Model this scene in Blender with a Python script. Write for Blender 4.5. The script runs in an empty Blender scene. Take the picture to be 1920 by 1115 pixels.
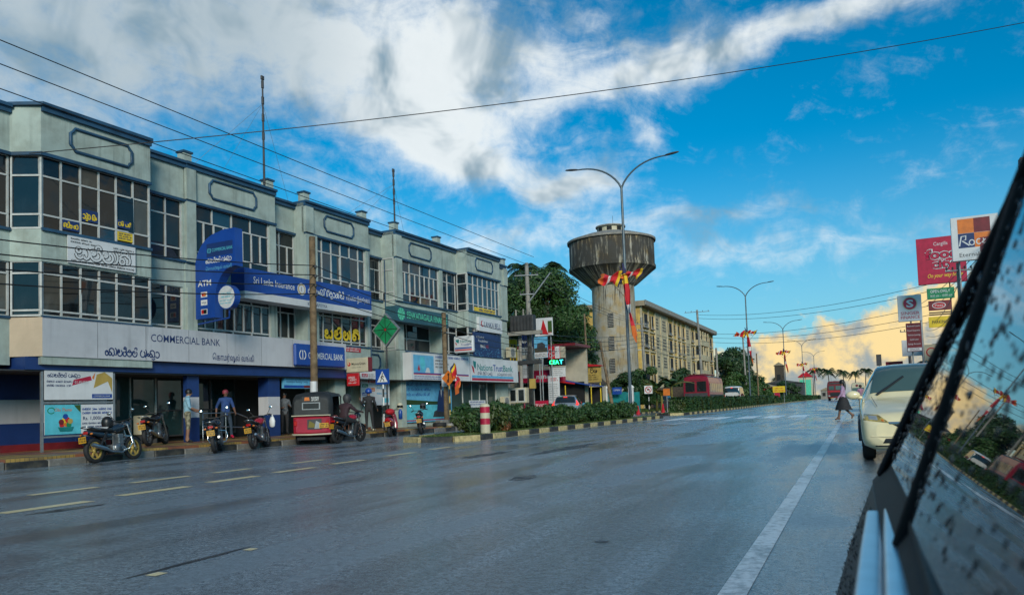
import bpy, bmesh, math, random
from math import sin, cos, pi, radians, hypot
from mathutils import Vector, Matrix, Euler

random.seed(7)
SC = bpy.context.scene
COL = bpy.context.collection

# ------------------------------------------------------------------ camera
cam_d = bpy.data.cameras.new('camera')
cam = bpy.data.objects.new('camera', cam_d)
COL.objects.link(cam)
SC.camera = cam
cam_d.sensor_width = 36.0
cam_d.lens = 27.0
cam_d.clip_start = 0.03
cam_d.clip_end = 6000
cam_d.shift_y = 0.0675
YAW, PITCH, ROLL = radians(24.124), radians(3.0), radians(2.0)
cam.matrix_world = (Matrix.Translation((0, 0, 1.0)) @ Matrix.Rotation(YAW, 4, 'Z')
                    @ Matrix.Rotation(pi / 2 + PITCH, 4, 'X') @ Matrix.Rotation(-ROLL, 4, 'Z'))
cam_d.dof.use_dof = True
cam_d.dof.focus_distance = 24.0
cam_d.dof.aperture_fstop = 12.0

# ------------------------------------------------------------------ render / exposure
SC.render.engine = 'CYCLES'
SC.cycles.use_denoising = True
SC.cycles.max_bounces = 6
SC.cycles.transparent_max_bounces = 12
SC.cycles.caustics_reflective = False
SC.cycles.caustics_refractive = False
SC.cycles.sample_clamp_indirect = 6
SC.view_settings.view_transform = 'Standard'
SC.view_settings.look = 'None'
SC.view_settings.gamma = 1.0
SC.view_settings.exposure = 0.65

# ------------------------------------------------------------------ sun and sky
SUN_EL, SUN_AZ = radians(23), radians(146)       # low, behind the camera and to its right (azimuth from +Y, clockwise)
sun_d = bpy.data.lights.new('sun', 'SUN')
sun_d.energy = 1.8
sun_d.angle = radians(18)
sun_d.color = (1.0, 0.90, 0.76)
sun = bpy.data.objects.new('sun', sun_d)
COL.objects.link(sun)
_sd = Vector((sin(SUN_AZ) * cos(SUN_EL), cos(SUN_AZ) * cos(SUN_EL), sin(SUN_EL)))
sun.rotation_euler = _sd.to_track_quat('Z', 'Y').to_euler()

world = bpy.data.worlds.new('World')
SC.world = world
world.use_nodes = True


class NT:
    """small wrapper to write node graphs as expressions"""
    def __init__(self, nt):
        self.nt = nt
        nt.nodes.clear()

    def n(self, t, **kw):
        nd = self.nt.nodes.new(t)
        for k, v in kw.items():
            setattr(nd, k, v)
        return nd

    def set(self, sock, v):
        if isinstance(v, bpy.types.NodeSocket):
            self.nt.links.new(v, sock)
        elif v is not None:
            sock.default_value = v

    def m(self, op, a, b=None, c=None, clamp=False):
        nd = self.n('ShaderNodeMath', operation=op, use_clamp=clamp)
        self.set(nd.inputs[0], a)
        if b is not None:
            self.set(nd.inputs[1], b)
        if c is not None:
            self.set(nd.inputs[2], c)
        return nd.outputs[0]

    def sstep(self, v, a, b, o0=0.0, o1=1.0):
        nd = self.n('ShaderNodeMapRange', interpolation_type='SMOOTHSTEP')
        for i, x in enumerate((v, a, b, o0, o1)):
            self.set(nd.inputs[i], x)
        return nd.outputs[0]

    def vec(self, x, y, z=0.0):
        nd = self.n('ShaderNodeCombineXYZ')
        for i, v in enumerate((x, y, z)):
            self.set(nd.inputs[i], v)
        return nd.outputs[0]

    def noise(self, v, scale, detail=4.0, rough=0.55, dist=0.0):
        nd = self.n('ShaderNodeTexNoise')
        self.set(nd.inputs['Vector'], v)
        self.set(nd.inputs['Scale'], scale)
        self.set(nd.inputs['Detail'], detail)
        self.set(nd.inputs['Roughness'], rough)
        self.set(nd.inputs['Distortion'], dist)
        return nd.outputs[0]

    def mix(self, f, a, b, blend='MIX'):
        nd = self.n('ShaderNodeMix', data_type='RGBA', blend_type=blend)
        self.set(nd.inputs[0], f)
        for s, v in ((nd.inputs[6], a), (nd.inputs[7], b)):
            if isinstance(v, (tuple, list)) and len(v) == 3:
                v = (*v, 1)
            self.set(s, v)
        return nd.outputs[2]


def build_sky():
    g = NT(world.node_tree)
    tc = g.n('ShaderNodeTexCoord')
    sep = g.n('ShaderNodeSeparateXYZ')
    g.set(sep.inputs[0], tc.outputs['Generated'])
    x, y, z = sep.outputs
    D = 180 / pi
    az = g.m('MULTIPLY', g.m('ARCTAN2', x, y), D)
    el = g.m('MULTIPLY', g.m('ARCSINE', z), D)
    sky = g.n('ShaderNodeTexSky', sky_type='NISHITA')
    sky.sun_disc = False
    sky.sun_elevation = SUN_EL
    sky.sun_rotation = SUN_AZ
    sky.air_density = 1.0
    sky.dust_density = 0.6
    sky.ozone_density = 2.5
    # slow warp of the angular coordinates so that edges curl like real cirrus
    p = g.vec(az, el)
    w1 = g.n('ShaderNodeTexNoise')
    g.set(w1.inputs['Vector'], p)
    w1.inputs['Scale'].default_value = 0.11
    w1.inputs['Detail'].default_value = 3
    ws = g.n('ShaderNodeSeparateColor')
    g.set(ws.inputs[0], w1.outputs['Color'])
    waz = g.m('ADD', az, g.m('MULTIPLY', g.m('SUBTRACT', ws.outputs[0], 0.5), 9.0))
    wel = g.m('ADD', el, g.m('MULTIPLY', g.m('SUBTRACT', ws.outputs[1], 0.5), 5.0))

    def blob(a0, e0, ra, re, rot, amp=1.0, A=waz, E=wel):
        c, s = cos(radians(rot)), sin(radians(rot))
        da = g.m('SUBTRACT', A, a0)
        de = g.m('SUBTRACT', E, e0)
        u = g.m('ADD', g.m('MULTIPLY', da, c / ra), g.m('MULTIPLY', de, s / ra))
        v = g.m('ADD', g.m('MULTIPLY', da, -s / re), g.m('MULTIPLY', de, c / re))
        r2 = g.m('ADD', g.m('MULTIPLY', u, u), g.m('MULTIPLY', v, v))
        return g.m('MULTIPLY', g.m('POWER', 2.718, g.m('MULTIPLY', r2, -1.0)), amp)

    def total(bl):
        t = bl[0]
        for b in bl[1:]:
            t = g.m('ADD', t, b)
        return t
    # high cloud: a grey deck upper left, a bright comma in the middle, a streak to the right
    high = total([blob(*b) for b in (
        (-55, 25, 13, 6.0, 0, 0.95), (-40, 27.5, 9, 4.5, 0, 0.85), (-58, 17, 7, 5, 0, .45),
        (-30, 21.5, 8.5, 4.2, -10, 1.0), (-24, 26, 9, 3.2, 5, .85),
        (-25.5, 18.0, 8, 1.5, -17, 1.1), (-18, 15.6, 3.8, 1.5, 18, 0.8),
        (-13, 23.4, 9, 1.7, 8, .72), (0, 25.2, 14, 1.8, 7, .72), (10, 27.5, 10, 1.5, 10, .5),
        (-13.4, 19.4, 1.6, 1.0, -30, .62), (-2, 10.0, 14, 1.5, 0, .46), (-20, 12, 14, 1.5, 3, .52), (-6, 13.2, 9, .8, 2, .36),
        (-34, 14, 9, 1.4, -20, .42), (9, 16, 3.5, 1.2, 10, .3),
        (-95, 24, 24, 10, 0, .8), (55, 27, 26, 7, 12, .65), (110, 22, 26, 8, 0, .6), (-150, 25, 28, 9, 0, .7), (165, 28, 25, 9, 0, .7),
        (-75, 45, 30, 10, 0, .7), (0, 48, 34, 8, 10, .55), (90, 50, 40, 9, 0, .5), (180, 55, 40, 10, 0, .5))])
    st = g.vec(g.m('MULTIPLY', waz, 0.55), g.m('ADD', g.m('MULTIPLY', wel, 1.25), g.m('MULTIPLY', waz, 0.16)))
    n1 = g.noise(st, 0.30, 7, .62, 0.6)
    n2 = g.noise(g.vec(az, el, 3.0), 0.75, 6, .65, 0.3)
    dens = g.m('ADD', high, g.m('ADD', g.m('MULTIPLY', g.m('SUBTRACT', n1, 0.5), 1.35), g.m('MULTIPLY', g.m('SUBTRACT', n2, .5), .8)))
    d1 = g.sstep(dens, 0.06, 1.22)
    # golden cumulus low over the end of the road, and its like all round the horizon
    n3 = g.noise(g.vec(az, el, 9.0), 0.42, 7, .60, .1)
    n4 = g.noise(g.vec(g.m('MULTIPLY', az, .5), 0.0, 4.0), 0.22, 2, .5)
    top = g.m('ADD', 1.0, g.m('MULTIPLY', g.m('SUBTRACT', n4, .5), 9.0))
    bank = total([blob(*b, A=az, E=el) for b in ((-6.2, 1.5, 4.6, 3.4, 0, 1.0), (-1.0, 4.4, 3.0, 1.7, -20, .55),
                                              (1.0, .8, 7.0, 2.2, 0, .85), (5.0, 3.6, 4.2, 3.8, 0, .95), (11, 3, 7, 4.2, 0, .8),
                                              (40, 9, 9, 5, 10, .7), (60, 12, 9, 6, -10, .75), (82, 8, 12, 6, 0, .75))])
    around = g.m('MULTIPLY', g.sstep(g.m('ABSOLUTE', g.m('SUBTRACT', az, -8)), 18, 34), g.sstep(g.m('SUBTRACT', top, g.m('MULTIPLY', el, .35)), -1.0, 1.6))
    cum = g.m('ADD', g.m('MAXIMUM', bank, g.m('MULTIPLY', around, .8)), g.m('MULTIPLY', g.m('SUBTRACT', n3, .5), 1.5))
    d2 = g.sstep(cum, 0.42, 0.72)
    # colours (radiance before the background strength)
    base = g.mix(1.0, sky.outputs[0], SKY_TINT, 'MULTIPLY')
    hz = g.sstep(el, -2.0, 19.0, 1.0, 0.0)
    base = g.mix(g.m('MULTIPLY', hz, .78), base, SKY_HAZE)
    shade = g.noise(g.vec(az, el, 21.0), 0.16, 4, .55, .4)
    left = g.sstep(az, -44, -30)          # the deck thins and brightens away from the left
    br = g.m('MULTIPLY', g.sstep(shade, .30, .54), g.m('ADD', .36, g.m('MULTIPLY', left, .64)))
    thick = g.sstep(dens, 0.55, 1.6)
    br = g.m('MULTIPLY', br, g.m('SUBTRACT', 1.0, g.m('MULTIPLY', thick, .12)), clamp=True)
    ccol = g.mix(br, CLOUD_DARK, CLOUD_LIGHT)
    c1 = g.mix(g.m('MULTIPLY', d1, .93), base, ccol)
    gl = g.m('ADD', g.noise(g.vec(g.m('SUBTRACT', az, .5), g.m('ADD', el, .6), 9.0), 0.42, 6, .60, .1), g.m('MULTIPLY', el, .03))
    lit = g.sstep(g.m('ABSOLUTE', g.m('ADD', az, 2.0)), 14, 40, 1.0, .25)      # only the cumulus ahead still catches the low sun
    gcol = g.mix(g.m('MULTIPLY', g.sstep(gl, .44, .68), lit), GOLD_DARK, GOLD_LIGHT)
    c2 = g.mix(g.m('MULTIPLY', d2, .95), c1, gcol)
    bg = g.n('ShaderNodeBackground')
    g.set(bg.inputs['Color'], c2)
    bg.inputs['Strength'].default_value = 0.10
    out = g.n('ShaderNodeOutputWorld')
    g.nt.links.new(bg.outputs[0], out.inputs[0])


SKY_TINT = (0.0, 0.60, 0.80)
SKY_HAZE = (2.6, 4.1, 4.7)
CLOUD_LIGHT = (5.9, 6.2, 6.2)
CLOUD_DARK = (1.75, 2.45, 2.9)
GOLD_LIGHT = (6.6, 4.9, 2.2)
GOLD_DARK = (2.2, 2.5, 2.6)
build_sky()

# ------------------------------------------------------------------ materials
MATS = {}


def mat(name, col, rough=0.6, var=0.12, scale=3.0, metal=0.0, bump=0.0, bscale=40.0, coat=0.0, spec=0.5,
        streak=0.0, dirt=None, dirt_amt=0.0, dirt_scale=1.2, rvar=0.0, emit=None, estr=0.0):
    """principled material: base colour broken up by noise, optional vertical rain streaks and dirt patches"""
    if name in MATS:
        return MATS[name]
    m = bpy.data.materials.new(name)
    m.use_nodes = True
    g = NT(m.node_tree)
    tc = g.n('ShaderNodeTexCoord').outputs['Object']
    b = g.n('ShaderNodeBsdfPrincipled')
    o = g.n('ShaderNodeOutputMaterial')
    g.nt.links.new(b.outputs[0], o.inputs[0])
    c = (*col, 1)
    n = g.noise(tc, scale, 5, .6)
    lo = tuple(max(0, v * (1 - var * 1.6)) for v in col)
    hi = tuple(min(1, v * (1 + var)) for v in col)
    cc = g.mix(g.sstep(n, .3, .7), lo, hi)
    if streak > 0:
        mp = g.n('ShaderNodeMapping')
        mp.inputs['Scale'].default_value = (7, 7, .35)
        g.set(mp.inputs[0], tc)
        sn = g.noise(mp.outputs[0], 1.0, 5, .6)
        sn2 = g.noise(tc, .5, 3, .5)
        f = g.m('MULTIPLY', g.sstep(sn, .47, .72), g.sstep(sn2, .35, .65))
        cc = g.mix(g.m('MULTIPLY', f, streak), cc, tuple(v * .42 for v in col))
    if dirt is not None:
        dn = g.noise(tc, dirt_scale, 6, .65)
        cc = g.mix(g.m('MULTIPLY', g.sstep(dn, .45, .75), dirt_amt), cc, dirt)
    g.set(b.inputs['Base Color'], cc)
    if rvar:
        rn = g.noise(tc, scale * 1.7, 4, .6)
        g.set(b.inputs['Roughness'], g.sstep(rn, .3, .7, max(.02, rough - rvar), min(1, rough + rvar)))
    else:
        b.inputs['Roughness'].default_value = rough
    b.inputs['Metallic'].default_value = metal
    b.inputs['Specular IOR Level'].default_value = spec
    b.inputs['Coat Weight'].default_value = coat
    b.inputs['Coat Roughness'].default_value = 0.06
    if bump:
        bn = g.noise(tc, bscale, 4, .6)
        bp = g.n('ShaderNodeBump')
        bp.inputs['Strength'].default_value = bump
        bp.inputs['Distance'].default_value = 0.02
        g.set(bp.inputs['Height'], bn)
        g.set(b.inputs['Normal'], bp.outputs[0])
    if emit:
        b.inputs['Emission Color'].default_value = (*emit, 1)
        b.inputs['Emission Strength'].default_value = estr
    MATS[name] = m
    return m


def shader(name, fn):
    """material from a function that gets (g, object coords, principled)"""
    m = bpy.data.materials.new(name)
    m.use_nodes = True
    g = NT(m.node_tree)
    tc = g.n('ShaderNodeTexCoord').outputs['Object']
    b = g.n('ShaderNodeBsdfPrincipled')
    o = g.n('ShaderNodeOutputMaterial')
    g.nt.links.new(b.outputs[0], o.inputs[0])
    fn(g, tc, b)
    MATS[name] = m
    return m


def bump_to(g, b, h, strength=.3, dist=.02):
    bp = g.n('ShaderNodeBump')
    bp.inputs['Strength'].default_value = strength
    bp.inputs['Distance'].default_value = dist
    g.set(bp.inputs['Height'], h)
    g.set(b.inputs['Normal'], bp.outputs[0])


def _asphalt(g, tc, b):
    sp = g.n('ShaderNodeSeparateXYZ')
    g.set(sp.inputs[0], tc)
    lanes = g.vec(g.m('MULTIPLY', sp.outputs[0], 1.0), g.m('MULTIPLY', sp.outputs[1], .11), 0)
    big = g.noise(lanes, .9, 5, .6, .4)
    patch = g.noise(tc, .35, 5, .62, .5)
    fine = g.noise(tc, 95, 3, .7)
    agg = g.noise(tc, 46, 4, .8)
    agg2 = g.noise(tc, 17, 5, .8)
    c = g.mix(g.sstep(g.m('ADD', g.m('MULTIPLY', fine, .3), g.m('ADD', g.m('MULTIPLY', agg, .35), g.m('MULTIPLY', agg2, .35))), .41, .59), (.040, .056, .068), (.27, .335, .38))
    c = g.mix(g.m('MULTIPLY', g.sstep(patch, .52, .70), .55), c, (.030, .033, .036))
    c = g.mix(g.m('MULTIPLY', g.sstep(big, .50, .64), .45), c, (.036, .046, .054))
    g.set(b.inputs['Base Color'], c)
    wet = g.m('ADD', g.m('MULTIPLY', big, .6), g.m('MULTIPLY', patch, .4))
    g.set(b.inputs['Roughness'], g.sstep(wet, .38, .62, .36, .08))
    b.inputs['Specular IOR Level'].default_value = 1.0
    med = g.noise(tc, 38, 3, .65)
    b.inputs['IOR'].default_value = 1.65
    bump_to(g, b, g.m('ADD', g.m('MULTIPLY', fine, .35), g.m('ADD', g.m('MULTIPLY', med, .35), g.m('MULTIPLY', agg2, .5))), .6, .016)


def _paving(g, tc, b):
    br = g.n('ShaderNodeTexBrick')
    g.set(br.inputs['Vector'], tc)
    br.inputs['Scale'].default_value = 1.0
    br.inputs['Brick Width'].default_value = .22
    br.inputs['Row Height'].default_value = .11
    br.inputs['Mortar Size'].default_value = .006
    br.inputs['Color1'].default_value = (.46, .29, .07, 1)
    br.inputs['Color2'].default_value = (.34, .23, .07, 1)
    br.inputs['Mortar'].default_value = (.05, .04, .035, 1)
    sp = g.n('ShaderNodeSeparateXYZ')
    g.set(sp.inputs[0], tc)
    band = g.m('FRACT', g.m('MULTIPLY', sp.outputs[1], .36))
    red = g.sstep(band, .60, .61)
    c = g.mix(g.m('MULTIPLY', red, .85), br.outputs['Color'], (.26, .08, .05))
    drk = g.sstep(g.m('FRACT', g.m('MULTIPLY', sp.outputs[0], .9)), .70, .72)
    c = g.mix(g.m('MULTIPLY', drk, .6), c, (.06, .055, .05))
    n = g.noise(tc, 1.1, 6, .65)
    c = g.mix(g.m('MULTIPLY', g.sstep(n, .45, .7), .6), c, (.045, .04, .035))
    g.set(b.inputs['Base Color'], c)
    g.set(b.inputs['Roughness'], g.sstep(n, .35, .65, .65, .3))
    bump_to(g, b, br.outputs['Fac'], -.4, .01)


def _ground(g, tc, b):
    n = g.noise(tc, .05, 6, .65)
    n2 = g.noise(tc, 6, 5, .6)
    c = g.mix(g.sstep(n, .4, .6), (.07, .085, .03), (.12, .10, .07))
    c = g.mix(g.m('MULTIPLY', n2, .5), c, (.05, .05, .035))
    g.set(b.inputs['Base Color'], c)
    b.inputs['Roughness'].default_value = .9


def _glass(name, tint, rough=.03, ior=1.75):
    def f(g, tc, b):
        oi = g.n('ShaderNodeObjectInfo')
        c = g.mix(oi.outputs['Random'], tuple(v * .5 for v in tint), tuple(v * 1.5 for v in tint))
        n = g.noise(tc, 1.5, 4, .6)
        c = g.mix(g.m('MULTIPLY', g.sstep(n, .45, .75), .3), c, tuple(min(1, v * 2.2 + .01) for v in tint))
        g.set(b.inputs['Base Color'], c)
        b.inputs['Roughness'].default_value = rough
        b.inputs['IOR'].default_value = ior
        b.inputs['Specular IOR Level'].default_value = .6
        bump_to(g, b, g.noise(tc, 1.1, 2, .5), .04, .05)
    return shader(name, f)


def _leaf(name, c0, c1, c2, sat=0):
    def f(g, tc, b):
        ge = g.n('ShaderNodeNewGeometry')
        n = g.noise(tc, .9, 4, .6)
        r = ge.outputs['Random Per Island']
        c = g.mix(r, c0, c1)
        c = g.mix(g.m('MULTIPLY', g.sstep(n, .5, .7), .6), c, c2)
        g.set(b.inputs['Base Color'], c)
        b.inputs['Roughness'].default_value = .5
        b.inputs['Specular IOR Level'].default_value = .4
        try:
            b.inputs['Subsurface Weight'].default_value = 0.0
        except KeyError:
            pass
    return shader(name, f)


def _markpaint(name, col, wear=.5):
    def f(g, tc, b):
        n = g.noise(tc, 14, 6, .7)
        n2 = g.noise(tc, 1.3, 4, .6)
        c = g.mix(g.m('MULTIPLY', g.sstep(g.m('ADD', g.m('MULTIPLY', n, .6), g.m('MULTIPLY', n2, .4)), .44, .6), wear), col, (.06, .062, .066))
        g.set(b.inputs['Base Color'], c)
        b.inputs['Roughness'].default_value = .28
        bump_to(g, b, g.noise(tc, 40, 4, .7), .4, .012)
    return shader(name, f)


shader('asphalt', _asphalt)
shader('paving', _paving)
shader('ground', _ground)
_glass('pane', (.010, .014, .017), .03, 1.5)
_glass('pane_skytint', (.010, .032, .052), .03, 1.6)  # blue of the reflected sky put into the glass colour
_glass('pane_curtain', (.075, .075, .065), .06, 1.45)
_glass('shopglass', (.012, .03, .032), .04, 1.6)
_glass('carglass', (.012, .016, .017), .02, 1.6)
_glass('screenglass', (.05, .085, .08), .03, 1.5)
_leaf('leaf_dark', (.012, .034, .010), (.030, .070, .014), (.010, .024, .010))
_leaf('leaf_mid', (.022, .060, .012), (.050, .105, .020), (.016, .040, .012))
_leaf('leaf_hedge', (.014, .042, .010), (.038, .085, .016), (.075, .065, .012))
_leaf('leaf_yellow', (.10, .10, .015), (.20, .15, .02), (.06, .08, .015))
_leaf('leaf_red', (.12, .03, .012), (.16, .07, .015), (.04, .05, .012))
_leaf('grass', (.035, .075, .014), (.075, .115, .022), (.09, .09, .03))
_leaf('palm', (.016, .040, .012), (.035, .065, .018), (.02, .035, .014))
_markpaint('paint_white', (.92, .93, .93), .15)
_markpaint('paint_worn', (.56, .59, .62), .7)
_markpaint('paint_yellow', (.86, .70, .38), .12)

mat('wall', (.365, .435, .395), .8, .10, 1.5, streak=.8, dirt=(.16, .17, .13), dirt_amt=.45, bump=.08)
mat('wall_cream', (.50, .45, .34), .8, .08, 1.5, streak=.5, dirt=(.30, .24, .14), dirt_amt=.5)
mat('trim_blue', (.020, .070, .135), .5, .2, 2.0, dirt=(.03, .05, .07), dirt_amt=.5)
mat('frame', (.50, .51, .49), .45, .08, 4, dirt=(.25, .24, .21), dirt_amt=.4)
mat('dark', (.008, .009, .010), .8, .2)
mat('darkgrey', (.04, .042, .045), .6, .2)
mat('bank_white', (.50, .50, .52), .6, .05, 1.0, streak=.35, dirt=(.30, .30, .32), dirt_amt=.35)
mat('bank_beige', (.52, .40, .28), .6, .08, 1.0, streak=.3)
mat('bank_blue', (.012, .040, .160), .42, .15, 1.2, dirt=(.01, .02, .06), dirt_amt=.5)
mat('sign_blue', (.010, .060, .300), .35, .10, 1.0)
mat('navy', (.012, .030, .120), .4, .1)
mat('white', (.70, .70, .68), .45, .05, 2.0, dirt=(.5, .5, .46), dirt_amt=.3)
mat('signwhite', (.62, .63, .64), .4, .05, 1.5, dirt=(.42, .43, .42), dirt_amt=.35, streak=.12)
mat('yellow', (.72, .50, .02), .45, .08)
mat('gold', (.42, .29, .07), .5, .1)
mat('red', (.48, .014, .020), .45, .12)
mat('crimson', (.42, .010, .045), .4, .1)
mat('maroon', (.17, .012, .018), .45, .15, dirt=(.06, .03, .025), dirt_amt=.4)
mat('skyblue', (.12, .40, .62), .45, .1)
mat('aqua', (.10, .50, .60), .45, .1)
mat('teal', (.008, .20, .20), .45, .15)
mat('green', (.010, .22, .085), .4, .15)
mat('senk', (.03, .10, .13), .5, .12)
mat('mint', (.10, .55, .34), .4, .1)
mat('orange', (.65, .17, .02), .45, .12)
mat('black', (.010, .010, .011), .4, .2)
mat('rubber', (.012, .012, .013), .75, .25, 8, dirt=(.05, .045, .04), dirt_amt=.35, dirt_scale=6)
mat('steel', (.42, .43, .44), .3, .1, 4, metal=1.0)
mat('chrome', (.70, .72, .74), .10, .04, 4, metal=1.0)
mat('galv', (.30, .32, .33), .5, .12, 3, metal=.6)
mat('lamp_post', (.10, .13, .145), .45, .12, 3, metal=.4)
mat('concrete', (.27, .255, .225), .85, .16, 2.5, bump=.2, streak=.4)
mat('wood_pole', (.16, .105, .055), .8, .25, 5, streak=.5, dirt=(.28, .22, .13), dirt_amt=.6, dirt_scale=3)
mat('kerb_black', (.028, .028, .027), .6, .25, 8, dirt=(.14, .12, .08), dirt_amt=.5, dirt_scale=5, bump=.3)
mat('kerb_yellow', (.50, .40, .19), .6, .18, 8, dirt=(.10, .085, .05), dirt_amt=.7, dirt_scale=5, bump=.3)
mat('kerb_grey', (.20, .19, .17), .6, .2, 8, dirt=(.05, .05, .045), dirt_amt=.6, dirt_scale=4, bump=.3)
mat('soil', (.06, .05, .03), .9, .3, 5, bump=.4)
mat('bark', (.07, .055, .04), .9, .3, 6, bump=.5)
mat('skin', (.14, .068, .042), .5, .08, 6)
mat('skin2', (.24, .125, .08), .5, .08, 6)
mat('hair', (.008, .007, .007), .45, .2)
mat('plate_yellow', (.55, .29, .015), .45, .06)
mat('plastic_cream', (.52, .47, .33), .5, .08, 3, dirt=(.3, .26, .18), dirt_amt=.4)
mat('engine', (.26, .27, .28), .38, .2, 8, metal=.8)
mat('lens_red', (.40, .008, .006), .15, .1, coat=.5)
mat('lens_orange', (.60, .16, .01), .2, .1, coat=.5)
mat('lens_clear', (.55, .55, .52), .08, .1, 8, metal=.5, coat=.8)
mat('tail_on', (.5, .02, .02), .2, .05, emit=(1.0, .05, .03), estr=.9)


# ------------------------------------------------------------------ mesh builder
class MB:
    def __init__(self):
        self.v, self.f, self.mi, self.sm = [], [], [], []
        self.M = Matrix.Identity(4)
        self.cur = 0
        self.smooth = False

    def at(self, loc=(0, 0, 0), rot=(0, 0, 0), scale=(1, 1, 1)):
        self.M = Matrix.LocRotScale(Vector(loc), Euler(rot), Vector(scale))
        return self

    def add(self, vs, fs, smooth=None):
        b = len(self.v)
        M = self.M
        self.v.extend((M @ Vector(p))[:] for p in vs)
        flip = M.determinant() < 0
        for f in fs:
            t = tuple(b + i for i in f)
            self.f.append(t[::-1] if flip else t)
            self.mi.append(self.cur)
            self.sm.append(self.smooth if smooth is None else smooth)
        return self

    def box(self, x0, x1, y0, y1, z0, z1, bev=0.0):
        if x0 > x1: x0, x1 = x1, x0
        if y0 > y1: y0, y1 = y1, y0
        if z0 > z1: z0, z1 = z1, z0
        if bev <= 0:
            vs = [(x, y, z) for x in (x0, x1) for y in (y0, y1) for z in (z0, z1)]
            return self.add(vs, [(0, 1, 3, 2), (4, 6, 7, 5), (0, 4, 5, 1), (2, 3, 7, 6), (0, 2, 6, 4), (1, 5, 7, 3)], False)
        b = min(bev, (x1 - x0) * .45, (y1 - y0) * .45, (z1 - z0) * .45)
        vs, idx = [], {}
        X, Y, Z = (x0, x1), (y0, y1), (z0, z1)
        for i in (0, 1):
            for j in (0, 1):
                for k in (0, 1):
                    sx, sy, sz = (1, -1)[i] * b, (1, -1)[j] * b, (1, -1)[k] * b
                    for a, p in enumerate(((X[i], Y[j] + sy, Z[k] + sz), (X[i] + sx, Y[j], Z[k] + sz), (X[i] + sx, Y[j] + sy, Z[k]))):
                        idx[(i, j, k, a)] = len(vs)
                        vs.append(p)
        q = lambda *k: idx[k]
        fs = []
        for i in (0, 1):
            l = [q(i, 0, 0, 0), q(i, 0, 1, 0), q(i, 1, 1, 0), q(i, 1, 0, 0)]
            fs.append(l if i == 0 else l[::-1])
            l = [q(0, i, 0, 1), q(1, i, 0, 1), q(1, i, 1, 1), q(0, i, 1, 1)]
            fs.append(l if i == 0 else l[::-1])
            l = [q(0, 0, i, 2), q(0, 1, i, 2), q(1, 1, i, 2), q(1, 0, i, 2)]
            fs.append(l if i == 0 else l[::-1])
        for i in (0, 1):
            for j in (0, 1):
                fs.append([q(i, j, 0, 0), q(i, j, 1, 0), q(i, j, 1, 1), q(i, j, 0, 1)])
                fs.append([q(i, 0, j, 0), q(i, 1, j, 0), q(i, 1, j, 2), q(i, 0, j, 2)])
                fs.append([q(0, i, j, 1), q(1, i, j, 1), q(1, i, j, 2), q(0, i, j, 2)])
                for k in (0, 1):
                    fs.append([q(i, j, k, 0), q(i, j, k, 1), q(i, j, k, 2)])
        c = Vector(((x0 + x1) / 2, (y0 + y1) / 2, (z0 + z1) / 2))
        out = []
        for f in fs:
            p = [Vector(vs[t]) for t in f]
            nrm = (p[1] - p[0]).cross(p[2] - p[0])
            out.append(f if nrm.dot(sum(p, Vector()) / len(p) - c) > 0 else f[::-1])
        return self.add(vs, out, False)

    def tube(self, pts, r, n=8, cap=True, smooth=True):
        pts = [Vector(p) for p in pts]
        rs = r if isinstance(r, (list, tuple)) else [r] * len(pts)
        vs, fs = [], []
        up = None
        for i, p in enumerate(pts):
            d = (pts[min(i + 1, len(pts) - 1)] - pts[max(i - 1, 0)]).normalized()
            if up is None:
                up = Vector((0, 0, 1)) if abs(d.z) < .9 else Vector((1, 0, 0))
            a = d.cross(up)
            if a.length < 1e-4:
                a = d.cross(Vector((0, 1, 0)))
            a.normalize()
            b = a.cross(d).normalized()
            up = b
            for k in range(n):
                t = 2 * pi * k / n
                vs.append((p + (a * cos(t) + b * sin(t)) * rs[i])[:])
        for i in range(len(pts) - 1):
            for k in range(n):
                k2 = (k + 1) % n
                fs.append((i * n + k, i * n + k2, (i + 1) * n + k2, (i + 1) * n + k))
        self.add(vs, fs, smooth)
        if cap:
            self.add([vs[k] for k in range(n)], [tuple(range(n))[::-1]], False)
            self.add(vs[-n:], [tuple(range(n))], False)
        return self

    def lathe(self, prof, n=24, axis='z', smooth=True, a0=0, a1=2 * pi):
        vs, fs = [], []
        full = abs(a1 - a0 - 2 * pi) < 1e-6
        m = n if full else n + 1
        for (r, h) in prof:
            for k in range(m):
                t = a0 + (a1 - a0) * k / n
                c, s = r * cos(t), r * sin(t)
                vs.append({'z': (c, s, h), 'x': (h, c, s), 'y': (s, h, c)}[axis])
        for i in range(len(prof) - 1):
            for k in range(n):
                k2 = (k + 1) % m
                fs.append((i * m + k, i * m + k2, (i + 1) * m + k2, (i + 1) * m + k))
        return self.add(vs, fs, smooth)

    def ball(self, c, r, n=12, m=8):
        rx, ry, rz = r if isinstance(r, (list, tuple)) else (r, r, r)
        vs, fs = [], []
        for i in range(m + 1):
            t = -pi / 2 + pi * i / m
            for k in range(n):
                a = 2 * pi * k / n
                vs.append((c[0] + rx * cos(t) * cos(a), c[1] + ry * cos(t) * sin(a), c[2] + rz * sin(t)))
        for i in range(m):
            for k in range(n):
                k2 = (k + 1) % n
                fs.append((i * n + k, i * n + k2, (i + 1) * n + k2, (i + 1) * n + k))
        return self.add(vs, fs, True)

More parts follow.
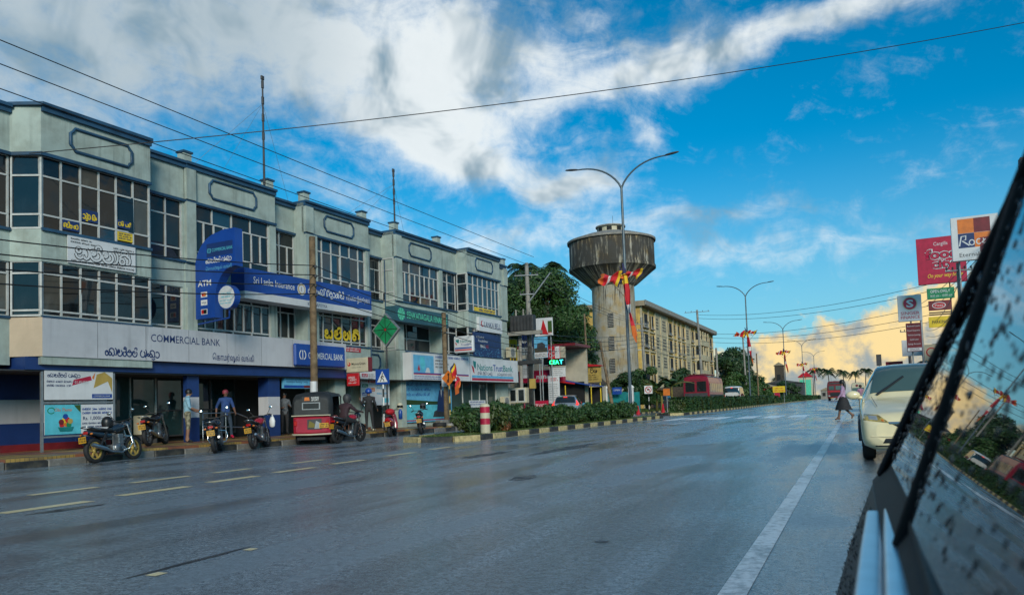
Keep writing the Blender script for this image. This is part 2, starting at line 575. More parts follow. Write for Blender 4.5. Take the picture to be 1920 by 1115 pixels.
    def prism(self, poly, h0, h1, axis='z', smooth=False):
        """extrude a 2D outline; axis = extrusion axis; poly coords are the other two in cyclic order"""
        def P(a, b, h):
            return {'z': (a, b, h), 'y': (a, h, b), 'x': (h, a, b)}[axis]
        n = len(poly)
        vs = [P(a, b, h0) for a, b in poly] + [P(a, b, h1) for a, b in poly]
        area = sum(poly[i][0] * poly[(i + 1) % n][1] - poly[(i + 1) % n][0] * poly[i][1] for i in range(n))
        ccw = (area > 0) ^ (axis == 'y') ^ (h1 < h0)
        fs = [tuple(range(n))[::-1], tuple(range(n, 2 * n))] + [(i, (i + 1) % n, n + (i + 1) % n, n + i) for i in range(n)]
        if not ccw:
            fs = [f[::-1] for f in fs]
        return self.add(vs, fs, smooth)

    def loft(self, rings, closed=True, cap=True, smooth=True):
        n = len(rings[0])
        vs = [p for r in rings for p in r]
        fs = []
        for i in range(len(rings) - 1):
            for k in range(n if closed else n - 1):
                k2 = (k + 1) % n
                fs.append((i * n + k, i * n + k2, (i + 1) * n + k2, (i + 1) * n + k))
        self.add(vs, fs, smooth)
        if cap and closed:
            self.add(list(rings[0]), [tuple(range(n))[::-1]], False)
            self.add(list(rings[-1]), [tuple(range(n))], False)
        return self

    def ribbon(self, pts, w, y0, y1):
        """flat stroke in the XZ plane, thickness y0..y1 (front is y0)"""
        P = [Vector((p[0], p[1])) for p in pts]
        L, R = [], []
        for i, p in enumerate(P):
            d = (P[min(i + 1, len(P) - 1)] - P[max(i - 1, 0)])
            if d.length < 1e-9:
                d = Vector((1, 0))
            d.normalize()
            q = Vector((-d.y, d.x)) * (w / 2)
            L.append(p + q)
            R.append(p - q)
        vs = []
        self.rk = getattr(self, 'rk', 0) + 1
        y0 = y0 - .0004 * (self.rk % 4)
        for i in range(len(P)):
            vs += [(L[i].x, y0, L[i].y), (R[i].x, y0, R[i].y)]
        fs = [(2 * i, 2 * i + 1, 2 * i + 3, 2 * i + 2) for i in range(len(P) - 1)]
        return self.add(vs, fs, False)

    def mesh(self, name):
        me = bpy.data.meshes.new(name)
        me.from_pydata(self.v, [], self.f)
        me.polygons.foreach_set('material_index', self.mi)
        me.polygons.foreach_set('use_smooth', self.sm)
        me.update()
        return me

    def build(self, name, m, parent=None, loc=None, rot=None):
        me = self.mesh(name)
        for mm in (m if isinstance(m, (list, tuple)) else [m]):
            me.materials.append(MATS[mm] if isinstance(mm, str) else mm)
        return link(name, me, parent, loc, rot)


def link(name, data, parent=None, loc=None, rot=None):
    o = bpy.data.objects.new(name, data)
    COL.objects.link(o)
    if parent is not None:
        o.parent = parent
    if loc is not None:
        o.location = loc
    if rot is not None:
        o.rotation_euler = rot
    return o


def thing(name, label, cat, loc=(0, 0, 0), rotz=0.0, group=None, rot=None):
    o = link(name, None, None, loc, rot or (0, 0, rotz))
    o.empty_display_size = .2
    return tag(o, label, cat, group)


def tag(o, label, cat, group=None):
    o['label'] = label
    o['category'] = cat
    if group:
        o['group'] = group
    return o


def structure(o):
    o['kind'] = 'structure'
    return o


def stuff(o, label=None, cat=None):
    o['kind'] = 'stuff'
    if label:
        tag(o, label, cat)
    return o


def copy_tree(o, parent=None):
    c = o.copy()
    COL.objects.link(c)
    c.parent = parent
    for ch in list(o.children):
        copy_tree(ch, c)
    return c


def box(name, m, parent, *b, bev=0.0, **k):
    return MB().box(*b, bev=bev).build(name, m, parent, **k)


# ------------------------------------------------------------------ lettering
def text(parent, s, x, z, y, h, m, width=None, name='lettering', bold=0.0, ext=.004, align='LEFT', shear=0.0, fit=None):
    """flat lettering standing in the XZ plane and facing -Y; x, z = left end and baseline, h = capital height"""
    c = bpy.data.curves.new(name, 'FONT')
    c.body = s
    c.resolution_u = 2
    c.offset = bold
    c.shear = shear
    c.align_x = 'LEFT'
    o = bpy.data.objects.new(name, c)
    COL.objects.link(o)
    dg = bpy.context.evaluated_depsgraph_get()
    me = bpy.data.meshes.new_from_object(o.evaluated_get(dg))
    bpy.data.objects.remove(o)
    bpy.data.curves.remove(c)
    if not len(me.vertices):
        return None
    xs = [v.co.x for v in me.vertices]
    x0, x1 = min(xs), max(xs)
    sy = h / 0.70
    sx = width / max(1e-6, x1 - x0) if width else sy
    wd = (x1 - x0) * sx
    off = {'LEFT': 0, 'CENTER': -wd / 2, 'RIGHT': -wd}[align]
    for v in me.vertices:
        v.co = ((v.co.x - x0) * sx + off, 0, v.co.y * sy)
    me.materials.append(MATS[m])
    me.update()
    return link(name, me, parent, (x, y - ext, z))


def _arc(cx, cy, rx, ry, a0, a1, n=None):
    n = n or max(5, int(abs(a1 - a0) / 28) + 1)
    return [(cx + rx * cos(radians(a0 + (a1 - a0) * i / n)), cy + ry * sin(radians(a0 + (a1 - a0) * i / n))) for i in range(n + 1)]


# round-letter strokes, drawn by hand on a unit em: (advance, [strokes])
GL = {
    'ka': (1.05, [_arc(.24, .26, .2, .24, 90, 450) + _arc(.5, .5, .46, .45, 160, 20) + _arc(.74, .28, .24, .28, 40, -200)]),
    'e': (.62, [_arc(.3, .32, .26, .3, 40, 390), _arc(.42, .34, .14, .16, 160, -90)]),
    'aa': (.42, [_arc(.02, .5, .3, .5, 80, -70)]),
    'ma': (.95, [_arc(.27, .62, .17, .2, 20, 380) + _arc(.47, .4, .42, .42, 165, 420)]),
    'ra': (.72, [_arc(.36, .28, .3, .28, 100, 450) + _arc(.36, .74, .3, .2, -80, 130)]),
    'hal': (0, [_arc(-.28, 1.0, .2, .17, -60, 200)]),
    'sha': (1.0, [_arc(.48, .4, .44, .42, 150, 395), [(.05, .55), (.92, .55)], _arc(.5, .62, .2, .2, 180, 0)]),
    'la': (.95, [_arc(.46, .38, .42, .4, 120, 405), _arc(.34, .5, .16, .2, 200, -60)]),
    'ba': (.95, [_arc(.46, .4, .43, .42, 130, 420), [(.18, .74), (.36, .9)]]),
    'ae': (.4, [_arc(.0, .5, .28, .5, 85, -40), _arc(.12, .1, .14, .12, 0, 300)]),
    'ng': (.42, [_arc(.18, .32, .15, .18, 0, 360)]),
    'u': (0, [_arc(-.35, -.12, .3, .16, 200, 360)]),
    'va': (.9, [_arc(.42, .38, .4, .4, 210, 500)]),
    'sa': (1.1, [_arc(.24, .62, .16, .18, 0, 360), _arc(.32, .32, .28, .32, 175, 360) + _arc(.82, .42, .24, .42, 190, 440)]),
    'na': (.98, [_arc(.26, .28, .2, .24, 0, 360), _arc(.5, .42, .44, .46, 170, -40)]),
    'ii': (0, [_arc(-.48, .86, .36, .3, 170, -10) + _arc(-.2, .82, .1, .1, 0, 300)]),
    'ga': (.95, [_arc(.3, .4, .26, .4, 300, 80), _arc(.62, .42, .28, .42, 120, -120)]),
    'ta': (.9, [_arc(.42, .4, .38, .4, 100, 420), _arc(.5, .4, .15, .18, 90, 380)]),
    'ya': (.95, [_arc(.28, .34, .24, .34, 130, 360) + _arc(.7, .42, .2, .42, 185, 430)]),
    'i': (0, [_arc(-.45, .86, .34, .28, 175, 5)]),
    'pa': (.9, [_arc(.42, .4, .38, .42, 130, 400), _arc(.42, .85, .3, .1, 180, 340)]),
    ' ': (.5, []),
}
SAMMANI = 'sa ma hal ma aa na ii'.split()
COMBANK = 'e ka aa ma ra hal sha la hal _ ba ae ng ka u va'.split()
WORDS = ['ga ta i _ ya na hal'.split(), 'va ra u pa _ ka ng'.split(), 'na sa hal la _ e ga'.split(), 'ta ma i ra aa ya'.split()]


def sinhala(parent, seq, x, z, y, h, m, width=None, w=.13, name='lettering', step=None):
    seq = [' ' if t == '_' else t for t in seq]
    adv = sum(GL[t][0] for t in seq)
    k = h
    kx = (width / adv) if width else h
    mb = MB()
    cx = 0.0
    for t in seq:
        a, strokes = GL[t]
        for i, s in enumerate(strokes):
            mb.ribbon([(x_ * kx + cx, y_ * k) for x_, y_ in s], w * h, 0, 0)
        cx += a * kx
    return mb.build(name, m, parent, (x, y - .004, z))


def lines(parent, x0, x1, z, y, n, dz, h, m, seed=0, jitter=.3):
    """rows of small print too fine to read in the photograph, drawn as letter-like strokes"""
    rnd = random.Random(seed)
    keys = [k for k in GL if GL[k][0] > .3 and k != ' ']
    mb = MB()
    for r in range(n):
        cx = x0
        end = x1 - rnd.random() * jitter * (x1 - x0)
        wd = 0
        while cx < end:
            if wd > rnd.randint(3, 7):
                cx += h * .6
                wd = 0
            a, st = GL[rnd.choice(keys)]
            for s in st:
                mb.ribbon([(q[0] * h * .8 + cx, q[1] * h + z - r * dz) for q in s], h * .17, 0, 0)
            cx += a * h * .85
            wd += 1
    o = mb.build('small_print', m, parent, (0, y - .004, 0))
    o['kind'] = 'stuff'
    return o

# ------------------------------------------------------------------ ground, road, pavements
def sheet(name, m, x0, x1, y0, y1, z, parent=None):
    o = MB().add([(x0, y0, z), (x1, y0, z), (x1, y1, z), (x0, y1, z)], [(0, 1, 2, 3)]).build(name, m, parent)
    return o


structure(sheet('ground', 'ground', -2500, 2500, -400, 4500, -.03))
ROAD = structure(sheet('road', 'asphalt', -17.5, 4.2, -60, 900, 0))
structure(sheet('forecourt', 'asphalt', -27, -17.5, 44.6, 66, -.004))

pav = structure(box('pavement', 'paving', None, -27, -17.5, -14, 44.5, -.1, .22))
kerb_mesh = {}


def kerb_stone(parent, m, loc, rotz, ln=1.0, w=.16, h=.19):
    key = (m, round(ln, 2), w, h)
    if key not in kerb_mesh:
        me = MB().box(-ln / 2 + .008, ln / 2 - .008, -w / 2, w / 2, -.06, h, bev=.022).mesh('kerb_stone')
        me.materials.append(MATS[m])
        kerb_mesh[key] = me
    return link('kerb_stone', kerb_mesh[key], parent, loc, (0, 0, rotz + random.uniform(-.008, .008)))


for i in range(44):
    kerb_stone(pav, ('kerb_black', 'kerb_grey')[i % 2], (-17.415, -.5 + i * 1.0, random.uniform(-.02, .012)), pi / 2, 1.0, .16, .165)

# right-hand pavement
pav_r = structure(box('pavement_right', 'paving', None, 4.36, 14, -20, 300, -.1, .15))
for i in range(60):
    kerb_stone(pav_r, ('kerb_black', 'kerb_grey')[i % 2], (4.28, 30.5 + i * 1.0, 0), pi / 2, 1.0, .16, .15)
# grass verge of the far left side
verge = structure(box('verge', 'soil', None, -30, -17.66, 66, 900, -.1, .10))
for i in range(50):
    kerb_stone(verge, ('kerb_black', 'kerb_yellow')[i % 2], (-17.57, 66.5 + i * 1.0, 0), pi / 2, 1.0, .16, .13)


def island(name, x0, x1, y0, y1, n_obj, nose=True):
    """a planted traffic island: soil bed with painted kerb stones as children"""
    r = (x1 - x0) / 2
    cx = (x0 + x1) / 2
    pts = [(x1, y1)] + [(cx + (r) * cos(a), y0 + r * .8 - r * .8 * sin(a)) for a in [pi * k / 12 for k in range(13)]] + [(x0, y1)]
    o = structure(MB().prism([(cx + (px - cx) * .93, py + .05) for px, py in pts], -.05, .13).build(name, 'soil'))
    # walk the outline
    path = [(x1, y1)] + [(cx + r * cos(a), y0 + r * .8 - r * .8 * sin(a)) for a in [pi * k / 40 for k in range(41)]] + [(x0, y1)]
    L = 1.0
    segs = [(Vector(path[i]), Vector(path[i + 1])) for i in range(len(path) - 1)]
    tot = sum((b - a).length for a, b in segs)

    def at_len(t):
        for a, b in segs:
            l = (b - a).length
            if t <= l:
                return a + (b - a) * (t / l), math.atan2((b - a).y, (b - a).x)
            t -= l
        return Vector(path[-1]), 0
    n = int(tot / L)
    stones = []
    for k in range(n):
        p, _ = at_len((k + .5) * L)
        q0, _ = at_len(k * L)
        q1, _ = at_len((k + 1) * L)
        stones.append(((p.x + (q0.x + q1.x) / 2) / 2, (p.y + (q0.y + q1.y) / 2) / 2, math.atan2(q1.y - q0.y, q1.x - q0.x), k, (q1 - q0).length))
    order = sorted(stones, key=lambda s: s[1])
    far = MB()
    for j, (x, y, a, k, ln) in enumerate(order):
        m = ('kerb_black', 'kerb_yellow')[k % 2]
        if j < n_obj:
            kerb_stone(o, m, (x, y, 0), a, round(ln, 1), .17, .17)
        else:
            far.cur = k % 2
            far.at((x, y, 0), (0, 0, a)).box(-.49, .49, -.085, .085, -.05, .17, bev=.02)
    if far.v:
        ob = far.build('kerb_run', ['kerb_black', 'kerb_yellow'], o)
        ob['kind'] = 'stuff'
    return o


isl1 = island('traffic_island', -13.3, -10.95, 20.5, 46.6, 999)
isl2 = island('traffic_island', -13.5, -11.25, 54.6, 300, 170)

# painted markings
mk = []


def mark(m, x0, x1, y0, y1, z=.004, name='road_marking'):
    o = MB().add([(x0, y0, 0), (x1, y0, 0), (x1, y1, 0), (x0, y1, 0)], [(0, 1, 2, 3)]).build(name, m, ROAD, (0, 0, z))
    return o


mark('paint_worn', -.71, -.57, -12, 320)
for y0, y1 in ((5.6, 6.7), (7.25, 8.4), (8.95, 10.0), (10.6, 11.65), (12.4, 13.45), (14.6, 15.8), (16.9, 18.0)):
    mark('paint_yellow', -8.9 - .11 - (y0 - 5.6) * .09, -8.9 + .11 - (y0 - 5.6) * .09, y0, y1)
for y0, y1 in ((7.1, 8.15), (8.76, 9.92), (10.5, 11.4), (12.6, 13.6)):
    mark('paint_yellow', -10.75, -10.57, y0, y1)
mark('paint_yellow', -10.72, -10.62, 20.8, 46)
mark('paint_yellow', -11.1, -11.0, 50.6, 300)
for x0, x1 in ((-9.55, -8.75), (-8.5, -7.5), (-7.3, -6.45), (-5.85, -4.9), (-4.5, -3.65), (-3.3, -2.4)):
    mark('paint_white', x0, x1, 40.2, 45.5, .008)
for i in range(30):
    mark('paint_white', -5.85, -5.72, 56 + i * 7, 59.4 + i * 7)
for x, y0, y1 in ((-9.2, 36, 41), (-7.6, 33, 37), (-4.0, 38, 44), (-2.6, 35, 40), (-3.2, 58, 66), (-8.4, 60, 70)):
    mark('paint_worn', x, x + .35, y0, y1, .006)
mark('paint_yellow', -4.24, -4.15, 3.58, 3.68)
mark('paint_yellow', -4.26, -4.18, 4.46, 4.54)


def _tar(g, tc, b):
    n = g.noise(tc, 3, 5, .6)
    g.set(b.inputs['Base Color'], g.mix(n, (.014, .014, .015), (.03, .03, .032)))
    g.set(b.inputs['Roughness'], g.sstep(n, .4, .6, .25, .6))
    bump_to(g, b, g.noise(tc, 60, 3, .6), .4, .01)


shader('tar', _tar)
for k, (x, y, rx, ry) in enumerate(((-4.35, 10.0, .16, .42), (-1.75, 5.4, .06, .05), (-6.2, 16.8, .3, 2.0), (-7.3, 14.9, .22, 1.3), (-4.3, 4.05, .04, .55), (-8.4, 6.0, .12, .5))):
    rnd = random.Random(k)
    pts = []
    for i in range(20):
        a = 2 * pi * i / 20
        q = rnd.uniform(.6, 1.15)
        pts.append((x + rx * q * cos(a), y + ry * q * sin(a), .003))
    MB().add(pts, [tuple(range(20))]).build('tar_patch', 'tar', ROAD)

# ------------------------------------------------------------------ long three-storey building on the left
TH = radians(2.58)
FROT = pi / 2 - TH
FO = Vector((-20.55, 19.0, 0))
FS = Vector((sin(TH), cos(TH), 0))
FN = Vector((cos(TH), -sin(TH), 0))


def FP(s, d, z=0.0):
    """point on the facade: s metres along it, d out from it"""
    p = FO + FS * s + FN * d
    return Vector((p.x, p.y, z))


bld = thing('commercial_building', 'long grey-green three-storey commercial building with blue trim and ribbon windows', 'building', FO, FROT)


def wall(s0, s1, d, z0, z1, m='wall', back=1.7, name='wall'):
    return box(name, m, bld, s0, s1, -d, back, z0, z1)


pane_mesh = {}


def pane(parent, x0, x1, z0, z1, y, m, jit=.012):
    if m in ('pane', 'pane_skytint') and random.random() < .10:
        m = random.choice(('pane_curtain', 'pane_skytint', 'pane'))
    if m not in pane_mesh:
        me = MB().box(-.5, .5, -.006, .006, -.5, .5).mesh('pane')
        me.materials.append(MATS[m])
        pane_mesh[m] = me
    o = link('pane', pane_mesh[m], parent, ((x0 + x1) / 2, y, (z0 + z1) / 2), (random.gauss(0, jit), 0, random.gauss(0, jit) + (random.choice((-.22, .16)) if z1 - z0 > .9 and x1 - x0 < .7 and random.random() < .07 else 0)))
    o.scale = (x1 - x0, 1, z1 - z0)
    return o


def window(parent, s0, s1, rows, d=0.0, m='pane', bar=.05, loc=None, rotz=0.0, frame='frame', name='window', deep=.09, outer=True):
    """rows = [(z0, z1, [column positions])]; frame bars as one mesh, each pane a child"""
    mb = MB()
    Z0, Z1 = rows[0][0], rows[-1][1]
    y = -d + deep
    b = bar / 2
    zs = sorted({r[0] for r in rows} | {r[1] for r in rows})
    for z in zs:
        mb.box(s0, s1, y - .045, y + .05, z - b, z + b)
    for z0, z1, cols in rows:
        for c in [s0 + b] + list(cols) + [s1 - b]:
            mb.box(c - b, c + b, y - .05, y + .045, z0 + b, z1 - b)
    w = mb.build(name, frame, parent, loc, (0, 0, rotz) if loc is not None else None)
    for z0, z1, cols in rows:
        cs = [s0] + list(cols) + [s1]
        for a, c in zip(cs[:-1], cs[1:]):
            pane(w, a, c, z0, z1, y, m)
    return w


def lin(a, b, n):
    return [a + (b - a) * i / n for i in range(1, n)]


# solid core behind the fronts
box('core', 'dark', bld, -13, 23.6, 1.68, 11, 2.4, 9.3)
wall(-13, 23.9, -1.75, 2.4, 9.3, 'dark', 1.9, 'inner_wall')
TOP = 9.66
SEG = [  # s0, s1, d, parapet height
    (-13, -5.68, 0.0, TOP), (-5.25, -1.8, .7, TOP + .06), (-1.8, .05, 0.0, TOP), (.05, 4.3, 0.04, TOP),
    (4.3, 5.95, -.5, TOP - .08), (5.95, 10.25, 0.0, TOP), (10.25, 12.22, -.75, TOP - .05), (12.22, 16.5, 0.0, TOP),
    (16.5, 18.02, -.02, TOP), (18.02, 21.85, .7, TOP + .02), (21.85, 23.95, 0.0, TOP - .05)]
for s0, s1, d, top in SEG:
    wall(s0, s1, d, 8.36, top, name='parapet_wall')
    wall(s0, s1, d, 5.42, 6.30, name='spandrel_wall')
    wall(s0, s1, d, 2.60, 3.94, name='spandrel_wall')
    c = MB()
    e = .10
    c.box(s0 - .0, s1 + .0, -d - .16, 1.75, top, top + .09)
    c.box(s0 - .0, s1 + .0, -d - .09, 1.75, top - .14, top - .001)
    c.build('cornice', 'trim_blue', bld)
    h = MB()
    h.box(s0, s1, -d - .08, -d + .02, 8.34, 8.43)
    h.build('window_head', 'trim_blue', bld)
    box('sill', 'trim_blue', bld, s0, s1, -d - .07, -d + .02, 6.26, 6.34)
    box('string_course', 'trim_blue', bld, s0, s1, -d - .04, -d + .02, 3.86, 3.93)
# slanted left side of the first bay
for z0, z1, nm in ((8.36, TOP + .06, 'parapet_wall'), (5.42, 6.30, 'spandrel_wall')):
    MB().prism([(-5.68, 0.0), (-5.25, -.7), (-5.25, 1.7), (-5.68, 1.7)], z0, z1).build(nm, 'wall', bld)
MB().prism([(-5.75, -.04), (-5.29, -.86), (-5.25, -.86), (-5.25, 1.7), (-5.75, 1.7)], TOP + .062, TOP + .15).build('cornice', 'trim_blue', bld)
MB().prism([(-5.72, -.02), (-5.30, -.78), (-5.252, -.78), (-5.252, .2), (-5.72, .2)], 8.34, 8.43).build('window_head', 'trim_blue', bld)

# piers that fill the rest of each storey
for s0, s1, d in ((-13, -12.2, 0), (-.02, .05, 0), (.05, .44, .14), (3.98, 4.3, .06), (5.95, 6.62, .12), (9.98, 10.25, .04), (12.22, 12.72, .12),
                  (16.22, 16.5, .06), (23.1, 23.95, .1), (21.72, 21.85, .7)):
    wall(s0, s1, d, 6.30, 8.36, name='pier')
    wall(s0, s1, d, 3.94, 5.42, name='pier')
for s0, s1, d in ((.05, .44, .16), (5.95, 6.4, .14), (12.22, 12.7, .14), (23.55, 24.0, .14)):
    wall(s0, s1, d, 8.44, TOP - .16, name='pilaster', back=.1)

R3 = (6.34, 6.72, 7.80, 8.36)
L3 = (3.94, 4.08, 5.10, 5.42)


def std(s0, s1, d, cols, m='pane', zs=R3, midcols=None, **k):
    rows = [(zs[0], zs[1], cols), (zs[1], zs[2], midcols or cols), (zs[2], zs[3], cols)]
    return window(bld, s0, s1, rows, d, m, **k)


b1c = [-4.66, -4.09, -3.52, -2.96, -2.39]
std(-5.25, -1.8, .7, b1c)
std(-5.25, -1.8, .7, b1c, zs=L3)
for zs in (R3, L3):   # slanted side window of bay one
    ang = math.atan2(-.7, .43)
    window(bld, 0, .82, [(zs[0], zs[1], []), (zs[1], zs[2], []), (zs[2], zs[3], [])], 0, 'pane', loc=(-5.68, 0, 0), rotz=ang, deep=.07)
    std(-12.2, -5.68, 0, lin(-12.2, -5.68, 9), zs=zs)
    std(-1.8, -.02, 0, [-1.25, -.66], zs=zs)
std(.44, 3.98, .04, [1.25, 2.14, 3.04], midcols=lin(.44, 3.98, 8))
std(.44, 3.98, .04, [1.25, 2.14, 3.04], zs=L3, midcols=lin(.44, 3.98, 8))
std(4.3, 5.95, -.5, [5.1], midcols=[4.7, 5.1, 5.55])
std(4.3, 5.95, -.5, [5.1], zs=L3, midcols=[4.7, 5.1, 5.55])
std(6.62, 9.98, 0, [7.07, 7.67, 8.28, 8.9, 9.5], 'pane_skytint')
std(6.62, 9.98, 0, [7.07, 7.67, 8.28, 8.9, 9.5], zs=L3)
std(10.25, 12.14, -.75, [11.2], midcols=[10.75, 11.2, 11.68])
std(10.25, 12.14, -.75, [11.2], zs=L3, midcols=[10.75, 11.2, 11.68])
for zs in (R3, L3):
    window(bld, 0, .72, [(zs[0], zs[1], []), (zs[1], zs[2], []), (zs[2], zs[3], [])], 0, 'pane', loc=(12.2, .74, 0), rotz=-pi / 2, deep=.03)
std(12.72, 16.22, 0, [13.56, 14.5, 15.43], 'pane_skytint', midcols=lin(12.72, 16.22, 8))
std(16.5, 18.0, -.02, [17.15], 'pane_skytint')
std(16.5, 18.0, -.02, [17.15], zs=L3)
window(bld, 0, .68, [(R3[0], R3[1], []), (R3[1], R3[2], []), (R3[2], R3[3], [])], 0, 'pane', loc=(18.0, -.02, 0), rotz=-pi / 2, deep=.03)
b5c = [18.7, 19.25, 19.8, 20.35, 20.85, 21.3]
std(18.02, 21.72, .7, b5c, 'pane_skytint')
std(18.02, 21.72, .7, b5c, zs=L3)
std(21.85, 23.1, 0, [22.4], 'pane_skytint')
std(21.85, 23.1, 0, [22.4], zs=L3)
# open loggia on the first floor of the fourth bay
window(bld, 12.72, 16.22, [(3.94, 4.62, [13.4, 14.05]), (4.62, 5.42, [13.4, 14.05])], -.6, 'pane', deep=.1)


def moulding(s0, s1, z0, z1, d, parent=bld):
    """frame with scooped corners"""
    q = .14
    pts = []
    for cx, cz, a0 in ((s0, z0, 0), (s1, z0, 1), (s1, z1, 2), (s0, z1, 3)):
        sx = 1 if cx == s0 else -1
        sz = 1 if cz == z0 else -1
        A = [(cx, cz + sz * q * 1.2), (cx + sx * q * .55, cz + sz * q * .75), (cx + sx * q, cz + sz * 0)]
        pts += A if a0 in (0, 2) else A[::-1]
    pts.append(pts[0])
    pts.append(pts[1])
    return MB().tube([(x, -d, z) for x, z in pts], .045, 6, cap=False).build('panel_moulding', 'trim_blue', parent)


for a in ((-4.42, -2.46, 8.72, 9.38, .72), (1.1, 3.3, 8.72, 9.38, .06), (7.2, 9.15, 8.72, 9.38, .02), (13.5, 15.5, 8.68, 9.34, .02), (18.95, 20.95, 8.70, 9.36, .72),
          (.95, 3.4, 5.55, 6.15, .06), (10.5, 11.9, 3.0, 3.7, -.73)):
    moulding(*a)
for s in (.22, 4.1, 6.15, 9.95, 12.45, 16.3, 23.8):
    p = box('parapet_post', 'wall', bld, s - .16, s + .16, -.02, .3, TOP + .09, TOP + .42)
    box('post_cap', 'trim_blue', p, s - .2, s + .2, -.06, .34, TOP + .421, TOP + .49)

# ground floor: bank front with striped piers, then the arcade of small offices
def striped(s0, s1, d, back, z0=.22, z1=2.6, name='pier'):
    p = box(name, 'bank_blue', bld, s0, s1, -d, back, z0, 1.02)
    box('white_band', 'bank_white', p, s0, s1, -d, back, 1.021, 1.70)
    box('blue_band', 'bank_blue', p, s0, s1, -d, back, 1.701, z1)
    return p


striped(-13, -3.0, -1.3, 1.9, name='ground_wall')
striped(-2.999, -2.0, -1.2, 1.9, name='ground_wall')
box('plinth', 'maroon', bld, -13, -2.0, 1.0, 1.295, .2, .42)
striped(-.17, .32, .3, -.12)
striped(3.5, 4.1, .3, .2)
box('beam', 'bank_blue', bld, -5.6, 7.75, -.55, 1.6, 2.46, 2.80)
window(bld, -2.0, .0, [(.42, 2.46, [-1.0])], -1.35, 'screenglass', name='shop_window')
window(bld, .0, 3.5, [(.42, 1.3, [1.1, 2.3]), (1.3, 2.46, [1.1, 2.3])], -1.35, 'shopglass', name='shop_window', frame='darkgrey')
window(bld, 4.1, 7.4, [(.25, 2.46, [5.2, 6.3])], -1.6, 'shopglass', name='shop_window', frame='darkgrey')
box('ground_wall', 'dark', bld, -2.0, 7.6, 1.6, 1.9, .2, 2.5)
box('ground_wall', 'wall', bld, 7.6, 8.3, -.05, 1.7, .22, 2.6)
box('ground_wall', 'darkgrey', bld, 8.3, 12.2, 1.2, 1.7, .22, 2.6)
box('ground_wall', 'wall', bld, 9.4, 11.0, .55, 1.2, .22, 2.6)
box('pilaster', 'wall', bld, 12.2, 12.62, -.22, .5, .22, 3.9)
dr = box('door', 'dark', bld, 11.1, 12.0, .78, .9, .25, 2.3)
box('door_frame', 'frame', dr, 11.02, 11.1, .72, .92, .25, 2.36)
box('door_frame', 'frame', dr, 12.0, 12.08, .72, .92, .25, 2.36)
box('ground_wall', 'wall', bld, 12.62, 17.2, .1, 1.7, .22, 2.6)
window(bld, 17.2, 22.4, [(.3, 2.5, [18.5, 19.5, 20.4, 21.3])], -.05, 'screenglass', name='shop_window')
box('ground_wall', 'wall', bld, 22.4, 23.95, .05, 1.7, .22, 2.6)
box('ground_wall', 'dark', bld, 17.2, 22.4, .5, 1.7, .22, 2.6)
box('ground_wall', 'wall', bld, -13, 23.95, 1.9, 11, 0, 2.4)
st = None
for k in range(6):
    box('step', 'paving', bld, 7.9, 9.5, -.45 + k * .28, 1.2, .2 + k * .14, .2 + (k + 1) * .14)
# ceiling of the arcade
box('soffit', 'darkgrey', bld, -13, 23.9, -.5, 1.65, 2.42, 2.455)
# handrail by the bank door
hr = MB()
for pts in (((.5, -.25, .25), (.5, -.25, 1.15), (1.9, -.25, 1.15), (2.5, -.25, .95), (2.5, -.25, .25)), ((.5, -.25, .72), (2.5, -.25, .6)), ((1.5, -.25, .25), (1.5, -.25, 1.15))):
    hr.tube(pts, .022, 8)
o = hr.build('handrail', 'steel', None, FO, (0, 0, FROT))
tag(o, 'low steel handrail beside the glass front of the bank', 'handrail')
# pipes and cables on the front
for s, d in ((10.2, .03), (12.12, -.5)):
    MB().tube([(s, -d, 2.8), (s, -d, 8.3)], .03, 6).build('down_pipe', 'trim_blue', bld)

# ------------------------------------------------------------------ signs on the long building
def board(name, label, s0, s1, z0, z1, d, m, thick=.12, cat='sign', group=None, bev=.0, frame=None):
    r = thing(name, label, cat, FP(s0, d, z0), FROT, group)
    r['w'], r['h'] = s1 - s0, z1 - z0
    box('panel', m, r, 0, s1 - s0, 0, thick, 0, z1 - z0, bev=bev)
    if frame:
        w, h = s1 - s0, z1 - z0
        for b in ((-.03, w + .03, h, h + .04), (-.03, w + .03, -.04, 0), (-.04, -.0, 0, h), (w, w + .04, 0, h)):
            box('frame_bar', frame, r, b[0], b[1], -.02, thick + .01, b[2], b[3])
    return r


def blade(name, label, s, d0, d1, z0, z1, thick, m, cat='sign', bev=.03, poly=None, side=None):
    """sign standing out from the facade, its face turned towards the near end of the street"""
    r = thing(name, label, cat, FP(s, d0, z0), -TH)
    if poly:
        MB().prism(poly, 0, thick, 'y').build('panel', m, r)
    else:
        box('panel', m, r, 0, d1 - d0, 0, thick, 0, z1 - z0, bev=bev)
    return r


def rect(r, m, x0, x1, z0, z1, y=-.003, name='print'):
    return MB().add([(x0, 0, z0), (x1, 0, z0), (x1, 0, z1), (x0, 0, z1)], [(0, 1, 2, 3)]).build(name, m, r, (0, y, 0))


def disc(r, m, x, z, rx, y=-.003, rz=None, n=24, name='emblem'):
    rz = rz or rx
    return MB().add([(x + rx * cos(2 * pi * i / n), 0, z + rz * sin(2 * pi * i / n)) for i in range(n)], [tuple(range(n))]).build(name, m, r, (0, y, 0))


def shape(r, m, pts, y=-.003, name='print'):
    a = sum(pts[i][0] * pts[(i + 1) % len(pts)][1] - pts[(i + 1) % len(pts)][0] * pts[i][1] for i in range(len(pts)))
    f = tuple(range(len(pts)))
    return MB().add([(x, 0, z) for x, z in pts], [f if a > 0 else f[::-1]]).build(name, m, r, (0, y, 0))


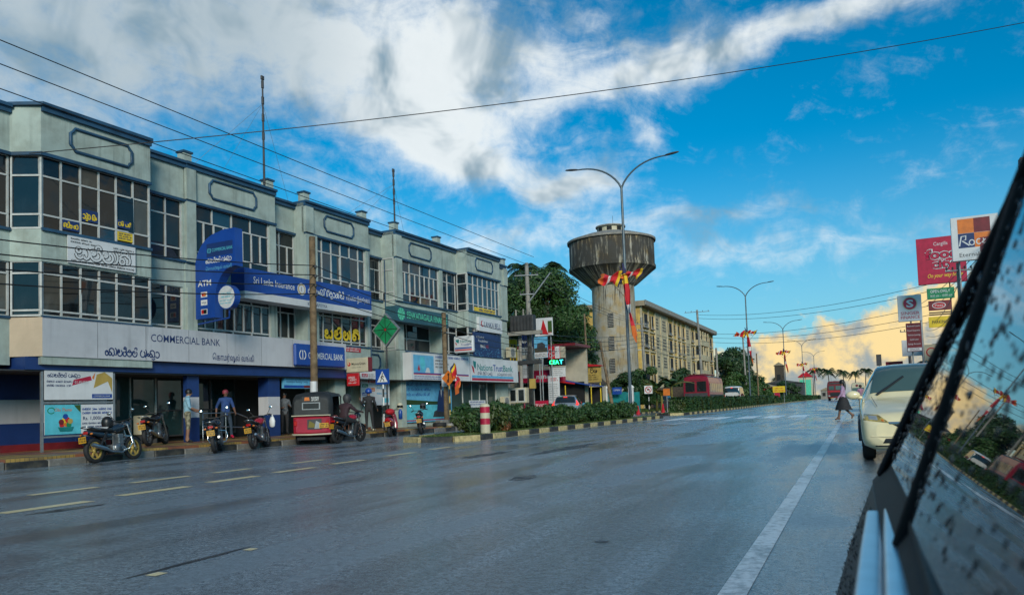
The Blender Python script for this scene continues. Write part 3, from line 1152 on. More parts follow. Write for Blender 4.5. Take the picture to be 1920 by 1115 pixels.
def bank_logo(r, x, z, h, m):
    mb = MB()
    mb.ribbon(_arc(x, z, h * .42, h * .5, 110, 250), h * .13, 0, 0)
    mb.ribbon(_arc(x + h * .12, z, h * .42, h * .5, -70, 70), h * .13, 0, 0)
    mb.ribbon([(x + h * .06, z - h * .5), (x + h * .06, z + h * .5)], h * .12, 0, 0)
    return mb.build('emblem', m, r, (0, -.005, 0))


# bank fascia
r = board('fascia_sign', 'long white bank fascia with dark blue lettering in three scripts above the striped piers', -5.25, 7.55, 2.82, 3.88, .74, 'bank_white', 1.0)
MB().prism([(-.46, .78), (-.001, 0), (-.001, .99), (-.46, .99)], 0, 1.058).build('end_panel', 'bank_beige', r)
text(r, 'COMMERCIAL BANK', 3.38, .60, 0, .235, 'navy', 2.72, bold=.002)
sinhala(r, COMBANK, 1.83, .10, 0, .23, 'navy', 1.86, .16)
text(r, 'ெகாமர்ஷல் வங்கி', 5.77, .12, 0, .20, 'navy', 1.86, bold=.012)
for k in range(1, 8):
    box('panel_joint', 'darkgrey', r, k * 1.6 - .004, k * 1.6 + .004, -.002, .01, .01, 1.05)

r = board('box_sign', 'rounded blue bank box sign with white lettering at the right end of the fascia', 4.33, 7.30, 2.86, 3.72, .90, 'sign_blue', .15, bev=.05)
bank_logo(r, .38, .43, .36, 'white')
text(r, 'COMMERCIAL BANK', .72, .30, 0, .25, 'white', 2.1, bold=.006)

r = board('atm_sign', 'pale blue cash machine sign hanging under the beam behind the three-wheeler', 4.28, 6.15, 2.02, 2.44, .35, 'skyblue', .12)
rect(r, 'sign_blue', .0, 1.1, .02, .12)
rect(r, 'maroon', 1.1, 1.87, .02, .12)
rect(r, 'sign_blue', 1.45, 1.75, .2, .34)
text(r, 'Automated Banking Centre', .12, .22, 0, .085, 'navy', 1.2)

# tall blue blade sign
fin = [(0, 0), (.90, 0), (.90, .45)] + [(1.72 + .82 * cos(radians(a)), .45 + 1.18 * sin(radians(a))) for a in range(170, 85, -10)] + [(1.84, 1.64), (1.84, 2.9), (1.3, 2.9)]
fin += [(1.18 + 1.18 * cos(radians(a)), 1.75 + 1.1 * sin(radians(a))) for a in range(95, 181, 8)]
r = blade('blade_sign', 'tall curved blue bank sign standing out from the front with card logos', .25, .28, 0, 4.32, 0, .34, 'sign_blue', poly=fin)
rect(r, 'bank_blue', .55, 1.75, 2.05, 2.5, -.002)
bank_logo(r, .66, 2.26, .16, 'aqua')
text(r, 'COMMERCIAL BANK', .80, 2.21, 0, .11, 'aqua', .95)
sinhala(r, COMBANK, .5, 1.84, 0, .15, 'white', 1.2, .14)
text(r, 'ெகாமர்ஷல் வங்கி', .5, 1.60, 0, .11, 'skyblue', 1.2)
text(r, 'ATM', .12, 1.10, 0, .19, 'white', .62, bold=.02)
for z in (.72, .45, .14):
    rect(r, 'white', .25, .55, z, z + .18)
disc(r, 'red', .36, .81, .065, -.006)
disc(r, 'orange', .44, .81, .065, -.009)
text(r, 'VISA', .29, .50, -.004, .07, 'navy', .22)
rect(r, 'red', .27, .37, .16, .30, -.006)
rect(r, 'black', .37, .52, .16, .30, -.006)
r = blade('round_sign', 'round white and blue disc sign under the curved blue blade sign', .02, 1.42, 0, 4.52, 0, .22, 'sign_blue',
          poly=[(.54 + .40 * cos(2 * pi * i / 28), .38 + .40 * sin(2 * pi * i / 28)) for i in range(28)])
disc(r, 'signwhite', .54, .38, .37, -.004, n=28)
lines(r, .3, .8, .48, -.004, 2, .11, .06, 'aqua', 5, .2)
lines(r, .24, .84, .26, -.004, 2, .09, .04, 'aqua', 6, .2)
br = MB().tube([(.54, .12, -.02), (.54, .12, -.28), (-1.1, .3, -.36)], .03, 6)
br.build('bracket', 'sign_blue', r)

# insurance sign
r = board('insurance_sign', 'wide blue and white insurance sign with raised white lettering and round crest', 2.03, 9.42, 5.22, 6.32, .70, 'sign_blue', .68)
box('white_strip', 'signwhite', r, -.004, 7.394, -.01, .69, -.004, .26)
text(r, 'Sri Lanka Insurance', .42, .58, 0, .25, 'white', 2.12, bold=.004, ext=.012)
disc(r, 'signwhite', 2.93, .66, .24, -.01)
disc(r, 'gold', 2.93, .66, .20, -.014)
disc(r, 'signwhite', 2.93, .66, .16, -.018)
text(r, 'I', 2.9, .58, -.016, .17, 'navy')
sinhala(r, 'sha hal ra ii _ la ng ka aa _ i na hal sha u va ra na hal sa hal'.split(), 3.3, .55, 0, .25, 'white', 2.2, .15)
text(r, 'ஸ்ரீ லங்கா இன்சூரன்ஸ்', 5.65, .55, 0, .19, 'white', 1.6, bold=.01)
text(r, 'KULIYAPITIYA', 3.27, .06, -.01, .13, 'navy', 1.15)

# banner and window stickers of the tuition class
r = board('banner', 'white class banner with big outlined round letters between the first bay windows', -4.54, -2.4, 5.48, 6.27, .76, 'signwhite', .03, 'banner')
sinhala(r, SAMMANI, .22, .17, 0, .36, 'darkgrey', 1.75, .30)
sinhala(r, SAMMANI, .215, .175, -.006, .36, 'signwhite', 1.75, .17)
lines(r, .08, .95, .68, 0, 2, .09, .05, 'darkgrey', 2)
lines(r, 1.4, 2.1, .62, 0, 2, .08, .045, 'darkgrey', 3)
lines(r, .1, 2.05, .05, 0, 1, .08, .06, 'darkgrey', 4, .02)
stk = 'yellow class stickers in the windows'
for lab, s0, s1, z0, z1, m1, m2, wd in (
        ('dark blue sticker with yellow letters in a lower pane, leftmost of the bay', -4.63, -4.13, 6.42, 6.70, 'navy', 'yellow', WORDS[2]),
        ('dark blue sticker with large yellow letters in the third column of panes', -4.06, -3.56, 6.78, 7.12, 'navy', 'yellow', WORDS[1]),
        ('dark blue sticker with yellow letters in the fifth column of panes', -2.93, -2.42, 6.80, 7.04, 'navy', 'yellow', WORDS[0]),
        ('yellow sticker with dark small print below a blue one', -2.93, -2.42, 6.42, 6.68, 'yellow', 'navy', None)):
    r = board('window_sticker', lab, s0, s1, z0, z1, .665, m1, .006, 'sticker', stk)
    if wd:
        sinhala(r, wd, .03, .07, 0, (z1 - z0) * .5, m2, .43, .2)
    else:
        lines(r, .04, .46, .19, 0, 3, .07, .045, m2, 8, .1)
for k, (q, s) in enumerate(zip((['sa'], ['ma', 'hal'], ['ma', 'aa'], ['na', 'ii']), (7.12, 7.72, 8.33, 8.94))):
    o = sinhala(None, q, 0, 0, 0, .40, 'yellow', .5, .27, name='window_letter')
    o.location = FP(s + .02, -.035, 4.18)
    o.rotation_euler = (0, 0, FROT)
    tag(o, 'big yellow round letter stuck on the window beside the wooden pole, ' + ('first from the left', 'second from the left', 'third from the left', 'last on the right')[k], 'letter', 'yellow window letters')
r = board('window_sticker', 'red sticker with white print under the yellow window letters', 8.0, 9.45, 3.66, 3.93, .03, 'red', .006, 'sticker')
lines(r, .04, 1.4, .13, 0, 2, .1, .07, 'signwhite', 9, .1)
r = board('window_sticker', 'yellow lettering strip along the lower panes of the last bay', 18.75, 21.2, 6.38, 6.60, .665, 'yellow', .006, 'sticker')
lines(r, .5, 2.4, .06, 0, 1, .1, .12, 'navy', 10, .05)

# finance company
r = board('finance_sign', 'dark teal finance company sign with mint green raised letters', 11.27, 15.90, 5.18, 5.90, .70, 'senk', .6)
text(r, 'SENKADAGALA FINANCE', .85, .20, 0, .32, 'mint', 3.65, bold=.012, ext=.02)
for a in range(8):
    t = radians(a * 45)
    shape(r, 'mint', [(.42, .36), (.42 + .3 * cos(t), .36 + .3 * sin(t)), (.42 + .3 * cos(t + .65), .36 + .3 * sin(t + .65))], -.006 - .001 * (a % 2), 'emblem')
r = blade('diamond_sign', 'green diamond sign with eight dark rays on a post outside the finance office', 9.5, .68, 0, 3.9, 0, .14, 'galv',
          poly=[(.68, -.06), (1.42, .68), (.68, 1.42), (-.06, .68)])
shape(r, 'green', [(.68, .02), (1.34, .68), (.68, 1.34), (.02, .68)], -.006, 'face')
ray_ = MB()
for a in range(8):
    t = radians(a * 45)
    L_ = .64 if a % 2 == 0 else .46
    ray_.ribbon([(.68, .68), (.68 + L_ * cos(t), .68 + L_ * sin(t))], .03, 0, 0)
ray_.build('rays', 'black', r, (0, -.010, 0))
disc(r, 'red', .68, .68, .05, -.014)
MB().tube([(.66, .08, -.05), (.60, .08, -3.68)], .035, 8).build('post', 'darkgrey', r)

# telecom shop
r = board('telecom_sign', 'white telecom sign with navy lettering under the last bay windows', 18.9, 21.65, 5.26, 6.04, .86, 'signwhite', .4)
disc(r, 'red', .35, .42, .17, -.004)
disc(r, 'signwhite', .40, .45, .12, -.008)
text(r, 'LANKA BELL', .58, .26, 0, .30, 'navy', 1.95, bold=.008)
r = board('telecom_banner', 'deep blue telecom banner with white slogan above the bank sign', 18.36, 21.58, 3.84, 5.18, .78, 'navy', .05, 'banner')
text(r, 'A World of', .3, 1.02, 0, .13, 'white', .85)
text(r, 'Possibilities', .5, .82, 0, .13, 'white', 1.1)
text(r, 'BELL', .75, .52, 0, .17, 'white', .6, bold=.01)
text(r, '4G', 1.38, .52, 0, .17, 'red', .28, bold=.01)
rnd = random.Random(4)
gl = MB()
for k in range(60):
    x, z = rnd.uniform(.05, 3.1), rnd.uniform(.03, .5)
    gl.ribbon([(x, z), (x + rnd.uniform(.02, .12), z + rnd.uniform(-.06, .06))], .02, 0, 0)
gl.build('print', 'skyblue', r, (0, -.004, 0))

# trust bank
r = board('bank_sign', 'long white bank sign with blue lettering and blue and red stripes', 12.4, 23.8, 2.47, 3.78, .72, 'signwhite', .5)
box('panel_joint', 'darkgrey', r, 5.55, 5.57, -.004, .01, 0, 1.3)
rect(r, 'skyblue', .15, 1.95, .35, 1.2)
shape(r, 'aqua', [(.75, 1.12), (1.1, 1.12), (1.2, .7), (.95, .42), (.72, .75)], -.006)
shape(r, 'red', [(.5, .5), (.62, .75), (.7, .5), (.62, .4)], -.007)
shape(r, 'signwhite', [(1.15, .35), (1.3, .6), (1.5, .6), (1.62, .35)], -.007)
rect(r, 'sign_blue', .15, 5.4, .30, .345)
rect(r, 'red', .15, 5.4, .255, .30)
lines(r, 2.1, 3.4, .95, 0, 3, .16, .09, 'darkgrey', 12)
lines(r, 2.1, 5.3, 1.12, 0, 1, .16, .12, 'sign_blue', 13, .02)
lines(r, .2, 3.3, .14, 0, 2, .1, .06, 'sign_blue', 14)
shape(r, 'red', [(5.72, .9), (5.98, .75), (6.05, .42), (5.9, .5)], -.004, 'emblem')
shape(r, 'teal', [(5.9, 1.12), (6.25, 1.08), (6.2, .68), (5.98, .8)], -.005, 'emblem')
text(r, 'Nations', 6.38, .62, 0, .36, 'teal', 1.75, bold=.012)
text(r, 'Trust', 8.2, .62, 0, .36, 'sign_blue', 1.2, bold=.012)
text(r, 'Bank', 9.45, .62, 0, .36, 'teal', 1.25, bold=.012)
sinhala(r, 'na ta i _ ra sa hal _ ba ng ka u'.split(), 6.4, .38, 0, .16, 'navy', 1.7, .16)
text(r, 'நேஷன்ஸ் ரஸ்ட்', 8.7, .38, 0, .14, 'navy', 1.9)
rect(r, 'skyblue', 5.75, 10.75, .20, .33)
rect(r, 'crimson', 5.75, 10.75, .05, .18)
r = blade('bank_blade_sign', 'small rounded white bank blade sign with blue and red stripes', 16.6, .55, 1.72, 3.93, 4.80, .22, 'signwhite', bev=.05)
shape(r, 'teal', [(.12, .68), (.36, .7), (.32, .5), (.2, .55)], -.005, 'emblem')
shape(r, 'red', [(.08, .55), (.2, .5), (.2, .38)], -.006, 'emblem')
text(r, 'Nations', .42, .52, 0, .15, 'teal', .68)
text(r, 'TrustBank', .45, .36, 0, .11, 'sign_blue', .65)
rect(r, 'sign_blue', .08, 1.1, .2, .27)
rect(r, 'red', .08, 1.1, .1, .17)
r = board('window_poster', 'large pale blue seaside poster with a seated figure under the bank sign', 12.66, 17.15, .42, 2.46, .0, 'skyblue', .08, 'poster')
shape(r, 'leaf_dark', [(.05, .86), (4.4, .84), (4.4, .98), (2.6, 1.02), (.05, 1.12)], -.004)
shape(r, 'aqua', [(.05, .12), (4.4, .12), (4.4, .83), (.05, .85)], -.005)
shape(r, 'darkgrey', [(2.6, .2), (3.9, .2), (3.75, .5), (3.2, .62), (2.75, .5)], -.006)
shape(r, 'navy', [(3.0, .5), (3.7, .45), (3.85, 1.1), (3.62, 1.6), (3.28, 1.6), (3.1, 1.1)], -.007)
shape(r, 'signwhite', [(3.38, 1.6), (3.52, 1.6), (3.45, 1.2)], -.008)
disc(r, 'skin2', 3.45, 1.76, .12, -.009, .17)
disc(r, 'hair', 3.45, 1.88, .125, -.010, .07)
for k in range(3):
    sinhala(r, (WORDS[k] + ['_'] + WORDS[(k + 1) % 4] + ['_'] + WORDS[(k + 2) % 4]), .25, 1.72 - k * .26 + .1, 0, .13, 'sign_blue', 2.3 - k * .1, .17)
rect(r, 'crimson', .02, 4.45, .06, .11)
r = board('notice', 'white notices taped inside the glass front of the trust bank', 19.0, 20.9, 1.05, 1.45, .0, 'signwhite', .01, 'notice')
lines(r, .1, 1.8, .28, 0, 2, .14, .07, 'sign_blue', 3)
# money transfer
r = blade('transfer_sign', 'beige money transfer box sign with red edge beside the blue bank sign', 7.7, .58, 1.74, 2.68, 3.28, .25, 'plastic_cream', bev=.02)
disc(r, 'red', .17, .35, .085)
disc(r, 'plastic_cream', .15, .37, .045, -.006)
text(r, 'MoneyGram', .31, .30, 0, .11, 'black', .72, bold=.01)
text(r, 'money transfer', .31, .18, 0, .055, 'darkgrey', .5)
box('side_panel', 'maroon', r, 1.161, 1.19, 0, .25, 0, .6)
r = blade('agency_sign', 'square red agency sign with white letters under the beige transfer sign', 7.72, .60, 1.22, 2.12, 2.65, .08, 'red', bev=.01)
text(r, 'XPRESS', .08, .30, 0, .09, 'signwhite', .36, bold=.01)
text(r, 'AGENCY', .16, .20, 0, .09, 'signwhite', .36, bold=.01)
lines(r, .08, .5, .1, 0, 1, .1, .05, 'signwhite', 3, .1)
r = board('price_poster', 'tall white tuition poster with coloured boxes behind the crossing sign', 9.36, 10.45, 1.45, 2.85, .06, 'signwhite', .03, 'poster')
for x, z, w, m in ((.08, 1.12, .42, 'crimson'), (.52, .86, .5, 'red'), (.08, .66, .42, 'green'), (.55, .48, .45, 'orange'), (.08, .28, .42, 'sign_blue'), (.08, .08, .42, 'maroon'), (.55, .08, .45, 'maroon')):
    rect(r, m, x, x + w, z, z + .15)
    sinhala(r, WORDS[int(x * 10 + z * 10) % 4], x + .05, z + .03, -.004, .08, 'signwhite', w - .12, .18)
lines(r, .08, .5, 1.0, 0, 2, .09, .045, 'darkgrey', 4)
lines(r, .55, 1.0, 1.22, 0, 3, .09, .045, 'darkgrey', 5)
r = board('side_poster', 'pale grey-blue poster panel with small blue print right of the tuition poster', 10.46, 11.55, 1.3, 2.7, .02, 'signwhite', .03, 'poster')
lines(r, .1, 1.0, 1.0, 0, 3, .25, .09, 'skyblue', 6)
rect(r, 'aqua', .5, 1.0, .12, .32)

# the two bank hoardings on posts
r = thing('hoarding', 'steel-framed double hoarding with two bank posters standing before the striped wall', 'hoarding', FP(-5.08, .5, .22), FROT)
fr = MB()
for x in (-.03, 2.12):
    fr.box(x - .03, x + .03, .0, .06, 0, 2.36)
for z in (.40, 1.34, 2.33):
    fr.box(-.0, 2.09, .002, .058, z - .025, z + .025)
fr.build('frame', 'galv', r)
p = box('upper_poster', 'signwhite', r, .02, 2.07, -.02, .0, 1.42, 2.26)
sinhala(p, COMBANK, .1, 2.05, -.02, .1, 'navy', .95, .17)
lines(p, .08, .85, 1.9, -.02, 2, .11, .06, 'navy', 31)
shape(p, 'crimson', [(.8, 1.82), (1.4, 1.98), (1.36, 2.1), (.85, 1.98)], -.024)
text(p, '01,49,000/-', .88, 1.88, -.026, .075, 'signwhite', .42)
shape(p, 'gold', [(1.45, 1.75), (1.55, 2.15), (1.8, 2.22), (2.04, 2.05), (2.04, 1.62), (1.9, 1.95)], -.024)
shape(p, 'orange', [(1.4, 2.05), (1.5, 2.2), (1.46, 2.0)], -.026)
rect(p, 'sign_blue', 1.4, 2.03, 1.46, 1.58, -.024)
text(p, 'COMMERCIAL BANK', 1.45, 1.495, -.026, .05, 'signwhite', .52)
p = box('lower_poster', 'signwhite', r, .02, 2.07, -.02, .0, .46, 1.28)
rect(p, 'aqua', .02, 1.06, .46, 1.28, -.023)
shape(p, 'leaf_mid', [(.85, 1.27), (1.05, 1.27), (1.05, 1.05), (.95, 1.15)], -.025)
for k, (x, z, m) in enumerate(((.5, .72, 'red'), (.62, .74, 'orange'), (.7, .72, 'green'), (.56, .84, 'yellow'), (.66, .86, 'red'), (.6, .95, 'sign_blue'), (.48, .8, 'maroon'), (.74, .82, 'gold'))):
    disc(p, m, x, z, .075, -.025 - .001 * k)
shape(p, 'teal', [(.38, .66), (.84, .66), (.78, .54), (.44, .54)], -.036)
mb = MB()
mb.ribbon(_arc(.2, 1.12, .1, .08, 0, 330), .025, 0, 0)
mb.build('print', 'green', p, (0, -.025, 0))
text(p, 'Oba Thumai', .3, 1.1, -.023, .09, 'orange', .5, shear=.3)
lines(p, 1.1, 2.0, 1.12, -.022, 2, .11, .065, 'sign_blue', 41, .1)
text(p, 'Rs. 1,000/-', 1.12, .84, -.022, .1, 'navy', .6, bold=.01)
lines(p, 1.1, 2.0, .72, -.022, 2, .1, .05, 'navy', 42, .1)


# masts on the roof
def mast(label, s, top, grp):
    m_ = thing('antenna_mast', label, 'antenna', FP(s, -.1, 9.9), FROT, grp)
    h = top - 9.9
    MB().tube([(0, 0, 0), (0, 0, h)], [.045, .03], 8).build('pole', 'darkgrey', m_)
    for z in (.45, .62, .78, .93):
        MB().box(-.055, .055, -.04, .04, h * z - .16, h * z + .16, bev=.02).build('aerial', 'darkgrey', m_)
    MB().box(-.08, .08, -.04, .04, h - .12, h + .05, bev=.02).build('aerial_head', 'darkgrey', m_)
    gw = MB()
    for x, y in ((-2.6, 1.2), (2.6, 1.2), (0, 3)):
        gw.tube([(0, 0, h * .75), (x, y, .1)], .006, 4)
    gw.build('guy_wires', 'galv', m_)


mast('tall slim antenna mast with guy wires on the roof above the second bay', 3.9, 14.15, 'roof masts')
mast('shorter antenna mast on the roof above the finance office', 12.5, 12.75, 'roof masts')


# outdoor air-conditioning units
def ac_unit(label, loc, rotz, stand=.3, group='air conditioner units'):
    a = thing('air_conditioner', label, 'air conditioner', loc, rotz, group)
    box('casing', 'plastic_cream', a, -.42, .42, -.15, .15, stand, stand + .62, bev=.02)
    g = MB()
    for k in range(9):
        z = stand + .06 + k * .06
        g.box(-.34, .22, -.165, -.151, z, z + .022)
    g.build('grille', 'frame', a)
    MB().at((-.06, -.158, stand + .31)).lathe([(.02, 0), (.24, -.004), (.25, .004)], 20, 'y').build('fan_guard', 'darkgrey', a)
    for x in (-.34, .34):
        box('stand', 'darkgrey', a, x - .02, x + .02, -.12, .12, 0, stand)
    return a


ac_unit('cream outdoor air conditioner unit standing at the foot of the bank glass', FP(-.95, -.7, .22), FROT + radians(12), .3)
ac_unit('air conditioner unit on the wall beside the trust bank glass', FP(22.9, .25, 1.0), FROT, .02)
ac_unit('lower air conditioner unit half hidden behind the island shrubs', FP(23.1, .3, .22), FROT, .05)
ac_unit('air conditioner unit on a bracket beside the yellow banner', FP(23.4, .5, 3.95), FROT, .02)

# ------------------------------------------------------------------ lamp posts, poles, wires, roadside signs
def lamp_proto():
    t = thing('street_lamp', '', 'street lamp', (0, 0, 0))
    MB().lathe([(.13, 0), (.13, .5), (.10, .52), (.075, 13.6), (.07, 13.9)], 12).build('pole', 'lamp_post', t)
    MB().box(-.18, .18, -.18, .18, 0, .06).build('base_plate', 'lamp_post', t)
    for s in (-1, 1):
        pts = []
        for k in range(11):
            u = k / 10
            pts.append((s * (2.75 * u ** 1.25), 0, 13.8 + 1.55 * (1 - (1 - u) ** 2.2)))
        MB().tube(pts, [.062 - .02 * k / 10 for k in range(11)], 8).build('arm', 'lamp_post', t)
        h = MB().at((s * 3.05, 0, 15.39), (0, -s * radians(6), 0))
        h.loft([[(x * s, y * w, z * w) for y, z in ((-.12, 0), (-.07, .06), (.07, .06), (.12, 0), (.07, -.045), (-.07, -.045))] for x, w in ((-.38, .35), (-.25, .8), (.1, 1.0), (.4, .7), (.5, .15))])
        h.build('lamp_head', 'darkgrey', t)
    return t


lamp0 = lamp_proto()
for i, (x, y, lab) in enumerate(((-12.3, 44.5, 'nearest tall twin-arm street lamp, rising beside the water tower'),
                                 (-12.3, 100.5, 'second twin-arm street lamp, behind the long clipped hedge'),
                                 (-12.3, 154, 'third twin-arm street lamp along the central hedge'),
                                 (-12.3, 208, 'fourth twin-arm street lamp along the central hedge'),
                                 (-12.3, 266, 'fifth twin-arm street lamp near the green kiosk'),
                                 (-13.5, 480, 'far small twin-arm street lamp above the maroon bus'))):
    o = lamp0 if i == 0 else copy_tree(lamp0)
    o.location = (x, y, .1)
    tag(o, lab, 'street lamp', 'twin-arm street lamps')


# striped five-colour flags
def _flag(g, tc, b):
    sp = g.n('ShaderNodeSeparateXYZ')
    g.set(sp.inputs[0], tc)
    cr = g.n('ShaderNodeValToRGB')
    cr.color_ramp.interpolation = 'CONSTANT'
    el = cr.color_ramp.elements
    cols = ((0, (.02, .02, .08)), (.10, (.70, .45, .02)), (.24, (.50, .012, .02)), (.52, (.66, .62, .60)), (.64, (.52, .015, .03)), (.82, (.60, .13, .02)))
    el[0].position, el[0].color = cols[0][0], (*cols[0][1], 1)
    el[1].position, el[1].color = cols[1][0], (*cols[1][1], 1)
    for p_, c_ in cols[2:]:
        e = el.new(p_)
        e.color = (*c_, 1)
    g.set(cr.inputs[0], sp.outputs[0])
    g.set(b.inputs['Base Color'], cr.outputs[0])
    b.inputs['Roughness'].default_value = .75


shader('flag', _flag)


def flag_mesh(seed, droop=.5):
    """unit cloth: x 0..1 along the fly, hanging and rumpled"""
    rnd = random.Random(seed)
    nx, nz = 18, 10
    vs, fs = [], []
    p1, p2 = rnd.uniform(0, 6), rnd.uniform(0, 6)
    for i in range(nx + 1):
        for j in range(nz + 1):
            u, v = i / nx, j / nz
            y = .20 * sin(u * 13 + p1 + v * 3) * (.25 + u * .8) + .09 * sin(v * 9 + p2 + u * 4) + .05 * sin(u * 29 + v * 5)
            z = (v - .5) * (1 - .45 * u + .18 * sin(u * 8 + p1)) * .65 - droop * u * u + .07 * sin(u * 9 + p2) * (.3 + u)
            vs.append((u + .05 * sin(v * 8 + p1 + u * 5), y, z))
    for i in range(nx):
        for j in range(nz):
            a = i * (nz + 1) + j
            fs.append((a, a + nz + 1, a + nz + 2, a + 1))
    me = bpy.data.meshes.new('flag')
    me.from_pydata(vs, [], fs)
    me.polygons.foreach_set('use_smooth', [True] * len(fs))
    me.materials.append(MATS['flag'])
    return me


def flag_set(x, y, z, k, where):
    """one lamp's decoration: two flags on slanted sticks and a long hanging tail, all tied to the pole"""
    t = thing('flag_cluster', 'five-coloured striped flags and hanging tail tied to the ' + where, 'flags', (x, y, z), 0, 'flag clusters on the lamp posts')
    for s in (-1, 1):
        MB().tube([(0, -.1, -.3), (s * 1.15, -.1, 1.05)], .018, 6).build('stick', 'wood_pole', t)
        f = link('flag', flag_mesh(k * 3 + s, .35 if s < 0 else .7), t, (s * 1.1, -.12, .9), (0, radians(-35 if s > 0 else -20), pi if s > 0 else radians(190)))
        f.scale = (1.0, .8, 1.0)
        if s < 0:
            f.location = (-.1, -.14, .75)
            f.scale = (1.3, 1.0, 1.35)
    f = link('tail', flag_mesh(k * 3 + 2, .1), t, (-.05, -.17, 1.5), (0, radians(82), 0))
    f.scale = (4.4, .75, .55)
    return t


for k, (x, y, z, w) in enumerate(((-12.3, 44.3, 7.6, 'nearest lamp post'), (-12.3, 100.3, 8.3, 'second lamp post'), (-12.3, 153.8, 8.6, 'third lamp post'),
                                  (-12.3, 207.8, 8.3, 'fourth lamp post'), (-12.3, 265.8, 9.0, 'fifth lamp post'))):
    flag_set(x, y, z, k, w)


def pole(label, x, y, h, r0=.14, r1=.09, m='wood_pole', lean=(0, 0), arms=(), group='utility poles', z0=.1):
    t = thing('utility_pole', label, 'pole', (x, y, z0), 0, group)
    n = 6
    MB().tube([(lean[0] * k / n, lean[1] * k / n, h * k / n) for k in range(n + 1)], [r0 + (r1 - r0) * k / n for k in range(n + 1)], 10).build('shaft', m, t)
    for (z, w, dirx) in arms:
        f = z / h
        c = (lean[0] * f, lean[1] * f, z)
        d = Vector((cos(dirx), sin(dirx), 0)) * w / 2
        a = MB().tube([(c[0] - d.x, c[1] - d.y - r1, z), (c[0] + d.x, c[1] + d.y - r1, z)], .045, 6).build('cross_arm', 'galv', t)
        for q in (-.9, -.45, .45, .9):
            MB().at((c[0] + d.x * q, c[1] + d.y * q - r1, z + .04)).lathe([(.0, .16), (.035, .15), (.05, .1), (.03, .08), (.05, .05), (.02, 0)], 8).build('insulator', 'darkgrey', a)
    return t


p1 = pole('weathered wooden pole standing in front of the blue bank signs', -18.3, 22.9, 7.5, .145, .12, 'wood_pole', (.02, .05))
ins = MB()
for z in (6.35, 6.0, 5.65, 5.3):
    ins.box(.14, .22, -.05, .05, z - .06, z + .06, bev=.02)
ins.build('insulator', 'darkgrey', p1)
MB().lathe([(.146, 1.2), (.143, 2.1)], 10).build('bill_poster', 'signwhite', p1)
p2 = pole('slim dark pole with papers pasted on it in front of the trust bank', -18.2, 32.7, 5.6, .13, .11, 'wood_pole')
box('paper', 'signwhite', p2, -.14, .14, -.15, -.12, 2.0, 2.6)
p3 = pole('transformer pole with cross arms and hanging cables beside the advertising boards', -18.5, 44.2, 9.9, .2, .12, 'concrete', (-.05, 0),
          ((9.1, 1.5, radians(20)), (7.9, .9, radians(20))))
MB().tube([(.05, -.1, 7.4), (1.5, .1, 9.15)], .05, 6).build('brace', 'galv', p3)
tr = MB().box(-1.0, .55, -.75, -.2, 5.55, 6.55, bev=.05)
for k in range(7):
    tr.box(-.95 + k * .22, -.93 + k * .22, -.83, -.751, 5.65, 6.45)
tr.build('transformer', 'darkgrey', p3)
for x in (-.7, -.2, .3):
    MB().at((x, -.45, 6.55)).lathe([(.03, .4), (.06, .33), (.04, .28), (.07, .2), (.05, .12), (.08, 0)], 8).build('bushing', 'concrete', p3)
box('cross_beam', 'concrete', p3, -1.1, 1.1, -.9, -.6, 5.3, 5.53)
box('meter_box', 'gold', p3, .0, .38, -.34, -.2, 2.0, 2.6)
box('cable_box', 'darkgrey', p3, -.85, .85, -.5, -.2, 3.5, 3.75, bev=.03)
MB().tube([(-.55, -.3, 0), (-.55, -.3, 5.4)], .11, 8).build('second_shaft', 'concrete', p3)
cb = MB()
for k in range(7):
    x = -.15 + k * .06
    cb.tube([(x, -.26, .4), (x + .02, -.28, 3.4), (x * 2, -.34, 5.4)], .022, 5)
cb.build('cables', 'black', p3)
pole('leaning wooden pole behind the shrubs near the teal gate wall', -18.6, 62, 6.2, .15, .1, 'wood_pole', (-1.0, .1))
pole('slim upright wooden pole just right of the yellow school board', -18.9, 56.5, 7.9, .1, .07, 'wood_pole', (-.1, 0))
pole('concrete pole with cable box left of the nearest lamp post', -19.6, 77, 9.6, .17, .12, 'concrete', (-.2, 0), ((8.9, 1.6, radians(15)), (8.2, 1.2, radians(15))))
pole('concrete pole with cross arm in front of the yellow building', -19.5, 108, 13.5, .2, .14, 'concrete', (-.3, 0), ((13.2, 3.4, radians(10)),))
pole('dark pole with double cross arms behind the white van', -19, 150, 13.0, .2, .14, 'concrete', (-.2, 0), ((12.8, 3.6, radians(10)), (10.6, 2.8, radians(10))))
pole('short bare concrete pole above the bushes behind the bus', -21, 130, 9.5, .22, .16, 'concrete')
pole('lone slender pole beside the yellow hanging notice board', -15.2, 135, 8.5, .15, .1, 'wood_pole')

wires = 'overhead wires'


def wire(label, a, b, sag=.3, r=.012, group=wires, n=18):
    a, b = Vector(a), Vector(b)
    pts = []
    for k in range(n + 1):
        u = k / n
        p = a.lerp(b, u)
        p.z -= sag * 4 * u * (1 - u)
        pts.append(p)
    o = MB().tube(pts, r, 5, cap=False).build('overhead_wire', 'black', None)
    tag(o, label, 'wire', group)
    return o

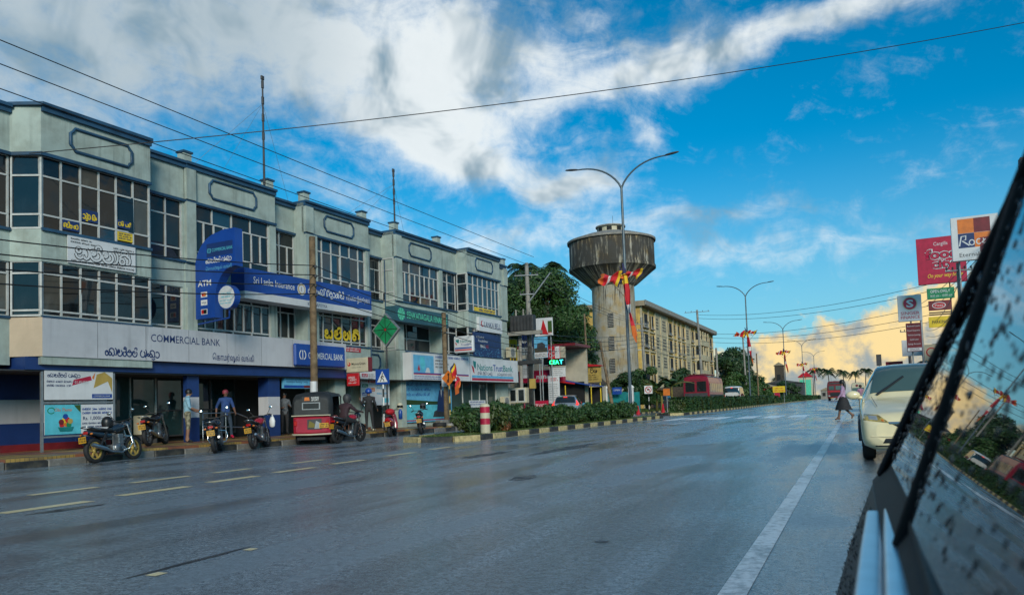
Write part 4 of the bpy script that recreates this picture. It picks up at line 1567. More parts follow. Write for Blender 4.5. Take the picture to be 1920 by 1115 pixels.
for k, (z, dx) in enumerate(((10.05, .5), (9.75, 0), (9.4, -.5))):
    wire('bare overhead wire running past the roof line, ' + ('uppermost', 'middle', 'lowest')[k] + ' of three', (-18.5 + dx, -12, z), (-18.5 + dx, 44.1, z + .25 - k * .1), .1, .014)
    wire('overhead wire from the transformer pole towards the far poles, ' + ('uppermost', 'middle', 'lowest')[k] + ' of three', (-18.5 + dx, 44.1, 9.4), (-19.6 + dx, 77, 9.1), .5, .014)
for k, z in enumerate((6.5, 6.15, 5.8, 5.45)):
    n_ = ('top', 'second', 'third', 'lowest')[k]
    wire('black service cable before the bank windows, ' + n_ + ' of four', (-18.5, -10, z - .8), (-18.15, 22.9, z), .95, .018)
    wire('black service cable between the wooden pole and the slim dark pole, ' + n_ + ' of four', (-18.15, 22.9, z), (-18.1, 32.7, z - .75), .12, .018)
    wire('black service cable from the slim dark pole to the transformer pole, ' + n_ + ' of four', (-18.1, 32.7, z - .75), (-18.4, 44, z - 1.1), .2, .018)
    wire('cable crossing low before the far trees and tower, ' + n_ + ' of four', (-18.5, 44.1, 5.6 - k * .35), (-19.7, 77, 8.0 - k * .4), .35, .02)
    wire('cable in front of the yellow building, ' + n_ + ' of four', (-19.7, 77, 8.0 - k * .4), (-19.6, 108, 8.6 - k * .55), .6, .025)
wire('single long wire crossing the whole sky above the street', (-20.1, 13.4, 8.3), (9.0, 34.2, 14.9), .5, .014, n=30)
for k, (z0, z1) in enumerate(((12.9, 10.2), (12.4, 9.6), (10.3, 8.4), (9.8, 7.6), (9.2, 7.0))):
    wire('high cable crossing the road by the yellow building, ' + ('first', 'second', 'third', 'fourth', 'fifth')[k] + ' from the top',
         (-19.6, 108, z0), (6.2, 74, z1), .9, .022, n=24)
for k in range(3):
    wire('cable climbing towards the top right corner behind the car, ' + ('left', 'middle', 'right')[k] + ' of three', (6.4 + k * .4, 30 + k, 8.6 + k * .3), (5.4 + k * .3, 74, 8.6 - k * .3), .5, .02)
    wire('slack cable beside the right-hand sign posts, ' + ('left', 'middle', 'right')[k] + ' of three', (5.0 + k * .3, 44, 6.6 - k * .5), (5.6, 74, 6.8 - k * .5), .7, .018)

# pedestrian crossing sign
t = thing('crossing_sign', 'blue square pedestrian crossing sign on a black and white post', 'traffic sign', (-18.0, 27, .2))
for k in range(6):
    MB().lathe([(.035, k * .35), (.035, k * .35 + .349)], 10).build('post_band', ('black', 'white')[k % 2], t)
box('plate', 'sign_blue', t, -.34, .34, -.05, -.035, 1.93, 2.56, bev=.006)
shape(t, 'white', [(-.26, 2.02), (.26, 2.02), (0, 2.48)], -.054, 'triangle')
mb = MB()
for pts in ([(0, 2.33), (-.02, 2.2)], [(-.02, 2.2), (-.1, 2.05)], [(-.02, 2.2), (.06, 2.13), (.08, 2.05)], [(0, 2.3), (-.08, 2.2)], [(0, 2.3), (.08, 2.22)]):
    mb.ribbon(pts, .035, 0, 0)
mb.build('walking_figure', 'black', t, (0, -.058, 0))
disc(t, 'black', .01, 2.37, .03, -.058)

# merge warning sign in a weighted base
t = thing('merge_sign', 'orange diamond merge warning sign on a banded post by the kerb', 'traffic sign', (-17.62, 32.0, .2))
for k in range(6):
    MB().lathe([(.04, .1 + k * .33), (.04, .1 + k * .33 + .329)], 10).build('post_band', ('black', 'gold')[k % 2], t)
MB().prism([(0, 1.90), (.37, 2.27), (0, 2.64), (-.37, 2.27)], -.06, -.045, 'y').build('plate', 'orange', t)
mb = MB()
for pts, w in (([(0, 2.05), (0, 2.45)], .05), ([(-.09, 2.02), (-.06, 2.15), (0, 2.22)], .045)):
    mb.ribbon(pts, w, 0, 0)
mb.build('arrow', 'black', t, (0, -.064, 0))
shape(t, 'black', [(-.07, 2.42), (.07, 2.42), (0, 2.52)], -.066, 'arrow_head')
MB().lathe([(.0, .14), (.2, .13), (.24, .07), (.22, 0), (0, 0)], 18).build('base', 'concrete', t)
f = tag(link('flag', flag_mesh(31, .9), None, (-17.5, 31.95, 2.9), (0, radians(25), radians(10))), 'small striped flag hanging beside the orange merge sign', 'flag')
f.scale = (.75, .6, .9)


def tyre(label, loc, r=.32, lying=True, group='old tyres by the kerb'):
    mb = MB()
    prof = [(r * .6, -.06), (r * .72, -.1), (r * .95, -.095), (r, -.05), (r, .05), (r * .95, .095), (r * .72, .1), (r * .6, .06), (r * .6, -.06)]
    mb.at((0, 0, .1 if lying else r), (0, 0, 0) if lying else (0, pi / 2, 0)).lathe(prof, 22)
    o = mb.build('old_tyre', 'rubber', None, loc)
    return tag(o, label, 'tyre', group)


tyre('old tyre lying by the kerb left of the merge sign', (-17.75, 31.2, .2))
tyre('old tyre lying behind the merge sign base', (-18.3, 33.6, .2))
tyre('old tyre lying right of the concrete blocks', (-17.8, 34.6, .2))
for k, (x, y, s, lab) in enumerate(((-17.75, 32.9, .8, 'large weathered concrete block at the foot of the slim pole'), (-18.2, 32.2, .5, 'smaller concrete block stacked behind the merge sign'))):
    tag(MB().box(-s / 2, s / 2, -.25, .25, 0, .3, bev=.05).build('concrete_block', 'kerb_grey', None, (x, y, .2), (0, 0, .2 + k)), lab, 'block')

# striped bollard on the nose of the island
t = thing('bollard', 'red and white banded concrete bollard on the nose of the traffic island', 'bollard', (-11.25, 22.8, .12))
for k, (z0, z1, m) in enumerate(((0, .34, 'plastic_cream'), (.34, .54, 'crimson'), (.54, .72, 'plastic_cream'), (.72, .92, 'crimson'))):
    MB().lathe([(.165, z0), (.163, z1 - .001)], 20).build('band', m, t)
MB().lathe([(.17, .92), (.165, .97), (.11, 1.02), (0, 1.04)], 20).build('cap', 'plastic_cream', t)


# boards facing down the street (local x to the right, front towards the camera)
def fboard(name, label, x0, x1, z0, z1, y, m, thick=.06, cat='sign', rotz=0.0, group=None, post=None, pm='galv'):
    r = thing(name, label, cat, (x0, y, z0), rotz, group)
    box('panel', m, r, 0, x1 - x0, 0, thick, 0, z1 - z0, bev=.006)
    for px in (post or ()):
        MB().tube([(px, thick + .05, z1 - z0 - .1), (px, thick + .05, -z0)], .04, 8).build('post', pm, r)
    return r


r = fboard('yellow_banner', 'yellow banner with tall dark figures at the end of the building', -20.6, -19.85, 3.5, 5.35, 45.2, 'yellow', .04, 'banner', post=(.1,))
for x in (.12, .32, .52):
    shape(r, 'darkgrey', [(x, .3), (x + .13, .3), (x + .13, 1.4), (x + .06, 1.55), (x, 1.4)], -.004)
r = fboard('tyre_billboard', 'navy and white billboard with large white letter C', -20.35, -19.3, 4.4, 6.35, 46.6, 'navy', .06, 'billboard', post=(.1, .9))
mb = MB()
mb.ribbon(_arc(.42, 1.2, .24, .38, 50, 310), .13, 0, 0)
mb.build('lettering', 'signwhite', r, (0, -.004, 0))
rect(r, 'orange', .62, .95, 1.32, 1.46)
rect(r, 'orange', .62, .95, 1.0, 1.14)
rect(r, 'signwhite', .02, 1.03, .02, .5)
lines(r, .06, 1.0, .3, -.004, 2, .15, .09, 'darkgrey', 3, .1)
r = fboard('fashion_billboard', 'pale billboard with a red triangle figure, topmost of the roadside boards', -19.9, -18.6, 5.75, 6.98, 48.5, 'signwhite', .06, 'billboard', post=(.2, 1.1))
shape(r, 'red', [(.35, .1), (.95, .1), (.62, 1.15)], -.004)
rect(r, 'leaf_mid', .95, 1.25, .2, 1.0)
text(r, 'RED', .8, .1, -.004, .16, 'red', .4)
r = fboard('truck_billboard', 'billboard with a dark truck picture and white caption strip', -19.93, -18.95, 4.25, 5.68, 48.3, 'skyblue', .06, 'billboard', post=(.5,))
rect(r, 'soil', .02, .96, .38, .68)
shape(r, 'darkgrey', [(.2, .6), (.8, .6), (.82, .9), (.6, 1.05), (.25, 1.0)], -.006)
rect(r, 'signwhite', .02, .96, .02, .38)
lines(r, .06, .92, .22, -.004, 2, .12, .07, 'darkgrey', 6, .1)
r = fboard('drink_board', 'red drinks board with white script beside a white list', -19.33, -18.45, 4.2, 5.06, 49.3, 'red', .06, 'billboard')
rect(r, 'signwhite', .52, .86, .02, .84)
mb = MB()
mb.ribbon(_arc(.16, .52, .09, .16, 60, 320), .04, 0, 0)
mb.ribbon([(.24, .4), (.3, .62), (.34, .42), (.4, .6), (.46, .4)], .035, 0, 0)
mb.ribbon(_arc(.2, .24, .1, .13, 60, 320), .04, 0, 0)
mb.ribbon([(.3, .15), (.36, .34), (.42, .16), (.48, .3)], .035, 0, 0)
mb.build('lettering', 'signwhite', r, (0, -.004, 0))
lines(r, .56, .82, .65, -.004, 5, .13, .05, 'darkgrey', 7, .2)
mat('neon_green', (.02, .5, .1), .4, .0, emit=(.02, 1.0, .22), estr=4.0)
mat('neon_blue', (.02, .3, .6), .4, .0, emit=(.03, .8, .8), estr=3.0)
r = fboard('neon_sign', 'black box sign with glowing green neon lettering', -19.6, -18.3, 3.74, 4.28, 49.9, 'black', .12, 'sign', post=(.15,), pm='darkgrey')
text(r, 'CEA', .12, .13, -.01, .28, 'neon_green', .72, bold=.012)
text(r, 'T', .88, .13, -.01, .28, 'neon_blue', .26, bold=.012)
r = fboard('grey_board', 'pale board of small grey print under the neon sign', -19.55, -18.4, 2.98, 3.68, 50.1, 'signwhite', .05)
lines(r, .08, 1.05, .52, 0, 4, .14, .06, 'galv', 8)
r = fboard('notice_board', 'tall white notice board with red heading beside the silver hatchback', -19.55, -18.72, 1.15, 3.05, 49.7, 'signwhite', .05, post=(.1, .75))
lines(r, .2, .65, 1.68, 0, 2, .13, .1, 'red', 9, .05)
lines(r, .06, .78, 1.3, 0, 8, .15, .05, 'darkgrey', 10)
r = fboard('poster_board', 'white and red poster board behind the transformer pole', -20.6, -19.75, 2.9, 4.2, 47.6, 'signwhite', .05)
disc(r, 'red', .6, .95, .2)
lines(r, .08, .6, .6, 0, 4, .12, .06, 'galv', 12)
r = fboard('red_shop_fascia', 'dark red shop fascia with white lettering beyond the building end', -22.3, -18.9, 2.7, 3.55, 51, 'crimson', .5)
text(r, 'nanos', 1.35, .25, 0, .34, 'signwhite', 1.3, bold=.02)
t = thing('tyre_shop', 'low open-fronted tyre shop with tawny walls beyond the long building', 'shop', (-23.5, 51.5, 0))
box('wall', 'wall_cream', t, 0, 5.2, 3, 3.2, 0, 5.2)
box('wall', 'wall_cream', t, 0, .2, 0, 3, 0, 5.2)
box('wall', 'dark', t, .2, 5.0, 2.6, 2.9, 0, 2.7)
box('roof', 'maroon', t, -.2, 5.4, -.0, 3.4, 5.21, 5.4)
box('upper_wall', 'wall_cream', t, .2, 4.6, 0.02, .2, 3.56, 5.2)
window(t, 2.9, 4.2, [(3.9, 4.9, [3.5])], 0, 'pane', deep=.0)
for k in range(5):
    tyre('large tyre leaning in the shop front, ' + ('first', 'second', 'third', 'fourth', 'fifth')[k] + ' of the row from the left', (-21.2 + k * .38, 51.6 + .1 * k, .0), .5, False, 'tyres in the shop front')
r = fboard('red_banner', 'low red banner with white letters behind the island shrubs', -20.6, -18.6, .55, 1.35, 47.2, 'crimson', .04, 'banner')
text(r, 'TYRE SERVICE', .15, .4, 0, .2, 'signwhite', 1.7)
lines(r, .15, 1.8, .15, 0, 1, .1, .1, 'signwhite', 3)

# battery cabinet
t = thing('display_cabinet', 'cream three-door display cabinet standing before the dark shop front', 'cabinet', (-20.3, 43.4, .22))
box('carcass', 'plastic_cream', t, 0, 1.75, 0, .45, 1.0, 1.95, bev=.02)
for k in range(3):
    d_ = box('door', 'frame', t, .08 + k * .55, .58 + k * .55, -.03, -.001, 1.06, 1.9)
    box('glass', 'pane', d_, .15 + k * .55, .51 + k * .55, -.036, -.031, 1.14, 1.82)
for x in (.06, 1.62):
    box('leg', 'darkgrey', t, x, x + .07, .1, .4, 0, .999)

# tea stall with blue roof, school name board, teal gates
t = thing('stall', 'small stall with blue sheet roof and yellow posts behind the hatchback', 'stall', (-20.6, 53.4, 0))
MB().prism([(0, 2.95), (3.1, 2.3), (3.1, 2.36), (0, 3.03)], 0, 2.6, 'y').build('roof', 'sign_blue', t)
MB().prism([(.0, 2.78), (1.7, 2.5), (1.7, 2.6), (0, 2.93)], -.03, -.002, 'y').build('valance', 'red', t)
for x, y in ((.9, .1), (2.9, .1), (.9, 2.4), (2.9, 2.4)):
    MB().tube([(x, y, 0), (x, y, 2.45)], .04, 8).build('post', 'yellow', t)
box('counter', 'teal', t, .3, 2.6, .5, 1.0, 0, 1.0)
box('back_wall', 'dark', t, 0, 3.0, 2.4, 2.5, 0, 2.3)
for k in range(8):
    box('goods', ('yellow', 'red', 'skyblue', 'green')[k % 4], t, .4 + k * .27, .6 + k * .27, .6, .8, 1.0, 1.0 + .12 + .05 * (k % 3))
t = thing('gabled_hut', 'small brown-roofed hut between the notice boards and the school board', 'hut', (-22.0, 58.5, 0))
MB().prism([(0, 2.6), (1.5, 4.1), (3.0, 2.6)], 0, 3.5, 'y').build('roof', 'bark', t)
box('wall', 'wall_cream', t, .15, 2.85, .1, 3.4, 0, 2.6)
r = fboard('school_board', 'buff name board with dark lettering under a red ridge roof', -19.75, -17.55, 2.65, 3.85, 55.6, 'gold', .08, 'sign', post=(.15, 2.05), pm='yellow')
MB().prism([(-.1, 1.2), (2.3, 1.2), (2.3, 1.26), (1.1, 1.42), (-.1, 1.26)], -.2, .3, 'y').build('ridge_roof', 'red', r)
sinhala(r, 'ma la u la hal _ pa i ti'.replace('ti', 'ta').split(), .3, .72, 0, .3, 'black', 1.6, .17)
lines(r, .25, 2.0, .5, 0, 3, .16, .09, 'black', 15, .15)


def gate_pillar(x, y, label):
    t = thing('gate_pillar', label, 'pillar', (x, y, 0), 0, 'white gate pillars')
    box('shaft', 'white', t, -.2, .2, -.2, .2, 0, 2.3, bev=.02)
    MB().lathe([(.3, 2.3), (.3, 2.38), (.16, 2.5), (0, 2.62)], 4, smooth=False).build('cap', 'white', t)


gate_pillar(-20.6, 60.6, 'white capped gate pillar left of the teal wall panel')
gate_pillar(-19.3, 62, 'white capped gate pillar between the two teal wall panels')
gate_pillar(-17.9, 65, 'white capped gate pillar at the right end of the teal wall')
for lab, x0, x1, y in (('teal gate wall panel left of the leaning pole', -20.4, -19.5, 61.2), ('teal gate wall panel right of the leaning pole', -19.1, -17.9, 63.4), ('long teal boundary wall behind the shrubs', -17.7, -24, 67)):
    tag(box('boundary_wall', 'teal', None, x0, x1, y, y + .15, 0, 1.95), lab, 'wall')
r = fboard('blue_board', 'small blue and white board on the teal gate', -18.9, -18.1, 1.75, 2.35, 62.8, 'sign_blue', .05)
text(r, 'OPEN', .12, .3, 0, .14, 'signwhite', .55)

# no-overtaking sign, small orange board and cones on the verge
t = thing('prohibition_sign', 'white square sign with red ring on a thin striped post', 'traffic sign', (-16.7, 66.4, .05))
for k in range(5):
    MB().lathe([(.03, k * .35), (.03, k * .35 + .349)], 8).build('post_band', ('black', 'white')[k % 2], t)
box('plate', 'white', t, -.36, .36, -.05, -.035, 1.7, 2.4)
mb = MB()
mb.ribbon(_arc(0, 2.05, .26, .26, 0, 360, 24), .06, 0, 0)
mb.ribbon([(-.18, 2.23), (.18, 1.87)], .05, 0, 0)
mb.build('ring', 'red', t, (0, -.055, 0))
shape(t, 'black', [(-.12, 2.0), (.12, 2.0), (.1, 2.14), (-.1, 2.14)], -.053, 'symbol')
r = fboard('orange_board', 'small orange board among the banana plants', -15.9, -15.3, 1.55, 2.15, 68.5, 'orange', .03, post=(.3,))
t = fboard('stop_board', 'small red round board low beside the nearest lamp post', -16.6, -16.1, .3, .8, 60, 'red', .03, post=(.25,))


def cone(x, y, label, h=.85):
    t = thing('traffic_cone', label, 'traffic cone', (x, y, 0), 0, 'traffic cones')
    MB().lathe([(.2, .03), (.17, .06), (.045, h), (0, h)], 16).build('body', 'red', t)
    box('base', 'maroon', t, -.24, .24, -.24, .24, 0, .035)


cone(-15.3, 65.6, 'red traffic cone on the road beside the verge opposite the hedge gap')
cone(-16.4, 61.5, 'red traffic cone half hidden behind the last island shrub', .75)
r = fboard('hanging_notice', 'yellow notice board with red print above the far hedge', -12.5, -10.6, 1.85, 2.85, 131, 'yellow', .06, post=(.2, 1.7))
lines(r, .3, 1.6, .6, 0, 1, .1, .16, 'red', 3, .2)
lines(r, .15, 1.75, .2, 0, 1, .1, .2, 'red', 4, .05)
t = fboard('red_board', 'small red board under the yellow notice in the far hedge', -12.2, -11.4, 1.1, 1.8, 130.4, 'crimson', .05, post=(.4,))

# ------------------------------------------------------------------ right-hand roadside signs
r = fboard('finance_box_sign', 'white rounded finance box sign with red S emblem above a maroon list', 2.32, 3.5, 5.0, 6.45, 48, 'signwhite', .3, post=(.62,))
disc(r, 'plastic_cream', .6, .98, .38, -.004)
disc(r, 'crimson', .6, .98, .33, -.008)
text(r, 'S', .42, .78, -.01, .40, 'signwhite', .36, bold=.03)
text(r, 'SINGER', .12, .36, 0, .17, 'crimson', .94, bold=.01)
text(r, 'FINANCE', .12, .13, 0, .17, 'crimson', .94, bold=.01)
r = fboard('service_list', 'maroon list board of white loan services under the finance box sign', 2.66, 3.4, 3.3, 4.88, 48, 'maroon', .2)
for k, s in enumerate(('Business Loans', 'Fixed Deposits', 'Vehicle Leasing', 'Gold Loan', 'Savings Accounts')):
    text(r, s, .37, 1.38 - k * .25, 0, .085, 'signwhite', .62 if k != 3 else .42, align='CENTER')
rect(r, 'signwhite', .02, .72, .03, .2)
text(r, 'SINGER', .12, .07, -.004, .1, 'maroon', .5)
r = fboard('supermarket_sign', 'large crimson supermarket sign with outlined letters and yellow slogan', 4.26, 7.2, 8.45, 11.65, 60, 'crimson', .35, post=(1.9,), pm='darkgrey', rotz=radians(-3))
text(r, 'Cargills', 1.05, 2.62, 0, .24, 'signwhite', .85)
for m_, b_, y_ in (('signwhite', .10, -.002), ('black', .055, -.008), ('crimson', .028, -.014)):
    text(r, 'food', .5, 1.72, y_, .62, m_, 2.0, bold=b_)
    text(r, 'city', .85, 1.08, y_, .55, m_, 1.45, bold=b_)
text(r, 'On your way home', .6, .42, 0, .27, 'yellow', 2.1, bold=.01, shear=.35)
r = fboard('opening_board', 'dark green opening hours board below the supermarket sign', 4.75, 6.4, 7.4, 8.14, 60, 'green', .2)
text(r, 'OPEN DAILY', .2, .42, 0, .2, 'signwhite', 1.2, bold=.01)
text(r, '8:00 am - 10:00 pm', .2, .14, 0, .16, 'signwhite', 1.3)
r = fboard('food_board', 'dark board with a red and white oval under the opening hours', 4.8, 6.2, 6.62, 7.28, 60, 'maroon', .2)
disc(r, 'signwhite', .62, .33, .42, -.004, .22)
disc(r, 'red', .62, .33, .37, -.008, .18)
text(r, 'Pizza', .38, .26, -.01, .15, 'signwhite', .5)
r = fboard('parking_board', 'yellow parking board, lowest on the supermarket sign post', 4.75, 6.05, 5.45, 6.18, 60, 'yellow', .15)
text(r, 'PARKING', .2, .25, 0, .22, 'black', .95, bold=.01)
for z in (6.28, 6.42):
    tag(box('sign_strip', 'dark', None, 4.8, 6.1, 60, 60.1, z, z + .08), 'thin dark strip between the parking and food boards, ' + ('lower' if z < 6.3 else 'upper') + ' one', 'strip')
r = fboard('tile_sign', 'white framed tile company sign with four coloured squares and white script', 4.72, 6.75, 7.5, 9.68, 44, 'signwhite', .35, post=(.3, 1.7), rotz=radians(-2))
for x, z, m in ((.28, 1.35, 'orange'), (.98, 1.35, 'maroon'), (.28, .62, 'navy'), (.98, .62, 'orange'), (1.2, .35, 'maroon')):
    rect(r, m, x, x + .7, z, z + .72, -.004 if z > .5 else -.006)
mb = MB()
mb.ribbon([(.32, .72), (.42, 1.2), (.62, 1.22), (.6, 1.02), (.45, .98), (.75, .72)], .06, 0, 0)
mb.ribbon(_arc(.86, .86, .11, .13, 0, 360), .05, 0, 0)
mb.ribbon(_arc(1.16, .88, .1, .13, 50, 320), .05, 0, 0)
mb.ribbon([(1.28, .8), (1.45, .98), (1.36, 1.02), (1.36, .76), (1.6, .9), (1.75, 1.35)], .05, 0, 0)
mb.build('lettering', 'signwhite', r, (0, -.012, 0))
text(r, 'Eternale', .3, .18, 0, .2, 'darkgrey', 1.0)
pole('concrete pole on the right pavement in front of the tile sign', 5.0, 44.6, 7.4, .14, .1, 'concrete', group='utility poles', arms=((7.0, 1.2, 0),))
t = fboard('dark_billboard', 'tall dark billboard edge at the top right behind the car pillar', 5.35, 8.4, 6.9, 8.7, 30, 'darkgrey', .4, 'billboard', post=(.5, 2.6))

# right-hand shops
rnd = random.Random(11)
y = 46
for k, (w, h, m, lab) in enumerate(((13, 5.2, 'wall', 'grey-green low shop building behind the right-hand sign posts'), (11, 6.4, 'wall_cream', 'cream two-storey shop building second along the right pavement'),
                                    (14, 4.4, 'darkgrey', 'dark fronted shop row third along the right pavement'), (16, 5.4, 'wall', 'grey shop building fourth along the right pavement'),
                                    (20, 4.4, 'wall_cream', 'far cream shop building on the right pavement'))):
    b = thing('shop_building', lab, 'building', (7.4, y, .1), pi / 2, 'right-hand shops')
    # local x runs along the street, y points away from the road (negative world x) -> build towards -y
    box('wall', m, b, 0, w, -9, 0, 0, h)
    box('roof', 'darkgrey', b, -.2, w + .2, -9.2, .5, h, h + .2)
    box('canopy', ('maroon', 'red', 'sign_blue', 'green', 'crimson')[k], b, .3, w - .3, .01, .9, 2.9, 3.5)
    for q in range(int(w // 3.2)):
        box('shop_front', 'shopglass', b, .5 + q * 3.2, 3.2 + q * 3.2, .01, .05, .2, 2.7)
        f_ = box('window', 'frame', b, .9 + q * 3.2, 2.7 + q * 3.2, .01, .06, 3.7, h - .5 if h > 5 else 4.2)
        box('pane', 'pane', f_, 1.0 + q * 3.2, 2.6 + q * 3.2, .061, .07, 3.78, (h - .58) if h > 5 else 4.12)
    y += w + .4
for k, (x, y_, z, w, h, m, lab) in enumerate(((3.5, 70, 4.0, 1.5, 1.3, 'signwhite', 'white roadside board beyond the maroon loan list'), (2.3, 72, 3.0, 1.3, .7, 'red', 'red roadside board above the white car roof'),
                                              (4.4, 62, 3.3, 1.1, 1.1, 'plastic_cream', 'cream board with round red badge right of the loan list'), (2.0, 90, 4.0, .5, 1.2, 'darkgrey', 'narrow dark board above the far right shops'))):
    r = fboard('roadside_board', lab, x, x + w, z, z + h, y_, m, .15, post=(w / 2,))
    if k == 2:
        mb = MB()
        mb.ribbon(_arc(.55, .55, .3, .3, 0, 360, 24), .08, 0, 0)
        mb.build('badge', 'red', r, (0, -.004, 0))
pole('dark utility pole among the right-hand shop signs', 4.6, 80, 7.0, .16, .12, 'darkgrey', arms=((6.6, 1.4, 0),))
pole('pale pole beside the maroon loan list', 4.0, 56, 6.0, .08, .07, 'galv')

# ------------------------------------------------------------------ vehicles
def wheel(parent, loc, r, w, rim='engine', spokes=6, name='wheel', axis='y', rimr=.62):
    """tyre as the part, rim and spokes as its sub-parts; axle along local y"""
    prof = [(r * rimr, -w * .42), (r * .80, -w * .5), (r * .95, -w * .46), (r, -w * .25), (r, w * .25), (r * .95, w * .46), (r * .80, w * .5), (r * rimr, w * .42), (r * rimr, -w * .42)]
    t = MB().lathe(prof, 26, 'y').build(name, 'rubber', parent, loc)
    m = MB()
    m.lathe([(r * rimr * .86, -w * .3), (r * rimr * 1.0, -w * .36), (r * rimr * 1.0, w * .36), (r * rimr * .86, w * .3), (r * rimr * .86, -w * .3)], 26, 'y')
    m.lathe([(0, -w * .35), (r * .17, -w * .33), (r * .17, w * .33), (0, w * .35)], 14, 'y')
    for k in range(spokes):
        a = 2 * pi * k / spokes
        m.at((0, 0, 0), (0, a, 0)).box(r * .1, r * rimr * .92, -w * .16, w * .16, -r * .06, r * .06)
    m.build('rim', rim, t)
    return t


def plate(parent, x, z, y0=-.13, w=.26, h=.17, m='plate_yellow', s='BBX 4821', rz=-pi / 2, tilt=0):
    """number plate facing -x"""
    o = MB().box(-w / 2, w / 2, -.004, .004, -h / 2, h / 2).build('number_plate', m, parent, (x, 0, z), (0, 0, rz))
    lines(o, -w * .4, w * .42, .015, -.004, 2, h * .42, h * .3, 'black', int(abs(z) * 1000), .1)
    return o


def motorcycle(label, loc, heading, body='black', rim='gold', lean=radians(7), group='parked motorcycles', guard=True, tankm=None, seed=0):
    """x forward; heading = azimuth from +Y, clockwise, in degrees"""
    t = thing('motorcycle', label, 'motorcycle', loc, 0, group, rot=(0, 0, pi / 2 - radians(heading)))
    t.rotation_euler = (Matrix.Rotation(pi / 2 - radians(heading), 3, 'Z') @ Matrix.Rotation(-lean, 3, 'X')).to_euler()
    R = .30
    wheel(t, (-.64, 0, R), R, .11, rim, 6, rimr=.72)
    fw = wheel(t, (.64, 0, R), R, .09, rim, 6, rimr=.72)
    f = MB()
    for s in (-1, 1):
        f.tube([(.64, s * .085, R), (.43, s * .085, .92)], [.024, .028], 8)
    f.tube([(.40, -.1, .90), (.40, .1, .90)], .03, 8)
    f.build('fork', 'steel', t)
    MB().tube([(.34, -.36, .99), (.37, -.28, 1.03), (.40, -.1, 1.0), (.40, .1, 1.0), (.37, .28, 1.03), (.34, .36, .99)], .014, 8).build('handlebar', 'black', t)
    g = MB()
    for s in (-1, 1):
        g.tube([(.34, s * .36, .99), (.355, s * .25, 1.02)], .022, 8)
    g.build('grips', 'rubber', t)
    for s in (-1, 1):
        m = MB().tube([(.38, s * .22, 1.03), (.36, s * .33, 1.2)], .008, 6)
        m.at((.36, s * .36, 1.24), (0, 0, 0)).ball((0, 0, 0), (.02, .065, .04))
        mo = m.build('mirror', 'black', t)
        MB().ball((.345, s * .36, 1.24), (.008, .056, .033)).build('mirror_glass', 'chrome', mo)
    h = MB().at((.50, 0, .90), (0, radians(12), 0)).lathe([(0, .10), (.07, .09), (.10, .03), (.09, -.08), (0, -.12)], 14, 'x').build('headlight', body, t)
    MB().at((.50, 0, .90), (0, radians(12), 0)).lathe([(0, .115), (.06, .108), (.085, .09)], 14, 'x').build('lens', 'lens_clear', h)
    tank = []
    for x, w, z0, z1 in ((-.08, .10, .72, .84), (0, .15, .70, .90), (.14, .17, .70, .955), (.28, .155, .74, .95), (.37, .08, .80, .90)):
        tank.append([(x, w * cos(a), (z0 + z1) / 2 + (z1 - z0) / 2 * sin(a)) for a in [2 * pi * k / 14 for k in range(14)]])
    MB().loft(tank).build('fuel_tank', tankm or body, t)
    seat = []
    for x, w, z0, z1 in ((-.74, .07, .80, .86), (-.66, .12, .76, .87), (-.4, .14, .73, .845), (-.15, .12, .72, .81), (-.05, .08, .73, .80)):
        seat.append([(x, w * cos(a), (z0 + z1) / 2 + (z1 - z0) / 2 * sin(a)) for a in [2 * pi * k / 14 for k in range(14)]])
    MB().loft(seat).build('seat', 'rubber', t)
    tail = []
    for x, w, z0, z1 in ((-.86, .05, .74, .80), (-.80, .09, .69, .80), (-.55, .12, .62, .77), (-.25, .12, .56, .74), (-.1, .09, .58, .72)):
        tail.append([(x, w * cos(a), (z0 + z1) / 2 + (z1 - z0) / 2 * sin(a)) for a in [2 * pi * k / 12 for k in range(12)]])
    MB().loft(tail).build('side_cover', body, t)
    MB().box(-.875, -.84, -.07, .07, .70, .77, bev=.012).build('tail_light', 'lens_red', t)
    MB().tube([(-.5, -.12, .80), (-.85, -.12, .88), (-.9, 0, .885), (-.85, .12, .88), (-.5, .12, .80)], .012, 6).build('grab_rail', 'steel', t)
    for s in (-1, 1):
        MB().ball((-.83, s * .15, .70), (.03, .04, .025)).build('indicator', 'lens_orange', t)
    mg = MB()
    mg.lathe([(R + .035, -.06), (R + .045, 0), (R + .035, .06)], 14, 'y', a0=radians(-20), a1=radians(110))
    o = mg.build('rear_mudguard', 'black', t, (-.64, 0, R))
    o = MB().lathe([(R + .025, -.05), (R + .035, 0), (R + .025, .05)], 14, 'y', a0=radians(-55), a1=radians(60)).build('front_mudguard', body, t, (.64, 0, R))
    MB().box(-.96, -.94, -.03, .03, .45, .70).build('plate_bracket', 'black', t)
    plate(t, -.97, .57, w=.21, h=.15)
    e = MB()
    e.box(-.12, .26, -.12, .12, .24, .42, bev=.04)
    e.box(.10, .27, -.085, .085, .40, .68, bev=.02)
    for k in range(6):
        e.box(.08, .29, -.10, .10, .44 + k * .038, .452 + k * .038)
    e.at((.0, -.13, .33)).lathe([(0, -.03), (.10, -.025), (.11, .02)], 14, 'y')
    e.at((.0, .13, .33)).lathe([(.11, -.02), (.10, .025), (0, .03)], 14, 'y')
    e.build('engine', 'engine', t)
    fr = MB()
    fr.tube([(.40, 0, .88), (.32, 0, .5), (.25, 0, .24), (-.2, 0, .22), (-.28, 0, .5), (-.15, 0, .72), (.36, 0, .82)], .022, 7)
    for s in (-1, 1):
        fr.tube([(-.22, s * .08, .36), (-.64, s * .075, R)], .02, 6)
        fr.tube([(-.3, s * .11, .72), (-.56, s * .1, .36)], .03, 7)
    fr.build('frame', 'black', t)
    ex = MB()
